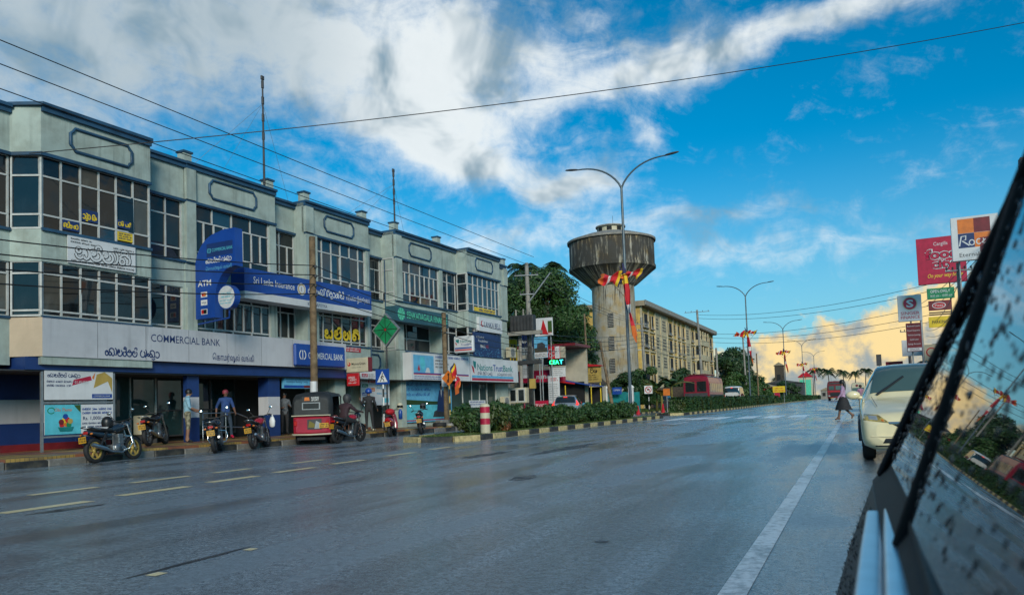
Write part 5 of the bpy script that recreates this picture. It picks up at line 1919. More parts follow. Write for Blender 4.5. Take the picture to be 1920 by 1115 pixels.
    ex.tube([(.24, -.05, .40), (.30, -.11, .26), (.1, -.15, .20), (-.25, -.16, .24), (-.4, -.17, .30)], .02, 7)
    ex.tube([(-.35, -.17, .285), (-.45, -.175, .32), (-.85, -.185, .43), (-.88, -.185, .44)], [.03, .05, .05, .035], 10)
    ex.build('exhaust', 'steel', t)
    MB().tube([(-.05, .13, .22), (-.12, .28, .015)], .013, 6).build('side_stand', 'black', t)
    if guard:
        MB().tube([(.28, -.07, .62), (.33, -.25, .58), (.34, -.28, .42), (.28, -.22, .28), (.2, -.08, .26)], .014, 6).build('leg_guard', 'chrome', t)
        MB().tube([(.28, .07, .62), (.33, .25, .58), (.34, .28, .42), (.28, .22, .28), (.2, .08, .26)], .014, 6).build('leg_guard', 'chrome', t)
    return t


def scooter(label, loc, heading, body, lean=radians(6), group='parked motorcycles'):
    t = thing('scooter', label, 'scooter', loc, 0, group)
    t.rotation_euler = (Matrix.Rotation(pi / 2 - radians(heading), 3, 'Z') @ Matrix.Rotation(-lean, 3, 'X')).to_euler()
    R = .24
    wheel(t, (-.6, 0, R), R, .11, 'black', 5)
    wheel(t, (.62, 0, R), R, .10, 'black', 5)
    b = []
    for x, w, z0, z1 in ((-.88, .05, .62, .74), (-.8, .12, .50, .78), (-.5, .19, .36, .78), (-.2, .19, .30, .74), (-.05, .14, .26, .58)):
        b.append([(x, w * cos(a), (z0 + z1) / 2 + (z1 - z0) / 2 * sin(a)) for a in [2 * pi * k / 14 for k in range(14)]])
    MB().loft(b).build('body', body, t)
    MB().box(-.08, .36, -.17, .17, .25, .31, bev=.02).build('floorboard', 'black', t)
    ap = []
    for z, x, w, d in ((.26, .36, .18, .05), (.5, .44, .2, .05), (.8, .44, .17, .06), (.98, .42, .1, .08), (1.03, .42, .04, .05)):
        ap.append([(x + d * sin(a), w * cos(a), z) for a in [2 * pi * k / 12 for k in range(12)]])
    MB().loft(ap).build('apron', body, t)
    s_ = []
    for x, w, z0, z1 in ((-.84, .08, .78, .85), (-.6, .14, .76, .88), (-.3, .14, .73, .83), (-.08, .1, .72, .79)):
        s_.append([(x, w * cos(a), (z0 + z1) / 2 + (z1 - z0) / 2 * sin(a)) for a in [2 * pi * k / 12 for k in range(12)]])
    MB().loft(s_).build('seat', 'rubber', t)
    MB().tube([(.33, -.33, 1.03), (.40, -.1, 1.05), (.40, .1, 1.05), (.33, .33, 1.03)], .016, 8).build('handlebar', 'black', t)
    for s in (-1, 1):
        m = MB().tube([(.36, s * .2, 1.05), (.34, s * .3, 1.2)], .008, 6)
        m.ball((.34, s * .33, 1.24), (.02, .06, .045))
        m.build('mirror', 'black', t)
        MB().ball((-.86, s * .13, .6), (.03, .04, .025)).build('indicator', 'lens_orange', t)
    MB().box(-.9, -.86, -.08, .08, .62, .70, bev=.012).build('tail_light', 'lens_red', t)
    MB().tube([(.62, .06, R), (.46, .05, .8)], .025, 8).build('fork', 'steel', t)
    plate(t, -.93, .50, w=.21, h=.15)
    MB().box(-.92, -.9, -.03, .03, .4, .62).build('plate_bracket', 'black', t)
    MB().tube([(-.2, -.17, .25), (-.45, -.2, .28), (-.85, -.2, .36)], [.03, .055, .05], 10).build('exhaust', 'darkgrey', t)
    MB().tube([(-.05, .13, .26), (-.1, .28, .015)], .013, 6).build('side_stand', 'black', t)
    return t


mat('bike_blueblack', (.012, .022, .035), .22, .2, 4, coat=.6)
mat('bike_black', (.010, .010, .012), .22, .2, 4, coat=.6)
mat('bike_red', (.30, .010, .022), .25, .15, 4, coat=.6)


def helmet(label, loc, m, rotz=0.0, visor=True):
    h = thing('helmet', label, 'helmet', loc, rotz)
    MB().at((0, 0, .12)).lathe([(.115, -.12), (.135, -.04), (.13, .04), (.10, .10), (.05, .135), (0, .14)], 18).build('shell', m, h)
    if visor:
        MB().at((0, 0, .10)).lathe([(.137, -.05), (.139, .05)], 10, a0=-1.0, a1=1.0).build('visor', 'carglass', h)
    return h


motorcycle('blue-black motorcycle with gold rims parked nearest the camera before the hoarding', (-16.954, 13.475, 0), -10, 'bike_blueblack', 'gold')
helmet('black helmet with white top resting on the nearest motorcycle seat', (-17.072, 13.348, .86), 'black', 1.0)
motorcycle('black motorcycle parked on the pavement behind the man in checked shorts', (-19.55, 17.0, .22), -28, 'bike_black', 'engine', guard=False)
motorcycle('black motorcycle with chrome leg guard seen from behind before the striped pier', (-16.922, 16.827, 0), -38, 'bike_black', 'engine')
motorcycle('black motorcycle with a red tank and white bag before the bank handrail', (-17.052, 18.715, 0), -24, 'bike_black', 'engine', tankm='bike_red', guard=False)
bag = tag(MB().loft([[(.10 * w * cos(a), .06 * w * sin(a), z) for a in [2 * pi * k / 10 for k in range(10)]] for z, w in ((-.3, .6), (-.26, 1.0), (-.1, 1.1), (.0, .7), (.06, .3), (.1, .25))]).build('plastic_bag', 'white', None, (-17.052, 19.238, .93)), 'white plastic bag hanging from the red-tanked motorcycle handlebar', 'bag')
scooter('red scooter with yellow plate parked beside the person in the blue helmet', (-17.047, 26.167, 0), -24, 'bike_red')
helmet('cream helmet on the mirror of the red scooter', (-16.951, 26.597, 1.08), 'plastic_cream', -1.0)
tag(MB().loft([[(x, .17 * w * cos(a), .13 * w * sin(a)) for a in [2 * pi * k / 12 for k in range(12)]] for x, w in ((-.24, .3), (-.18, .9), (0, 1.0), (.15, .95), (.22, .4))]).build('duffel_bag', 'red', None, (-16.923, 25.833, .98), (0, 0, 1.9)), 'red bag strapped on the red scooter seat', 'bag')
motorcycle('black motorcycle before the seaside poster, last of the parked row', (-17.014, 28.388, 0), -28, 'bike_black', 'engine', guard=False)
helmet('dark helmet on the handlebar of the last parked motorcycle', (-17.202, 28.811, 1.05), 'darkgrey', -1.0)
tag(MB().lathe([(.0, 0), (.09, .02), (.09, .36), (.05, .42), (.05, .5), (0, .5)], 14).build('blue_canister', 'sign_blue', None, (-18.6, 29.2, .62)), 'blue canister hanging beside the last parked motorcycle', 'canister')

# three-wheeler seen from behind
mat('tuk_red', (.36, .014, .035), .3, .12, 2, coat=.4, dirt=(.10, .04, .03), dirt_amt=.4)
mat('tuk_hood', (.020, .022, .023), .55, .2, 5, bump=.2, bscale=12)
t = thing('three_wheeler', 'dark red three-wheeler with black canvas hood parked at the kerb, seen from behind', 'three-wheeler', (-16.844, 21.424, 0), pi / 2 - radians(-24))
for s in (-1, 1):
    wheel(t, (-.75, s * .56, .22), .22, .13, 'galv', 5)
wheel(t, (1.2, 0, .22), .22, .12, 'galv', 5)
low = []
for x, w, z0, z1 in ((-1.28, .50, .42, .86), (-1.22, .60, .34, .92), (-1.0, .65, .30, .93), (-.3, .65, .26, .93), (-.1, .63, .24, .55), (.5, .60, .24, .5), (.8, .52, .24, .9), (1.15, .36, .3, .98), (1.38, .14, .45, .9)):
    ring = []
    for y, z in ((-1, 0), (-1, .5), (-1, .95), (-.92, 1), (0, 1.02), (.92, 1), (1, .95), (1, .5), (1, 0), (.9, -.04), (0, -.05), (-.9, -.04)):
        ring.append((x, y * w, z0 + z * (z1 - z0)))
    low.append(ring)
MB().loft(low, smooth=False).build('body', 'tuk_red', t)
hood = []
for x, w, z1 in ((-1.27, .56, 1.50), (-1.22, .63, 1.60), (-1.0, .66, 1.70), (-.3, .66, 1.74), (.5, .62, 1.72), (.72, .55, 1.66)):
    ring = [(x, y * w, .94 + z * (z1 - .94)) for y, z in ((-1, 0), (-1.0, .5), (-.97, .8), (-.85, .94), (-.5, 1), (0, 1.02), (.5, 1), (.85, .94), (.97, .8), (1.0, .5), (1, 0))]
    hood.append(ring)
# the canvas wraps the back and the roof; sides are open from the rear seat forward
MB().loft(hood[:3], closed=False).build('canvas_rear', 'tuk_hood', t)
MB().add(hood[0], [tuple(range(11))]).build('canvas_back', 'tuk_hood', t)
MB().loft([r_[2:9] for r_ in hood[2:]], closed=False).build('canvas_roof', 'tuk_hood', t)
for s in (-1, 1):
    MB().tube([(.72, s * .53, .9), (.68, s * .53, 1.62)], .02, 6).build('hood_post', 'black', t)
MB().prism([(-.5, .5), (.5, .5), (.45, 1.64), (-.45, 1.64)], .74, .76, 'x').build('windscreen', 'carglass', t)
w_ = MB().box(-1.285, -1.27, -.30, .30, 1.14, 1.38, bev=.005).build('rear_window_frame', 'galv', t)
MB().box(-1.29, -1.286, -.26, .26, 1.17, 1.35).build('rear_window', 'carglass', w_)
MB().tube([(-1.3, -.64, .95), (-1.31, 0, .955), (-1.3, .64, .95)], .02, 6).build('waist_rail', 'plastic_cream', t)
rl = thing_part = MB().box(-1.262, -1.255, -.30, .30, 1.44, 1.57).build('sticker', 'tuk_hood', t)
for s, z in (('RACING', 1.505), ('SPORT', 1.43)):
    o = text(t, s, 0, 0, 0, .055, 'white', .24, name='lettering', bold=.02)
    o.location = (-1.285, -.02, z)
    o.rotation_euler = (0, 0, -pi / 2)
MB().add([(-1.284, .04, 1.44), (-1.284, .22, 1.44), (-1.284, .2, 1.55), (-1.284, .06, 1.55)], [(0, 1, 2, 3)]).build('emblem', 'orange', t)
MB().add([(-1.30, .13, .50), (-1.30, .13, .82), (-1.30, -.34, .84), (-1.30, -.34, .50)], [(0, 1, 2, 3)]).build('rear_sticker', 'darkgrey', t)
MB().add([(-1.304, .1, .56), (-1.304, .06, .78), (-1.304, -.12, .68), (-1.304, -.1, .56)], [(0, 1, 2, 3)]).build('rear_sticker', 'leaf_yellow', t)
MB().add([(-1.304, -.1, .52), (-1.304, -.28, .52), (-1.304, -.30, .70), (-1.304, -.16, .78)], [(0, 1, 2, 3)]).build('rear_sticker', 'galv', t)
for s in (-1, 1):
    MB().box(-1.30, -1.25, s * .52 - .05, s * .52 + .05, .62, .78, bev=.015).build('tail_light', 'lens_red', t)
pl = plate(t, -1.325, .62, w=.30, h=.16)
pl.location = (-1.325, -.42, .62)
MB().tube([(-1.1, .68, .34), (-1.36, .55, .34), (-1.40, .0, .33), (-1.36, -.55, .34), (-1.1, -.68, .34)], .028, 8).build('bumper', 'plastic_cream', t)
MB().box(-1.34, -1.2, -.45, .45, .16, .24).build('mud_flap', 'rubber', t)
for s in (-1, 1):
    MB().lathe([(.27, -.08), (.28, 0), (.27, .08)], 10, 'y', a0=radians(-30), a1=radians(120)).build('wheel_arch', 'steel', t, (-.75, s * .60, .22))
MB().tube([(.9, .5, 1.0), (.95, .72, 1.2)], .01, 6).build('mirror_stalk', 'black', t)
MB().prism([(.1, .5), (.45, .5), (.3, 1.2)], .66, .67, 'y').build('side_curtain', 'skyblue', t)


# ------------------------------------------------------------------ lofted cars
def catmull(keys, n):
    """interpolate rows of numbers"""
    out = []
    for i in range(len(keys) - 1):
        p0, p1, p2, p3 = keys[max(i - 1, 0)], keys[i], keys[i + 1], keys[min(i + 2, len(keys) - 1)]
        for k in range(n):
            t_ = k / n
            row = []
            for a, b, c, d in zip(p0, p1, p2, p3):
                m1, m2 = (c - a) * .5 * .8, (d - b) * .5 * .8
                t2, t3 = t_ * t_, t_ ** 3
                row.append((2 * t3 - 3 * t2 + 1) * b + (t3 - 2 * t2 + t_) * m1 + (-2 * t3 + 3 * t2) * c + (t3 - t2) * m2)
            out.append(tuple(row))
    out.append(tuple(keys[-1]))
    return out


class Car:
    """stations: (x, z_bottom, z_shoulder, z_top, halfwidth_bottom, halfwidth_shoulder, halfwidth_top); x = 0 is the nose"""
    def __init__(self, stations, n=5):
        self.st = catmull(stations, n)
        self.rings = [self.ring(s) for s in self.st]

    def ring(self, s):
        x, zb, zs, zt, wb, ws, wt = s
        half = [(0, zb), (wb * .85, zb), (wb, zb + .06), (ws * .995, zb + (zs - zb) * .35), (ws, zb + (zs - zb) * .7), (ws * .985, zs - .03), (ws * .955, zs),
                (ws * .955 + (wt - ws * .955) * .30, zs + (zt - zs) * .30), (ws * .955 + (wt - ws * .955) * .65, zs + (zt - zs) * .65),
                (wt, zt - (zt - zs) * .10), (wt * .93, zt - (zt - zs) * .02), (wt * .5, zt + .012), (0, zt + .018)]
        r = [(x, y, z) for y, z in half]
        return r + [(x, -y, z) for y, z in half[-2:0:-1]]

    def body(self, parent, m, name='body'):
        return MB().loft(self.rings).build(name, m, parent)

    def patch(self, parent, m, x0, x1, r0, r1, off=.006, name='window', mirror=True, shrink=0):
        """copy of the skin between stations x0..x1 and ring points r0..r1, lifted by off"""
        idx = [i for i, s in enumerate(self.st) if x0 <= s[0] <= x1]
        res = []
        for sg in ((1, -1) if mirror else (1,)):
            mb = MB()
            vs, fs = [], []
            nr = r1 - r0 + 1
            for i in idx:
                for k in range(r0, r1 + 1):
                    p = Vector(self.rings[i][k % len(self.rings[i])])
                    c = Vector((p.x, 0, self.st[i][2] * .8))
                    d = (p - c)
                    d.x = (-1 if p.x < 1.6 else .4) * .5
                    d.normalize()
                    q = p + d * off
                    vs.append((q.x, q.y * sg, q.z))
            for i in range(len(idx) - 1):
                for k in range(nr - 1):
                    a = i * nr + k
                    f = (a, a + 1, a + nr + 1, a + nr)
                    fs.append(f if sg > 0 else f[::-1])
            res.append(mb.add(vs, fs, True).build(name, m, parent))
        return res


mat('paint_cream', (.82, .70, .42), .25, .04, 2, coat=.8, dirt=(.5, .45, .33), dirt_amt=.3)
mat('paint_silver', (.32, .36, .40), .28, .05, 2, metal=.5, coat=.7)
mat('headlamp', (.50, .36, .10), .16, .35, 14, metal=.2, coat=.6)
mat('car_white', (.60, .60, .57), .3, .05, 2, coat=.6)

SEDAN = [(0.0, .27, .56, .60, .58, .64, .42), (.04, .22, .60, .65, .70, .76, .48), (.16, .19, .67, .72, .79, .832, .56), (.55, .18, .77, .81, .815, .845, .62),
         (.95, .18, .85, .91, .81, .845, .66), (1.12, .18, .88, .965, .82, .845, .68), (1.62, .18, .94, 1.36, .82, .845, .60), (1.95, .18, .95, 1.465, .82, .845, .57),
         (2.5, .18, .96, 1.485, .82, .845, .56), (3.1, .18, .97, 1.42, .82, .845, .56), (3.65, .18, .98, 1.10, .81, .84, .62), (4.05, .2, .97, 1.04, .8, .82, .62), (4.31, .36, .86, .90, .66, .72, .55)]
t = thing('sedan', 'cream white sedan facing the camera with crossed wipers, behind the dark car', 'car', (.86, 12.42, 0), pi / 2)
c = Car(SEDAN)
sedan_body = c.body(t, 'paint_cream')
c.patch(t, 'screenglass', 1.18, 1.90, 9, 15, .008, 'windscreen', False)
c.patch(t, 'carglass', 1.45, 3.3, 6, 9, .006, 'side_window')
for s in (-1, 1):
    for x in (.80, 3.4):
        wheel(t, (x, s * .74, .30), .30, .19, 'engine', 7)
        MB().lathe([(.34, -.02), (.35, .1), (.30, .12)], 14, 'y', a0=-pi / 2, a1=pi / 2).build('wheel_arch', 'black', t, (x, s * .76, .30))
    MB().at((1.32, s * .93, 1.00), (0, 0, s * .15)).ball((0, 0, 0), (.06, .115, .07)).build('mirror', 'paint_cream', t)
    MB().tube([(1.36, s * .80, .95), (1.33, s * .88, .97)], .03, 6).build('mirror_arm', 'paint_cream', t)
from mathutils.bvhtree import BVHTree
_me = sedan_body.data
_bvh = BVHTree.FromPolygons([v.co[:] for v in _me.vertices], [tuple(p.vertices) for p in _me.polygons])


def on_nose(name, m, corners, off=.008, nu=10, nv=6, parent=t):
    """panel that follows the nose: corners (y, z) in order bottom-left, bottom-right, top-right, top-left"""
    vs, fs = [], []
    for i in range(nu + 1):
        for j in range(nv + 1):
            u, v = i / nu, j / nv
            y = (corners[0][0] * (1 - u) + corners[1][0] * u) * (1 - v) + (corners[3][0] * (1 - u) + corners[2][0] * u) * v
            z = (corners[0][1] * (1 - u) + corners[1][1] * u) * (1 - v) + (corners[3][1] * (1 - u) + corners[2][1] * u) * v
            hit = _bvh.ray_cast(Vector((-1, y, z)), Vector((1, 0, 0)))[0]
            x = hit.x if hit is not None else .3
            edge = i in (0, nu) or j in (0, nv)
            vs.append((x - (off * .2 if edge else off), y, z))
    for i in range(nu):
        for j in range(nv):
            a = i * (nv + 1) + j
            fs.append((a, a + 1, a + nv + 2, a + nv + 1))
    return MB().add(vs, fs, True).build(name, m, parent)


for s in (1, -1):
    q = lambda pts: [(y * s, z) for y, z in pts]
    hl = on_nose('headlight', 'headlamp', q([(.81, .625), (.45, .575), (.60, .70), (.79, .715)]), .012)
    on_nose('lamp_bowl', 'lens_clear', q([(.74, .63), (.60, .615), (.62, .69), (.74, .695)]), .018, parent=hl)
    on_nose('indicator', 'lens_orange', q([(.57, .605), (.51, .592), (.54, .635), (.58, .645)]), .017, 4, 4, parent=hl)
    on_nose('bumper_seam', 'black', q([(.44, .566), (.02, .558), (.02, .564), (.44, .572)]), .006, 10, 1)
on_nose('grille', 'black', [(.30, .485), (-.30, .485), (-.42, .558), (.42, .558)], .014, 16, 6)
on_nose('grille_bar', 'chrome', [(.46, .562), (-.46, .562), (-.48, .594), (.48, .594)], .026, 16, 5)
on_nose('air_intake', 'black', [(.56, .285), (-.56, .285), (-.52, .355), (.52, .355)], .016, 16, 6)
on_nose('lower_slot', 'black', [(.66, .232), (-.66, .232), (-.66, .255), (.66, .255)], .016, 16, 3)
on_nose('bumper_crease', 'paint_cream', [(.72, .375), (-.72, .375), (-.70, .40), (.70, .40)], .016)
pl = MB().box(-.04, -.025, -.24, .24, .395, .475).build('number_plate', 'darkgrey', t)
for y0, y1 in ((.58, .18), (-.02, -.42)):
    MB().tube([(1.12, y0, .995), (1.29, (y0 + y1) / 2, 1.13), (1.46, y1, 1.27)], .019, 6).build('wiper', 'black', t)
MB().tube([(.50, .60, .815), (1.05, .665, .965)], .004, 4).build('bonnet_seam', 'black', t)
MB().tube([(.50, -.60, .815), (1.05, -.665, .965)], .004, 4).build('bonnet_seam', 'black', t)
MB().at((1.35, 0, .88)).box(.0, .8, -.7, .7, 0, .12).build('dashboard', 'darkgrey', t)

HATCH = [(0.0, .36, .60, .64, .5, .58, .4), (.1, .22, .66, .74, .7, .76, .5), (.6, .19, .82, .92, .8, .83, .6), (1.0, .19, .9, 1.03, .82, .84, .64), (1.55, .19, .94, 1.36, .82, .84, .6),
         (2.1, .19, .96, 1.52, .82, .84, .57), (2.9, .19, .98, 1.52, .82, .84, .56), (3.5, .2, 1.0, 1.42, .82, .83, .55), (3.82, .22, .98, 1.05, .8, .82, .6), (3.92, .3, .9, .94, .72, .76, .55)]
t = thing('hatchback', 'silver blue hatchback with red tail lights beyond the island shrubs', 'car', (-18.35, 51.0, 0), -pi / 2 + radians(14))
t.scale = (1.08,) * 3
c = Car(HATCH)
c.body(t, 'paint_silver')
c.patch(t, 'carglass', 3.5, 3.84, 9, 15, .01, 'rear_window', False)
c.patch(t, 'carglass', 1.5, 3.4, 6, 9, .006, 'side_window')
c.patch(t, 'carglass', 1.05, 2.0, 9, 15, .006, 'windscreen', False)
c.patch(t, 'tail_on', 3.55, 3.95, 5, 8, .012, 'tail_light')
for s in (-1, 1):
    for x in (.75, 3.2):
        wheel(t, (x, s * .74, .29), .29, .19, 'engine', 6)
MB().box(3.90, 3.96, -.26, .26, .60, .74).build('number_plate', 'plate_yellow', t)
MB().box(3.60, 3.66, -.12, .12, 1.40, 1.43).build('brake_light', 'tail_on', t)

VAN = [(0, .4, .9, 1.0, .6, .7, .6), (.1, .3, 1.1, 1.25, .78, .84, .66), (.7, .26, 1.2, 1.9, .85, .92, .75), (1.1, .26, 1.22, 2.2, .86, .95, .78), (2.5, .26, 1.25, 2.3, .86, .95, .8),
       (4.3, .26, 1.25, 2.28, .86, .95, .8), (4.62, .28, 1.2, 2.1, .85, .94, .78), (4.72, .4, 1.1, 1.6, .8, .86, .7)]
t = thing('van', 'white van seen from behind next to the red bus', 'van', (-14.5, 105.3, 0), -pi / 2)
t.scale = (1.1, 1.1, 1.15)
c = Car(VAN)
c.body(t, 'car_white')
c.patch(t, 'carglass', 4.60, 4.72, 7, 17, .03, 'rear_window', False)
c.patch(t, 'carglass', 1.2, 4.3, 6, 9, .01, 'side_window')
for s in (-1, 1):
    MB().box(4.62, 4.78, s * .82 - .05, s * .82 + .05, .9, 1.35, bev=.02).build('tail_light', 'lens_red', t)
    for x in (.9, 3.8):
        wheel(t, (x, s * .82, .34), .34, .2, 'galv', 5)
MB().box(4.70, 4.80, -.85, .85, .42, .62, bev=.04).build('bumper', 'plastic_cream', t)
MB().box(4.60, 4.66, -.1, .1, 2.1, 2.16).build('brake_light', 'tail_on', t)


def far_car(label, loc, rotz, m):
    t = thing('parked_car', label, 'car', loc, rotz, 'far cars')
    c = Car(HATCH, 3)
    c.body(t, m)
    c.patch(t, 'carglass', 1.05, 3.84, 7, 9, .01, 'side_window')
    c.patch(t, 'carglass', 3.5, 3.84, 9, 15, .01, 'rear_window', False)
    for s in (-1, 1):
        for x in (.75, 3.2):
            wheel(t, (x, s * .74, .29), .29, .19, 'engine', 5)


far_car('dark car far along the left carriageway behind the hedge', (-15.0, 140, 0), -pi / 2, 'darkgrey')
far_car('pale car beyond the lamp post on the far left carriageway', (-15.4, 172, 0), -pi / 2, 'car_white')
far_car('dark car parked behind the banana plants on the verge', (-18.9, 84, .1), -pi / 2, 'darkgrey')


# ------------------------------------------------------------------ buses
def bus(label, loc, rotz, m, L=8.6, W=2.5, H=3.25, rear=True, band='darkgrey', roof='galv', scale=1.0):
    """x = 0 is the end shown to the camera, the bus runs to +x"""
    t = thing('bus', label, 'bus', loc, rotz, 'old country buses')
    t.scale = (scale,) * 3
    hw = W / 2
    sec = []
    for x, k, top in ((0, .93, -.12), (.12, 1, -.02), (L - .12, 1, -.02), (L, .93, -.12)):
        sec.append([(x, y * hw * k, z) for y, z in ((-1, .45), (-1, 1.2), (-1, 2.1), (-.98, 2.75), (-.9, H - .12 + top), (-.6, H + top), (0, H + .05 + top), (.6, H + top), (.9, H - .12 + top), (.98, 2.75), (1, 2.1), (1, 1.2), (1, .45))])
    MB().loft(sec, smooth=False).build('body', m, t)
    rf = [[(x, y * hw, z + .02) for y, z in ((-.93, H - .12), (-.6, H), (0, H + .06), (.6, H), (.93, H - .12))] for x in (.15, L - .15)]
    MB().loft(rf, closed=False, cap=False, smooth=False).build('roof_skin', roof, t)
    for s in (-1, 1):
        n = 7
        for k in range(n):
            x0 = .5 + k * (L - 1.0) / n
            pane_ = MB().box(x0, x0 + (L - 1.0) / n - .14, s * (hw + .002), s * (hw + .02), 1.75, 2.6).build('side_window', 'carglass', t)
        MB().box(.3, L - .3, s * (hw + .002), s * (hw + .03), 1.18, 1.5).build('side_band', band, t)
        MB().box(.3, L - .3, s * (hw + .002), s * (hw + .02), .75, .8).build('trim', 'galv', t)
        for x in (1.9, L - 1.7):
            wheel(t, (x, s * (hw - .18), .48), .48, .28, 'maroon', 6)
    return t


mat('bus_red', (.24, .008, .028), .35, .08, 1.2, coat=.3, dirt=(.15, .02, .03), dirt_amt=.4)
b = bus('crimson bus seen from behind over the clipped hedge', (-15.25, 80.5, 0), pi / 2, 'bus_red', W=2.55, H=3.35, scale=1.06)
for y0, y1 in ((-1.05, -.06), (.06, 1.05)):
    f = MB().box(-.02, .03, y0, y1, 1.75, 2.85, bev=.02).build('rear_window_frame', 'maroon', b)
    MB().box(-.03, -.021, y0 + .06, y1 - .06, 1.81, 2.79).build('rear_window', 'carglass', f)
MB().box(-.03, .03, -1.1, 1.1, 1.32, 1.68).build('rear_band', 'darkgrey', b)
MB().box(-.03, .03, -.5, .5, 2.92, 3.06).build('route_board', 'maroon', b)
MB().box(-.06, .03, -.3, .3, .62, .8).build('number_plate', 'plate_yellow', b)
MB().box(-.12, .05, -1.2, 1.2, .45, .6, bev=.03).build('bumper', 'darkgrey', b)
for s in (-1, 1):
    MB().box(-.04, .03, s * 1.0 - .1, s * 1.0 + .1, .95, 1.2, bev=.02).build('tail_light', 'lens_red', b)
rk = MB()
for y in (-.9, 0, .9):
    rk.tube([(.2, y, 3.5), (6, y, 3.5)], .02, 5)
for k in range(6):
    rk.tube([(.2 + k * 1.1, -.9, 3.5), (.2 + k * 1.1, .9, 3.5)], .02, 5)
rk.build('roof_rack', 'maroon', b)
b = bus('old maroon bus with bonnet grille coming towards the camera far up the road', (-4.3, 176, 0), pi / 2, 'maroon', W=2.5, H=3.3, scale=1.22, roof='maroon')
for y0, y1 in ((-1.05, -.05), (.05, 1.05)):
    f = MB().box(-.04, .03, y0, y1, 1.75, 2.6, bev=.02).build('windscreen_frame', 'maroon', b)
    MB().box(-.05, -.041, y0 + .07, y1 - .07, 1.83, 2.52).build('windscreen', 'screenglass', f)
MB().box(-.05, .03, -1.22, 1.22, 1.50, 1.66).build('cream_band', 'red', b)
MB().box(-.08, .03, -.75, .75, .75, 1.35).build('grille', 'black', b)
MB().box(-.15, .05, -1.2, 1.2, .5, .66, bev=.03).build('bumper', 'maroon', b)
MB().box(-.05, .03, -.9, .9, 2.85, 3.1).build('destination_board', 'darkgrey', b)
for s in (-1, 1):
    MB().box(-.09, .03, s * .95 - .16, s * .95 + .16, .72, .92, bev=.03).build('headlight', 'lens_clear', b)
    MB().box(-.06, .03, s * .5 - .3, s * .5 + .3, .4, .5).build('plate', 'plate_yellow', b)
b = bus('pale bus queuing behind the maroon bus on the far right', (.2, 205, 0), pi / 2, 'plastic_cream', W=2.5, H=3.3, scale=1.2)
MB().box(-.05, .03, -1.1, 1.1, 1.4, 2.3, bev=.02).build('windscreen', 'screenglass', b)
MB().at((-.06, .2, 2.75)).lathe([(0, -.02), (.25, 0)], 16, 'x').build('badge', 'maroon', b)

# ------------------------------------------------------------------ the dark car beside the camera
mat('wet_paint', (.010, .013, .015), .38, .2, 20, spec=.25, bump=.15, bscale=160)
mat('gasket', (.006, .007, .008), .55, .2, 20, spec=.18, bump=.1, bscale=200)
mat('near_chrome', (.72, .74, .77), .34, .05, 30, metal=1.0)


def _nearglass(g, tc, b):
    b.inputs['Base Color'].default_value = (.006, .010, .012, 1)
    b.inputs['Roughness'].default_value = .015
    b.inputs['IOR'].default_value = 1.9
    b.inputs['Specular IOR Level'].default_value = .8
    bump_to(g, b, g.noise(tc, 2.2, 2, .5), .015, .05)


shader('near_glass', _nearglass)
t = thing('near_car', 'rain-spotted dark car side with window and chrome strip close to the camera on the right', 'car', (0, 0, 0))
CW = 1.66


def side_x(z):
    if z >= .90:
        return .020 + .33 * (z - .90) + max(0, z - 1.25) ** 2 * 1.6
    k = [(.15, .06), (.30, -.01), (.45, -.045), (.62, -.055), (.74, -.042), (.82, -.018), (.90, .012)]
    for (a, b_), (c_, d) in zip(k[:-1], k[1:]):
        if a <= z <= c_:
            u = (z - a) / (c_ - a)
            return b_ + (d - b_) * u
    return .06


def rear_y(z):
    k = [(.15, 1.02), (.45, 1.10), (.75, 1.13), (.90, 1.10), (.964, .945), (1.022, .815), (1.078, .635), (1.115, .56), (1.15, .53), (1.25, .40), (1.40, .05), (1.47, -.3)]
    for (a, b_), (c_, d) in zip(k[:-1], k[1:]):
        if a <= z <= c_:
            u = (z - a) / (c_ - a)
            return b_ + (d - b_) * u
    return k[0][1]


def front_y(z):
    return -3.0 if z < .7 else -2.9 + (z - .7) * (.6 if z < .9 else 0) if z < .92 else -1.75 + (z - .92) * 1.1


def hull_ring(z, q=.10):
    x0, x1, y1, y0 = side_x(z), CW - side_x(z), rear_y(z), front_y(z)
    pts = []
    for cx, cy, a0 in ((x1 - q, y1 - q, 0), (x0 + q, y1 - q, 90), (x0 + q, y0 + q, 180), (x1 - q, y0 + q, 270)):
        for k in range(7):
            a = radians(a0 + 15 * k)
            pts.append((cx + q * cos(a), cy + q * sin(a), z))
    # a few points along the near side keep it smooth
    return pts


MB().loft([hull_ring(z) for z in (.15, .22, .30, .38, .45, .54, .62, .68, .74, .78, .82, .86, .895)]).build('body', 'wet_paint', t)
MB().loft([hull_ring(z, .07) for z in (.896, .92, .96, 1.02, 1.08, 1.13, 1.19, 1.25, 1.32, 1.40, 1.46)]).build('cabin', 'gasket', t)


def on_side(y, z, off=.0):
    return (side_x(z) - off, y, z)


def side_patch(name, m, ylo, yhi, z0, z1, off, n=14, ny=10):
    vs, fs = [], []
    for i in range(n + 1):
        z = z0 + (z1 - z0) * i / n
        a, b_ = ylo(z), yhi(z)
        for j in range(ny + 1):
            vs.append(on_side(a + (b_ - a) * j / ny, z, off))
    for i in range(n):
        for j in range(ny):
            a = i * (ny + 1) + j
            fs.append((a, a + ny + 1, a + ny + 2, a + 1))
    return MB().add(vs, fs, True).build(name, m, t)


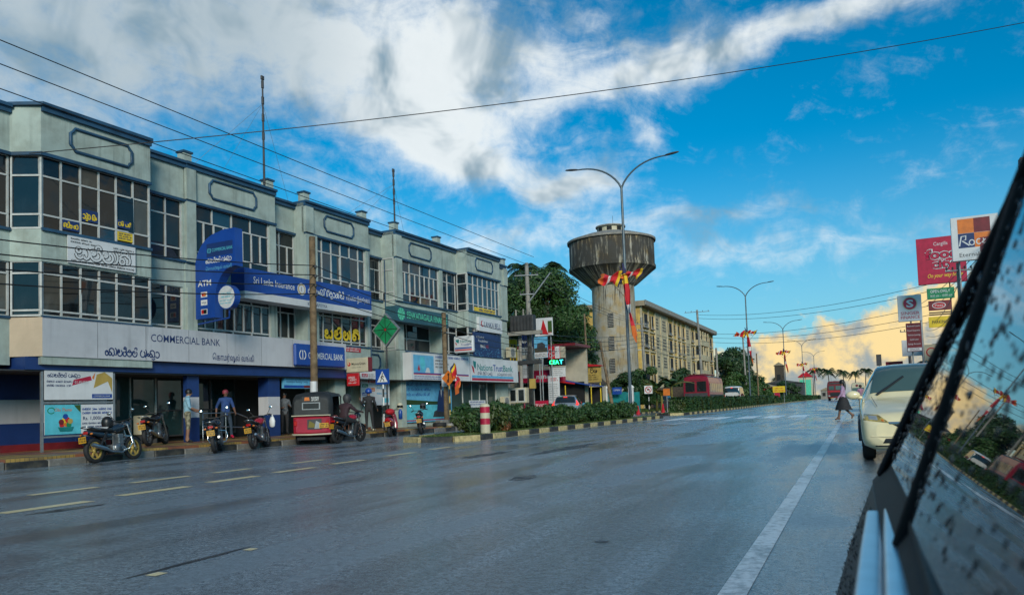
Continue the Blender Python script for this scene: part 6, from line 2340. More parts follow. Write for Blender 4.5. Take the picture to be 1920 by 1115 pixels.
bar_y = lambda z: .54 - (z - .9) * .30
side_patch('window', 'near_glass', lambda z: -.75, lambda z: bar_y(z) - .022, .925, 1.36, .004)
side_patch('quarter_window', 'near_glass', lambda z: bar_y(z) + .02, lambda z: max(bar_y(z) + .021, rear_y(z) - .16), .93, 1.06, .003)
MB().tube([on_side(bar_y(z), z, .001) for z in (.905, .95, 1.0, 1.05, 1.1, 1.15, 1.2, 1.28, 1.36)], .0065, 8).build('window_bar', 'gasket', t)
MB().tube([on_side(rear_y(z) - .10, z, .004) for z in (.91, .96, 1.0, 1.05, 1.1, 1.15, 1.2, 1.28, 1.36)], .0045, 8).build('pillar_seal', 'gasket', t)
# chrome waist strip in two rounded ridges and its black seal
def strip(name, m, x0, x1, z0, z1, y0=-2.2, y1=.76):
    n = 16
    rings = []
    for i in range(n + 1):
        y = y0 + (y1 - y0) * i / n
        bow = .010 * max(0, (y - .35)) / .4
        c = Vector(((x0 + x1) / 2 + bow, y, (z0 + z1) / 2))
        e = .85 if i == n else 1.0
        se = lambda q: math.copysign(abs(q) ** .45, q)
        rings.append([(c.x + (x1 - x0) / 2 * e * se(cos(a)), y, c.z + (z1 - z0) / 2 * e * se(sin(a))) for a in [2 * pi * k / 20 for k in range(20)]])
    return MB().loft(rings).build(name, m, t)


strip('chrome_strip', 'near_chrome', -.010, .0044, .884, .898)
strip('chrome_ridge', 'near_chrome', .0045, .019, .888, .906)
strip('waist_seal', 'gasket', .019, .033, .895, .925, y1=.9)
# raindrops standing on the glass and paint
rnd = random.Random(3)
dm = MB()


def drop(y, z, r, off):
    x = side_x(z) - off
    n, m_ = 7, 3
    nz = .33 if z > .9 else -.2
    vs, fs = [], []
    for i in range(m_):
        tt = (pi / 2) * i / (m_ - .5)
        for k in range(n):
            a = 2 * pi * k / n
            dy, dz = r * cos(tt) * cos(a), r * cos(tt) * sin(a) * 1.25
            vs.append((x + dz * nz - r * .38 * sin(tt), y + dy, z + dz))
    for i in range(m_ - 1):
        for k in range(n):
            k2 = (k + 1) % n
            fs.append((i * n + k, (i + 1) * n + k, (i + 1) * n + k2, i * n + k2))
    fs.append(tuple((m_ - 1) * n + k for k in range(n))[::-1])
    dm.add(vs, fs, True)


for _ in range(2600):
    y, z = rnd.uniform(.05, 1.0), rnd.uniform(.935, 1.24)
    if y > rear_y(z) - .06:
        continue
    drop(y, z, rnd.choice((.0005, .0006, .0009, .0012, .0016, .0021)), .004)
for _ in range(1800):
    y, z = rnd.uniform(.1, 1.05), rnd.uniform(.66, .885)
    drop(y, z, rnd.choice((.0008, .0012, .0016, .0024)), .0)
mat('water_drop', (.010, .016, .020), .05, .1, spec=.35)
o = dm.build('raindrops', 'water_drop', t)
o['kind'] = 'stuff'

# ------------------------------------------------------------------ people
BASE = {'pelvis': (0, 0, .95), 'waist': (0, .0, 1.10), 'chest': (0, -.01, 1.28), 'upper': (0, -.01, 1.40), 'neck': (0, .0, 1.48), 'jaw': (0, .025, 1.55), 'face': (0, .02, 1.63), 'crown': (0, .0, 1.70), 'nose': (0, .125, 1.61),
        'shL': (-.18, 0, 1.40), 'elL': (-.24, -.02, 1.13), 'wrL': (-.25, .05, .88), 'haL': (-.25, .08, .80),
        'shR': (.18, 0, 1.40), 'elR': (.24, -.02, 1.13), 'wrR': (.25, .05, .88), 'haR': (.25, .08, .80),
        'hiL': (-.10, 0, .90), 'knL': (-.11, .02, .50), 'anL': (-.11, -.02, .09), 'toL': (-.12, .16, .035), 'heL': (-.11, -.06, .035),
        'hiR': (.10, 0, .90), 'knR': (.11, .02, .50), 'anR': (.11, -.02, .09), 'toR': (.12, .16, .035), 'heR': (.11, -.06, .035)}
RAD = {'pelvis': (.155, .12), 'waist': (.14, .105), 'chest': (.165, .12), 'upper': (.14, .10), 'neck': (.055, .06), 'jaw': (.062, .075), 'face': (.078, .095), 'crown': (.06, .075), 'nose': (.012, .012),
       'sh': (.072, .072), 'el': (.05, .05), 'wr': (.032, .032), 'ha': (.040, .022), 'hi': (.095, .10), 'kn': (.065, .065), 'an': (.042, .045), 'to': (.04, .028), 'he': (.036, .03)}
EDGES = [('pelvis', 'waist', 'top'), ('waist', 'chest', 'top'), ('chest', 'upper', 'top'), ('upper', 'neck', 'skin'), ('neck', 'jaw', 'skin'), ('jaw', 'face', 'skin'), ('face', 'crown', 'hair'), ('face', 'nose', 'skin')]
for S in 'LR':
    EDGES += [('upper', 'sh' + S, 'top'), ('sh' + S, 'el' + S, 'top'), ('el' + S, 'wr' + S, 'fore'), ('wr' + S, 'ha' + S, 'skin'),
              ('pelvis', 'hi' + S, 'bottom'), ('hi' + S, 'kn' + S, 'bottom'), ('kn' + S, 'an' + S, 'shin'), ('an' + S, 'to' + S, 'foot'), ('an' + S, 'he' + S, 'foot')]


def person(label, loc, rotz, pose=None, cols=None, h=1.72, fat=1.0, hair=True, name='person', hair_long=False):
    """faces local +y; one skinned body, regions coloured by the nearest bone"""
    J = {k: Vector(v) for k, v in BASE.items()}
    for k, v in (pose or {}).items():
        J[k] = Vector(v)
    c = dict(skin='skin', hair='hair', top='sign_blue', fore='skin', bottom='navy', shin='navy', foot='black')
    c.update(cols or {})
    names = list(J)
    edges = [(a, b, r) for a, b, r in EDGES]
    rad = {}
    for k in names:
        q = RAD.get(k) or RAD[k[:2]]
        f = fat if k in ('pelvis', 'waist', 'chest', 'upper', 'shL', 'shR', 'hiL', 'hiR') else 1.0
        rad[k] = (q[0] * f, q[1] * f)
    # fingers: four unequal ones and a thumb leaving the side of the palm
    for S, sx in (('L', 1), ('R', -1)):
        ha, wr = J['ha' + S], J['wr' + S]
        d = (ha - wr).normalized()
        side = Vector((0, 1, 0)) - d * d.y
        side = side.normalized() if side.length > .1 else Vector((sx, 0, 0))
        inn = d.cross(side).normalized() * sx
        for i, ln in enumerate((.062, .075, .07, .055)):
            o = side * (.03 - i * .02)
            a, b = f'f{S}{i}', f'g{S}{i}'
            J[a] = ha + o + d * ln * .6
            J[b] = ha + o + d * ln + inn * .025
            rad[a], rad[b] = (.010, .010), (.008, .008)
            edges += [('ha' + S, a, 'skin'), (a, b, 'skin')]
        a = f't{S}'
        J[a] = wr + (ha - wr) * .5 + side * .055 + d * .03
        rad[a] = (.011, .011)
        edges.append(('ha' + S, a, 'skin'))
    names = list(J)
    idx = {k: i for i, k in enumerate(names)}
    sc = h / 1.76
    me = bpy.data.meshes.new('body_rig')
    me.from_pydata([(J[k] * sc)[:] for k in names], [(idx[a], idx[b]) for a, b, r in edges], [])
    ob = bpy.data.objects.new('body_rig', me)
    COL.objects.link(ob)
    md = ob.modifiers.new('skin', 'SKIN')
    md.use_smooth_shade = True
    for i, k in enumerate(names):
        sv = me.skin_vertices[0].data[i]
        sv.radius = (rad[k][0] * sc, rad[k][1] * sc)
        sv.use_root = (k == 'pelvis')
    sd = ob.modifiers.new('sub', 'SUBSURF')
    sd.levels = sd.render_levels = 2
    dg = bpy.context.evaluated_depsgraph_get()
    out = bpy.data.meshes.new_from_object(ob.evaluated_get(dg))
    bpy.data.objects.remove(ob)
    regs = ['skin', 'hair', 'top', 'fore', 'bottom', 'shin', 'foot']
    out.materials.clear()
    for r in regs:
        out.materials.append(MATS[c[r]])
    segs = [(J[a] * sc, J[b] * sc, regs.index(r), (rad[a][0] + rad[b][0]) / 2) for a, b, r in edges]
    for p in out.polygons:
        best, bi = 9, 0
        for a, b, r, w in segs:
            ab = b - a
            t_ = max(0, min(1, (p.center - a).dot(ab) / max(1e-9, ab.length_squared)))
            dd = (a + ab * t_ - p.center).length - w
            if dd < best:
                best, bi = dd, r
        p.material_index = bi
        p.use_smooth = True
    t = thing(name, label, 'person', loc, rotz)
    link('body', out, t)
    hc = J['face'] * sc
    if hair:
        mb = MB().at((hc.x, hc.y - .015, hc.z + .035))
        mb.lathe([(.098, -.06), (.105, .0), (.095, .05), (.06, .085), (0, .098)], 14)
        mb.build('hair', c['hair'], t)
    if hair_long:
        MB().loft([[(hc.x + .07 * w * cos(a), hc.y - .09 + .05 * w * sin(a), hc.z + z) for a in [2 * pi * k / 10 for k in range(10)]] for z, w in ((.05, .9), (-.05, 1.25), (-.15, 1.3), (-.28, 1.0), (-.38, .4))]).build('long_hair', c['hair'], t)
    for s, S in ((-1, 'L'), (1, 'R')):
        MB().ball((hc.x + s * .082, hc.y - .005, hc.z - .01), (.014, .025, .035), 8, 6).build('ear', c['skin'], t)
    t['hx'], t['hy'], t['hz'] = hc
    return t


def worn_helmet(p, m, visor=True, full=True):
    c = Vector((p['hx'], p['hy'], p['hz']))
    sh = MB().at((c.x, c.y, c.z + .03))
    sh.lathe([(.10, -.15 if full else -.06), (.135, -.06), (.14, .02), (.115, .10), (.06, .145), (0, .155)], 18)
    o = sh.build('helmet', m, p)
    if visor:
        MB().at((c.x, c.y, c.z + .0)).lathe([(.140, -.05), (.143, .05)], 10, a0=pi / 2 - .9, a1=pi / 2 + .9).build('visor', 'carglass', o)


mat('cloth_skyshirt', (.22, .40, .50), .8, .15, 9)
mat('cloth_check', (.22, .20, .13), .8, .5, 14)
mat('cloth_polo', (.020, .060, .20), .8, .15, 9)
mat('cloth_jeans', (.022, .040, .065), .85, .2, 12)
mat('cloth_black', (.016, .016, .018), .8, .2, 9)
mat('cloth_darkred', (.040, .018, .024), .8, .2, 9)
mat('cloth_grey', (.10, .11, .12), .8, .2, 9)
mat('cloth_pink', (.50, .26, .36), .8, .12, 9)
mat('cloth_lilac', (.42, .27, .40), .8, .12, 12)
mat('cap_red', (.22, .03, .05), .6, .2, 9)

# azimuth (clockwise from +Y) -> rotation of local +y
az = lambda d: -radians(d)
p = person('man in light blue shirt and checked shorts standing on the pavement by the bank', (-19.75, 18.35, .22), az(40),
           {'elL': (-.23, .05, 1.14), 'wrL': (-.16, .24, 1.02), 'haL': (-.13, .31, 1.0), 'elR': (.23, .05, 1.14), 'wrR': (.18, .26, 1.05), 'haR': (.14, .33, 1.03), 'jaw': (0, .05, 1.54), 'face': (0, .06, 1.62), 'crown': (0, .05, 1.69), 'nose': (0, .16, 1.58)},
           dict(top='cloth_skyshirt', fore='skin2', skin='skin2', bottom='cloth_check', shin='skin2', foot='black'), 1.74, 1.12)
p = person('man in a blue polo shirt with dark red cap walking past the bank door', (-20.5, 20.75, .22), az(118),
           {'elR': (.27, -.12, 1.15), 'wrR': (.30, -.08, .92), 'haR': (.31, -.05, .84), 'elL': (-.26, .06, 1.14), 'wrL': (-.27, .20, .95), 'haL': (-.27, .26, .89),
            'knL': (-.11, .22, .52), 'anL': (-.11, .28, .12), 'toL': (-.12, .46, .06), 'heL': (-.11, .23, .05), 'knR': (.11, -.05, .50), 'anR': (.11, -.30, .12), 'toR': (.12, -.14, .035), 'heR': (.11, -.35, .07)},
           dict(top='cloth_polo', fore='skin', bottom='cloth_jeans', shin='cloth_jeans', foot='crimson', hair='cap_red'), 1.76, 1.05)
p = person('person in grey shirt holding a cup in the dark doorway left of the three-wheeler', FP(4.75, -.1, .22), az(120),
           {'elL': (-.25, .02, 1.12), 'wrL': (-.12, .22, 1.18), 'haL': (-.08, .29, 1.2), 'elR': (.25, .0, 1.12), 'wrR': (.16, .22, 1.10), 'haR': (.12, .29, 1.12)},
           dict(top='cloth_grey', bottom='cloth_black', shin='cloth_black'), 1.68)
p = person('person in dark tight clothes with a blue helmet reading the posters', (-18.15, 26.15, .22), az(-30),
           {'elL': (-.28, .0, 1.16), 'wrL': (-.36, .08, 1.30), 'haL': (-.37, .10, 1.38), 'elR': (.27, -.02, 1.15), 'wrR': (.33, .08, .95), 'haR': (.35, .12, .88), 'knR': (.13, .04, .50), 'anR': (.17, .02, .09), 'toR': (.24, .18, .035), 'heR': (.16, -.04, .035)},
           dict(top='cloth_black', fore='cloth_black', bottom='cloth_black', shin='cloth_black', foot='plastic_cream'), 1.70, .95, hair=False)
worn_helmet(p, 'sign_blue', False, False)
rb = motorcycle('old motorcycle being ridden past the three-wheeler', (-15.75, 21.5, 0), 0, 'bike_black', 'rubber', 0.0, 'ridden motorcycles', False, 'bike_red')
p = person('rider in a dark jacket and dark full-face helmet on the moving motorcycle', (-15.75, 21.25, -.13), az(0),
           {'upper': (0, .10, 1.38), 'chest': (0, .05, 1.27), 'neck': (0, .13, 1.46), 'jaw': (0, .18, 1.53), 'face': (0, .18, 1.61), 'crown': (0, .17, 1.68), 'nose': (0, .28, 1.58),
            'shL': (-.19, .10, 1.37), 'shR': (.19, .10, 1.37), 'elL': (-.30, .28, 1.20), 'wrL': (-.32, .50, 1.17), 'haL': (-.32, .57, 1.17), 'elR': (.30, .28, 1.20), 'wrR': (.32, .50, 1.17), 'haR': (.32, .57, 1.17),
            'knL': (-.20, .42, .84), 'anL': (-.17, .34, .44), 'toL': (-.17, .50, .38), 'heL': (-.17, .28, .40), 'knR': (.20, .42, .84), 'anR': (.17, .34, .44), 'toR': (.17, .50, .38), 'heR': (.17, .28, .40)},
           dict(top='cloth_darkred', fore='cloth_darkred', bottom='cloth_black', shin='cloth_black', foot='black'), 1.74, 1.15, hair=False)
worn_helmet(p, 'darkgrey', True, True)
p = person('woman in a lilac blouse and black skirt walking barefoot across the road', (-.55, 34.1, 0), az(-92),
           {'elL': (-.22, .06, 1.14), 'wrL': (-.20, .20, .98), 'haL': (-.18, .26, .94), 'elR': (.22, -.08, 1.14), 'wrR': (.22, -.02, .92), 'haR': (.22, .02, .85),
            'knL': (-.09, .14, .50), 'anL': (-.09, .22, .09), 'toL': (-.10, .38, .035), 'heL': (-.09, .17, .03), 'knR': (.09, -.06, .50), 'anR': (.09, -.36, .20), 'toR': (.09, -.30, .05), 'heR': (.09, -.43, .22)},
           dict(top='cloth_lilac', fore='cloth_lilac', bottom='cloth_black', shin='skin', foot='skin'), 1.64, .98, hair_long=True)
sk = []
for z, rx, ry, oy in ((.99, .15, .13, 0), (.85, .19, .19, .0), (.65, .20, .25, .01), (.50, .21, .30, .0), (.44, .215, .33, -.02)):
    sk.append([(rx * (1 + .04 * (k % 2)) * cos(2 * pi * k / 20), oy + ry * (1 + .04 * (k % 2)) * sin(2 * pi * k / 20), z * 1.64 / 1.76) for k in range(20)])
MB().loft(sk).build('skirt', 'cloth_black', p)
p = person('person in a pink shirt standing far behind the white car', (.2, 60, 0), az(150), {}, dict(top='cloth_pink', bottom='cloth_jeans', shin='cloth_jeans'), 1.72)


# ------------------------------------------------------------------ vegetation
def leaf_cloud(clumps, n, size, seed, flat=.5, out=.75):
    """small folded leaf faces spread through a set of ellipsoid clumps [(x, y, z, rx, ry, rz)]"""
    rnd = random.Random(seed)
    vol = [c[3] * c[4] * c[5] for c in clumps]
    vs, fs = [], []
    for _ in range(n):
        c = rnd.choices(clumps, vol)[0]
        u = rnd.gauss(0, 1), rnd.gauss(0, 1), rnd.gauss(0, 1)
        l = math.sqrt(sum(q * q for q in u)) or 1
        r = rnd.random() ** (1 / 3) if rnd.random() > out else rnd.uniform(.72, 1.08)
        p = Vector((c[0] + u[0] / l * r * c[3], c[1] + u[1] / l * r * c[4], c[2] + u[2] / l * r * c[5]))
        nrm = Vector((u[0] / l + rnd.gauss(0, .5), u[1] / l + rnd.gauss(0, .5), u[2] / l * .6 + flat + rnd.gauss(0, .4))).normalized()
        a = nrm.cross(Vector((rnd.gauss(0, 1), rnd.gauss(0, 1), rnd.gauss(0, 1)))).normalized()
        b = nrm.cross(a)
        s = size * rnd.uniform(.6, 1.3)
        k = len(vs)
        vs += [(p - a * s)[:], (p + b * s * .45 - nrm * s * .12)[:], (p + a * s)[:], (p - b * s * .45 - nrm * s * .12)[:]]
        fs += [(k, k + 1, k + 2), (k, k + 2, k + 3)]
    return vs, fs


def leaf_mesh(name, m, *a, **k):
    vs, fs = leaf_cloud(*a, **k)
    me = bpy.data.meshes.new(name)
    me.from_pydata(vs, [], fs)
    me.materials.append(MATS[m])
    return me


def clumps_for(rnd, cx, cy, z0, z1, R, n):
    out = []
    for _ in range(n):
        t_ = rnd.random()
        z = z0 + (z1 - z0) * t_
        w = R * (1 - abs(t_ - .45) * 1.25)
        a = rnd.random() * 2 * pi
        d = rnd.random() ** .5 * w
        r = rnd.uniform(.22, .42) * R
        out.append((cx + d * cos(a), cy + d * sin(a), z, r, r, r * rnd.uniform(.55, .85)))
    return out


def tree(label, x, y, h, R, z0, n, size, m, seed, trunk=.25, group='trees', nclump=26):
    rnd = random.Random(seed)
    t = thing('tree', label, 'tree', (x, y, 0), rnd.random() * 6, group)
    cl = clumps_for(rnd, 0, 0, z0, h - R * .25, R, nclump)
    tb = MB()
    tb.tube([(0, 0, -.1), (.1, .05, z0 * .5), (.0, .1, z0 + (h - z0) * .35), (.1, 0, h * .8)], [trunk, trunk * .8, trunk * .55, trunk * .15], 10)
    for c in cl[::3]:
        b0 = (0.05, .05, z0 * .7 + (c[2] - z0) * .3)
        tb.tube([b0, ((c[0] + b0[0]) / 2, (c[1] + b0[1]) / 2, (c[2] + b0[2]) / 2 + .3), c[:3]], [trunk * .4, trunk * .25, .03], 6)
    tb.build('trunk', 'bark', t)
    link('crown', leaf_mesh('crown', m, cl, n, size, seed), t)
    return t


tree('tall dark tree close behind the end of the long building', -28.6, 63, 13.8, 5.0, 4.2, 22000, .16, 'leaf_dark', 1, .35, nclump=34)
tree('large mid green tree in front of the water tower', -25.0, 63.5, 13.6, 4.3, 4.0, 22000, .16, 'leaf_mid', 2, .35, nclump=34)
tree('spreading green tree reaching towards the tower stem', -23.9, 66, 10.8, 3.0, 3.0, 14000, .15, 'leaf_mid', 3, .28, nclump=24)
tree('dark low tree beneath the tower left of the gate', -25.4, 70, 8.0, 3.0, 2.0, 8000, .2, 'leaf_dark', 4, .22, nclump=22)
tree('leafy young tree in front of the yellow building beside the lamp post', -19.2, 76, 5.0, 1.8, 1.2, 4500, .16, 'leaf_mid', 5, .1, nclump=16)
tree('bushy dark tree right of the teal boundary wall', -20.6, 73, 4.0, 2.2, .8, 5000, .16, 'leaf_dark', 6, .12, nclump=18)
tree('round dark tree right of the yellow building', -27, 176, 13.5, 6.5, 3.0, 7000, .42, 'leaf_dark', 7, .35, nclump=24)
tree('second dark tree sloping down behind the bus roof', -22.5, 165, 9.5, 5.5, 1.5, 6500, .4, 'leaf_dark', 8, .3, nclump=22)
tree('mid green tree behind the white van', -19.8, 150, 7.0, 4.2, 1.0, 5500, .34, 'leaf_mid', 9, .25, nclump=20)
tree('low green tree left of the yellow notice board', -16.6, 152, 4.4, 3.0, .5, 4000, .28, 'leaf_mid', 10, .15, nclump=18)
tree('low shrubby tree right of the yellow notice board', -14.9, 190, 5.0, 3.6, .5, 3500, .36, 'leaf_dark', 11, .15, nclump=16)
tree('dark tree behind the crimson bus', -20.5, 98, 6.0, 2.6, 1.2, 4500, .22, 'leaf_dark', 14, .18, nclump=18)
for k, (x, y, h) in enumerate(((-17.5, 118, 3.2), (-18.2, 126, 3.6), (-17.3, 136, 2.8))):
    tree('low verge bush left of the white van, ' + ('nearest', 'middle', 'farthest')[k] + ' of three', x, y, h, 1.9, .3, 2500, .2, 'leaf_mid', 20 + k, .08, 'verge bushes', 12)


def palm(label, x, y, h, R, seed, m='palm', n=18, group='coconut palms'):
    rnd = random.Random(seed)
    t = thing('palm_tree', label, 'palm', (x, y, 0), 0, group)
    lean = rnd.uniform(-.08, .08) * h
    MB().tube([(lean * (k / 6) ** 2, 0, h * k / 6) for k in range(7)], [.22 - .1 * k / 6 for k in range(7)], 8).build('trunk', 'bark', t)
    vs, fs = [], []
    for i in range(n):
        a = 2 * pi * i / n + rnd.uniform(-.15, .15)
        el = rnd.uniform(-.25, .95)
        L = R * rnd.uniform(.8, 1.1)
        prev = None
        p0 = Vector((lean, 0, h))
        nseg = 12
        for k in range(nseg + 1):
            u = k / nseg
            r = L * u * cos(el) * (1 - .18 * u)
            z = L * u * sin(el) - L * .62 * u * u
            c = p0 + Vector((cos(a) * r, sin(a) * r, z))
            if k and k < nseg:
                w = L * .26 * (sin(pi * min(1, u * 1.05)) ** .6 + .05)
                sd = Vector((-sin(a), cos(a), 0))
                fw = (c - prev).normalized()
                for s in (-1, 1):
                    for q in range(2):
                        b = c + fw * (q * L / nseg * .5)
                        tip = b + sd * s * w + fw * w * .45 + Vector((0, 0, -w * .55))
                        k0 = len(vs)
                        e = fw * L * .022
                        vs += [(b - e)[:], (b + e)[:], tip[:]]
                        fs.append((k0, k0 + 1, k0 + 2))
            if prev is not None:
                k0 = len(vs)
                e = Vector((0, 0, .02 * L))
                vs += [prev[:], c[:], (c + e)[:], (prev + e)[:]]
                fs.append((k0, k0 + 1, k0 + 2, k0 + 3))
            prev = c
    me = bpy.data.meshes.new('fronds')
    me.from_pydata(vs, [], fs)
    me.materials.append(MATS[m])
    link('crown', me, t)
    return t


palm('coconut palm left of the green kiosk', -21.5, 245, 7.0, 2.6, 1)
palm('coconut palm just behind the green kiosk roof', -14.5, 300, 10.5, 4.4, 2)
palm('coconut palm above the maroon bus', -9.0, 300, 9.8, 4.6, 3)
palm('coconut palm right of the maroon bus roof', -4.5, 330, 10.3, 3.8, 4)
palm('coconut palm above the pale bus', -.5, 320, 9.6, 3.6, 5)
palm('coconut palm beside the white car mirror', 2.8, 310, 9.8, 3.8, 6)
palm('dark palm with drooping fronds behind the transformer pole', -25.0, 66, 13.4, 3.2, 7, group='garden palms')
palm('palm peeping over the tall dark tree behind the building', -28.2, 68, 14.2, 3.0, 8, group='garden palms')


def banana(label, x, y, h, seed, m='leaf_mid'):
    rnd = random.Random(seed)
    t = thing('banana_plant', label, 'banana plant', (x, y, .1), 0, 'banana plants')
    MB().tube([(0, 0, 0), (.03, 0, h * .5), (0, .03, h * .62)], [.13, .10, .07], 8).build('stem', 'leaf_yellow', t)
    for i in range(8):
        a = 2 * pi * i / 8 + rnd.uniform(-.3, .3)
        L = h * rnd.uniform(.5, .75)
        el = rnd.uniform(.5, 1.25)
        vs, fs = [], []
        for k in range(9):
            u = k / 8
            r = L * u * cos(el)
            z = h * .6 + L * u * sin(el) - L * .5 * u ** 2.2
            w = .26 * sin(pi * min(1, u * .93 + .07)) * L / 1.8
            c = Vector((cos(a) * r, sin(a) * r, z))
            sd = Vector((-sin(a), cos(a), 0)) * w
            vs += [(c - sd - Vector((0, 0, w * .35)))[:], c[:], (c + sd - Vector((0, 0, w * .35)))[:]]
        for k in range(8):
            j = k * 3
            fs += [(j, j + 1, j + 4, j + 3), (j + 1, j + 2, j + 5, j + 4)]
        me = bpy.data.meshes.new('leaf')
        me.from_pydata(vs, [], fs)
        me.materials.append(MATS[m if i % 4 else 'leaf_yellow'])
        link('leaf', me, t)


banana('banana plant in front of the red-roofed shed, left one', -17.6, 73, 3.6, 1)
banana('banana plant beside the crimson bus, right one', -16.7, 75.5, 4.0, 2)
banana('small yellowing banana plant beneath the two tall ones', -16.9, 72, 2.4, 3, 'leaf_yellow')


def shrub(label, x, y, r, h, meshes, seed, group, m='leaf_hedge', z=.1):
    t = thing('shrub', label, 'shrub', (x, y, z), random.Random(seed).random() * 6, group)
    link('foliage', meshes[seed % len(meshes)], t).scale = (r, r, h)
    s = MB()
    for k in range(5):
        a = 2 * pi * k / 5
        s.tube([(0, 0, 0), (.15 * r * cos(a), .15 * r * sin(a), h * .3), (.4 * r * cos(a), .4 * r * sin(a), h * .7)], [.02, .014, .006], 5)
    s.build('stems', 'bark', t)


def shrub_mesh(seed, m, n=3200):
    rnd = random.Random(seed)
    cl = [(0, 0, .42, .62, .62, .40)]
    for _ in range(14):
        a, d = rnd.random() * 6.28, rnd.uniform(.3, .8)
        cl.append((d * cos(a), d * sin(a), rnd.uniform(.35, .82), .26, .26, .20))
    return leaf_mesh('foliage', m, cl, n, .085, seed)


SM = [shrub_mesh(k, 'leaf_hedge') for k in range(4)]
RM = [shrub_mesh(9, 'leaf_red', 1800)]
spots = []
rnd = random.Random(5)
yy = 23.6
k = 0
while yy < 43.6:
    r = rnd.uniform(.75, 1.0)
    spots.append((-12.1 + rnd.uniform(-.25, .25), yy, r, rnd.uniform(.72, 1.2)))
    yy += r * 1.45
ordw = ['first', 'second', 'third', 'fourth', 'fifth', 'sixth', 'seventh', 'eighth', 'ninth', 'tenth', 'eleventh', 'twelfth', 'thirteenth', 'fourteenth', 'fifteenth', 'sixteenth', 'seventeenth', 'eighteenth', 'nineteenth', 'twentieth', 'twenty-first', 'twenty-second', 'twenty-third', 'twenty-fourth', 'twenty-fifth']
for k, (x, y, r, h) in enumerate(spots):
    shrub('dark green island shrub, ' + ordw[k] + ' in the row behind the striped bollard', x, y, r, h, SM, k, 'shrubs on the near traffic island')
shrub('small reddish shrub at the front of the near island planting', -11.6, 25.0, .4, .62, RM, 0, 'reddish island shrubs')

# long clipped hedge
t = thing('hedge', 'long clipped green hedge on the far traffic island', 'hedge', (0, 0, .1))
MB().box(-13.0, -11.75, 57.8, 290, 0, .92).build('core', 'leaf_dark', t)


def hedge_leaves(y0, y1, n, size, seed):
    rnd = random.Random(seed)
    vs, fs = [], []
    for _ in range(n):
        y = rnd.uniform(y0, y1)
        f = rnd.random()
        bump = .13 * sin(y * 1.7) * sin(y * .6) + .08 * sin(y * 5.3 + 1)
        if f < .5:
            p = Vector((-11.70 + rnd.uniform(-.06, .1) + bump * .5, y, rnd.uniform(.02, 1.05)))
            nn = Vector((1, rnd.gauss(0, .5), rnd.gauss(.2, .5)))
        elif f < .62 and y < y0 + 3:
            p = Vector((rnd.uniform(-13.0, -11.7), y0 + rnd.uniform(-.12, .1), rnd.uniform(.02, 1.0)))
            nn = Vector((rnd.gauss(0, .5), -1, rnd.gauss(.2, .5)))
        else:
            p = Vector((rnd.uniform(-13.05, -11.68), y, 1.0 + rnd.uniform(-.08, .12) + bump))
            nn = Vector((rnd.gauss(0, .5), rnd.gauss(0, .5), 1))
        nn.normalize()
        a = nn.cross(Vector((rnd.gauss(0, 1), rnd.gauss(0, 1), rnd.gauss(0, 1)))).normalized()
        b = nn.cross(a)
        s = size * rnd.uniform(.6, 1.3)
        k = len(vs)
        vs += [(p - a * s)[:], (p + b * s * .45)[:], (p + a * s)[:], (p - b * s * .45)[:]]
        fs.append((k, k + 1, k + 2, k + 3))
    me = bpy.data.meshes.new('hedge_foliage')
    me.from_pydata(vs, [], fs)
    me.materials.append(MATS['leaf_hedge'])
    return link('foliage', me, t)


for a, b, n, s in ((57.6, 59.6, 2600, .085), (59.6, 77, 13000, .085), (77, 120, 12000, .13), (120, 290, 12000, .3)):
    hedge_leaves(a, b, n, s, int(a))


# grass
def grass(name, label, boxes, n, h, seed, z):
    rnd = random.Random(seed)
    vs, fs = [], []
    ar = [(b[1] - b[0]) * (b[3] - b[2]) for b in boxes]
    for _ in range(n):
        b = rnd.choices(boxes, ar)[0]
        x, y = rnd.uniform(b[0], b[1]), rnd.uniform(b[2], b[3])
        a = rnd.random() * 6.28
        l = h * rnd.uniform(.5, 1.3)
        w = h * .16
        k = len(vs)
        dx, dy = cos(a) * w, sin(a) * w
        lx, ly = rnd.gauss(0, .5) * l, rnd.gauss(0, .5) * l
        vs += [(x - dx, y - dy, z), (x + dx, y + dy, z), (x + lx, y + ly, z + l)]
        fs.append((k, k + 1, k + 2))
    me = bpy.data.meshes.new(name)
    me.from_pydata(vs, [], fs)
    me.materials.append(MATS['grass'])
    o = link(name, me)
    stuff(o, label, 'grass')
    return o


grass('island_grass', 'ragged grass edge along the kerb of the near traffic island', [(-11.75, -11.05, 21.6, 46.3), (-12.9, -11.2, 21.2, 23.4)], 16000, .075, 1, .12)
grass('hedge_grass', 'grass strip at the foot of the clipped hedge', [(-11.75, -11.32, 56, 100), (-13.0, -11.5, 55.4, 57.8)], 9000, .09, 2, .12)
grass('verge_grass', 'rough grass on the far left verge', [(-22, -17.7, 66.2, 110)], 12000, .25, 3, .09)

# ------------------------------------------------------------------ water tower
mat('tower', (.24, .215, .165), .85, .2, .8, streak=1.0, dirt=(.03, .028, .025), dirt_amt=.85, dirt_scale=.5)


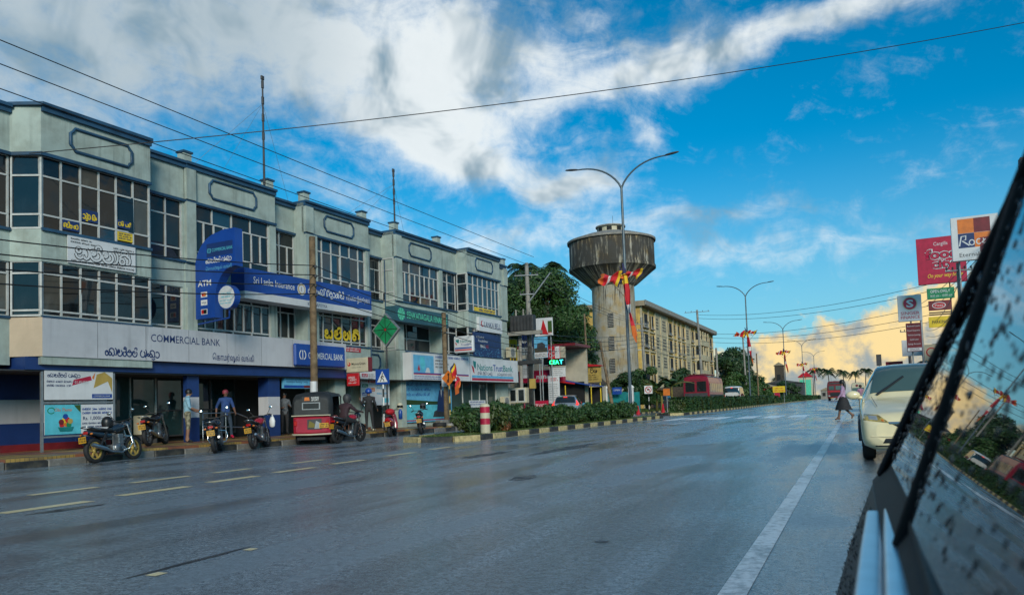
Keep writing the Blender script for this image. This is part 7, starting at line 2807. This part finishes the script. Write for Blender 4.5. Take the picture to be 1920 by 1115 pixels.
def _tower(g, tc, b):
    sp = g.n('ShaderNodeSeparateXYZ')
    g.set(sp.inputs[0], tc)
    ang = g.m('ARCTAN2', sp.outputs[0], sp.outputs[1])
    sv = g.vec(g.m('MULTIPLY', ang, 5.0), g.m('MULTIPLY', sp.outputs[2], .12), 0)
    st_ = g.noise(sv, 2.2, 6, .7)
    fine = g.noise(g.vec(g.m('MULTIPLY', ang, 16.0), g.m('MULTIPLY', sp.outputs[2], .2), 2), 2.0, 5, .7)
    n = g.noise(tc, .9, 6, .65)
    c = g.mix(g.sstep(n, .3, .7), (.30, .25, .16), (.38, .36, .31))
    ochre = g.m('MULTIPLY', g.sstep(g.noise(tc, .6, 5, .6), .5, .62), .6)
    c = g.mix(ochre, c, (.36, .23, .07))
    d = g.m('ADD', g.m('MULTIPLY', st_, .62), g.m('MULTIPLY', fine, .38))
    # grime runs down from the rim of the tank
    up = g.sstep(sp.outputs[2], 12, 18.0, -.06, .07)
    c = g.mix(g.m('MULTIPLY', g.sstep(g.m('ADD', d, up), .46, .56), .92), c, (.020, .019, .017))
    g.set(b.inputs['Base Color'], c)
    b.inputs['Roughness'].default_value = .85
    bump_to(g, b, n, .3, .05)


shader('tower_concrete', _tower)
t = thing('water_tower', 'old round concrete water tower streaked black above the trees', 'water tower', (-25.0, 85, 0), 0)
MB().lathe([(2.62, -.2), (2.52, 6), (2.42, 14.3)], 40).build('stem', 'tower_concrete', t)
MB().lathe([(2.42, 14.301), (2.8, 14.5), (4.75, 16.1), (4.97, 16.25), (4.97, 16.55), (4.85, 16.6)], 48, smooth=False).build('tank_cone', 'tower_concrete', t)
MB().lathe([(4.86, 16.601), (4.86, 19.35), (4.8, 19.4)], 48).build('tank_drum', 'tower_concrete', t)
MB().lathe([(4.8, 19.38), (5.06, 19.4), (5.08, 19.62), (4.9, 19.68), (3.2, 20.25), (1.75, 20.62), (1.55, 20.65)], 48, smooth=False).build('tank_roof', 'concrete', t)
cu = MB().lathe([(1.5, 20.63), (1.5, 21.2)], 28).build('cupola', 'plastic_cream', t)
MB().lathe([(1.5, 21.201), (1.72, 21.22), (1.72, 21.36), (0, 21.55)], 28, smooth=False).build('cupola_roof', 'concrete', cu)
for k in range(8):
    a = 2 * pi * k / 8 + .2
    MB().box(-.28, .28, -.03, .03, -.2, .2).build('cupola_opening', 'dark', cu, (1.5 * sin(a), -1.5 * cos(a), 20.92), (0, 0, a))
MB().tube([(.3, 0, 21.4), (.3, 0, 22.6)], .02, 5).build('lightning_rod', 'darkgrey', t)
for z in (10.3, 7.7, 5.2):
    fr_ = MB().box(-.28, .28, -.1, .05, -.75, .75).build('louvre_window', 'dark', t, (.35, -2.49 - (12 - z) * .012, z), (0, 0, radians(8)))
    for q in range(8):
        MB().box(-.3, .3, -.15, -.101, -.7 + q * .18, -.62 + q * .18).build('slat', 'concrete', fr_)
for a in (-1.9, .85):
    x, y = 2.58 * sin(a), -2.58 * cos(a)
    MB().tube([(x * 1.02, y * 1.02, 0), (x, y, 13.9), (x * 1.5, y * 1.5, 15.3)], .07, 6).build('pipe', 'darkgrey', t)

# ------------------------------------------------------------------ yellow four-storey block
mat('ochre_wall', (.60, .39, .10), .8, .14, 1.0, streak=.6, dirt=(.16, .11, .06), dirt_amt=.55, dirt_scale=.6)
mat('ochre_pale', (.52, .45, .29), .8, .12, 1.0, streak=.5, dirt=(.22, .17, .10), dirt_amt=.5, dirt_scale=.6)
mat('roof_beige', (.30, .24, .16), .8, .12, 1.0, streak=.4)
t = thing('apartment_block', 'weathered yellow four-storey block with dark window openings behind the tower', 'building', (-28, 109.3, 0), pi / 2)
# local x along the street, y into the block (away from the road)
LB = 60.5
box('wall', 'ochre_wall', t, 0, LB, .25, 13, 0, 15.0)
box('roof', 'roof_beige', t, -.6, LB + .6, -.7, 13.6, 15.0, 15.75)
box('eave_board', 'concrete', t, -.7, LB + .7, -.8, -.701, 15.1, 15.8)
SLOT = [('w', 1.2, 3.8), ('p', 4.4, 5.0), ('w', 5.8, 7.4), ('l', 9.0, 10.6), ('l', 13.2, 15.6), ('w', 17.6, 20.2), ('l', 21.8, 23.2), ('w', 24.6, 26.4), ('w', 28.6, 30.4), ('l', 32.2, 34.4), ('w', 37.0, 39.2), ('b', 41.5, 50), ('w', 52, 54), ('w', 56.5, 59.2)]
for x in (0, 4.0, 8.2, 11.8, 16.4, 20.9, 24.0, 27.4, 31.4, 35.6, 40.2, 50.4, 55.2, 60.1):
    box('pilaster', 'ochre_pale', t, x, x + .4, 0, .249, 0, 14.99)
box('pale_panel', 'ochre_pale', t, 8.65, 16.35, .12, .249, 0, 14.98)
box('pale_panel', 'ochre_pale', t, 31.85, 35.55, .12, .249, 0, 14.98)
for zc in (4.2, 7.2, 10.15, 13.1):
    box('floor_band', 'ochre_pale', t, 0, LB, .05, .24, zc - 1.62, zc - 1.42)
    for kind, x0, x1 in SLOT:
        if kind == 'w':
            w_ = box('window', 'dark', t, x0, x1, .11, .24, zc - .95, zc + 1.0)
            box('sill', 'concrete', w_, x0 - .1, x1 + .1, -.12, .109, zc - 1.1, zc - .951)
            box('shutter', 'ochre_pale', w_, x0, x0 + .3, .03, .108, zc - .94, zc + .99)
            for q in range(3):
                box('rail', 'frame', w_, x0, x1, -.02, .0, zc - .9 + q * .12, zc - .87 + q * .12)
        elif kind == 'l':
            for i in range(3):
                for j in range(4):
                    cx = x0 + (x1 - x0) * (i + .2) / 3
                    cz = zc - .8 + j * .48
                    box('vent_block', 'darkgrey', t, cx, cx + (x1 - x0) * .2, .09, .119, cz, cz + .3)
        elif kind == 'b':
            w_ = box('balcony', 'ochre_pale', t, x0, x1, -.9, .24, zc - 1.4, zc - .3)
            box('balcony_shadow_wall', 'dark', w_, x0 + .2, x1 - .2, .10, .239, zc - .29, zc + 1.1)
            for q in range(4):
                box('column', 'ochre_pale', w_, x0 + q * (x1 - x0 - .3) / 3, x0 + .3 + q * (x1 - x0 - .3) / 3, -.85, -.6, zc - .299, zc + 1.4)
        else:
            box('small_window', 'dark', t, x0, x1, .11, .24, zc, zc + .8)
# end wall towards the camera
for zc in (4.2, 7.2, 10.15, 13.1):
    for y in (1.6, 5.2, 9.0):
        w_ = box('end_window', 'dark', t, -.04, .02, y, y + 1.8, zc - .9, zc + .9)
        box('sill', 'concrete', w_, -.2, -.041, y - .1, y + 1.9, zc - 1.05, zc - .901)
    box('floor_band', 'ochre_pale', t, -.06, -.001, .25, 13, zc - 1.62, zc - 1.42)
tag(box('red_shed', 'bark', None, -23, -18.4, 92, 97, .1, 2.7), 'low brown shed behind the banana plants', 'shed')
# far low buildings
for lab, x, y, w, d, h, m in (('far grey warehouse roofs beyond the hedge', -22, 205, 9.5, 12, 4.6, 'darkgrey'), ('far pink shop beyond the hedge', -20.5, 178, 4, 5, 3.4, 'crimson'),
                              ('far ochre house left of the green kiosk', -20.5, 228, 6, 6, 4.2, 'ochre_pale'), ('dark upright tower block beyond the third lamp', -19.8, 215, 2.2, 3, 9.5, 'bark'),
                              ('far grey wall beside the green kiosk', -10.6, 262, 3.2, 4, 2.8, 'concrete')):
    b = thing('far_building', lab, 'building', (x, y, 0), 0, 'far low buildings')
    box('wall', m, b, 0, w, 0, d, 0, h)
    MB().prism([(-.3, h), (w / 2, h + .9), (w + .3, h)], -.3, d + .3, 'y').build('roof', 'roof_beige' if m != 'darkgrey' else 'darkgrey', b)
    for q in range(max(1, int(w // 2))):
        box('window', 'dark', b, .5 + q * 2, 1.4 + q * 2, -.05, .02, h * .35, h * .75)
k = thing('kiosk', 'tall green kiosk with red hipped roof at the far end of the hedge', 'kiosk', (-16.2, 250, 0))
box('wall', 'plastic_cream', k, 0, 3.8, 0, 3.8, 0, 7.0)
box('green_panel', 'mint', k, .3, 1.8, -.06, -.001, 1.2, 6.2)
box('green_panel', 'mint', k, 2.0, 3.5, -.06, -.001, 1.2, 6.2)
MB().lathe([(3.1, 7.0), (2.9, 7.15), (.1, 8.8), (0, 8.85)], 4, smooth=False).build('roof', 'red', k, (1.9, 1.9, 0), (0, 0, pi / 4))
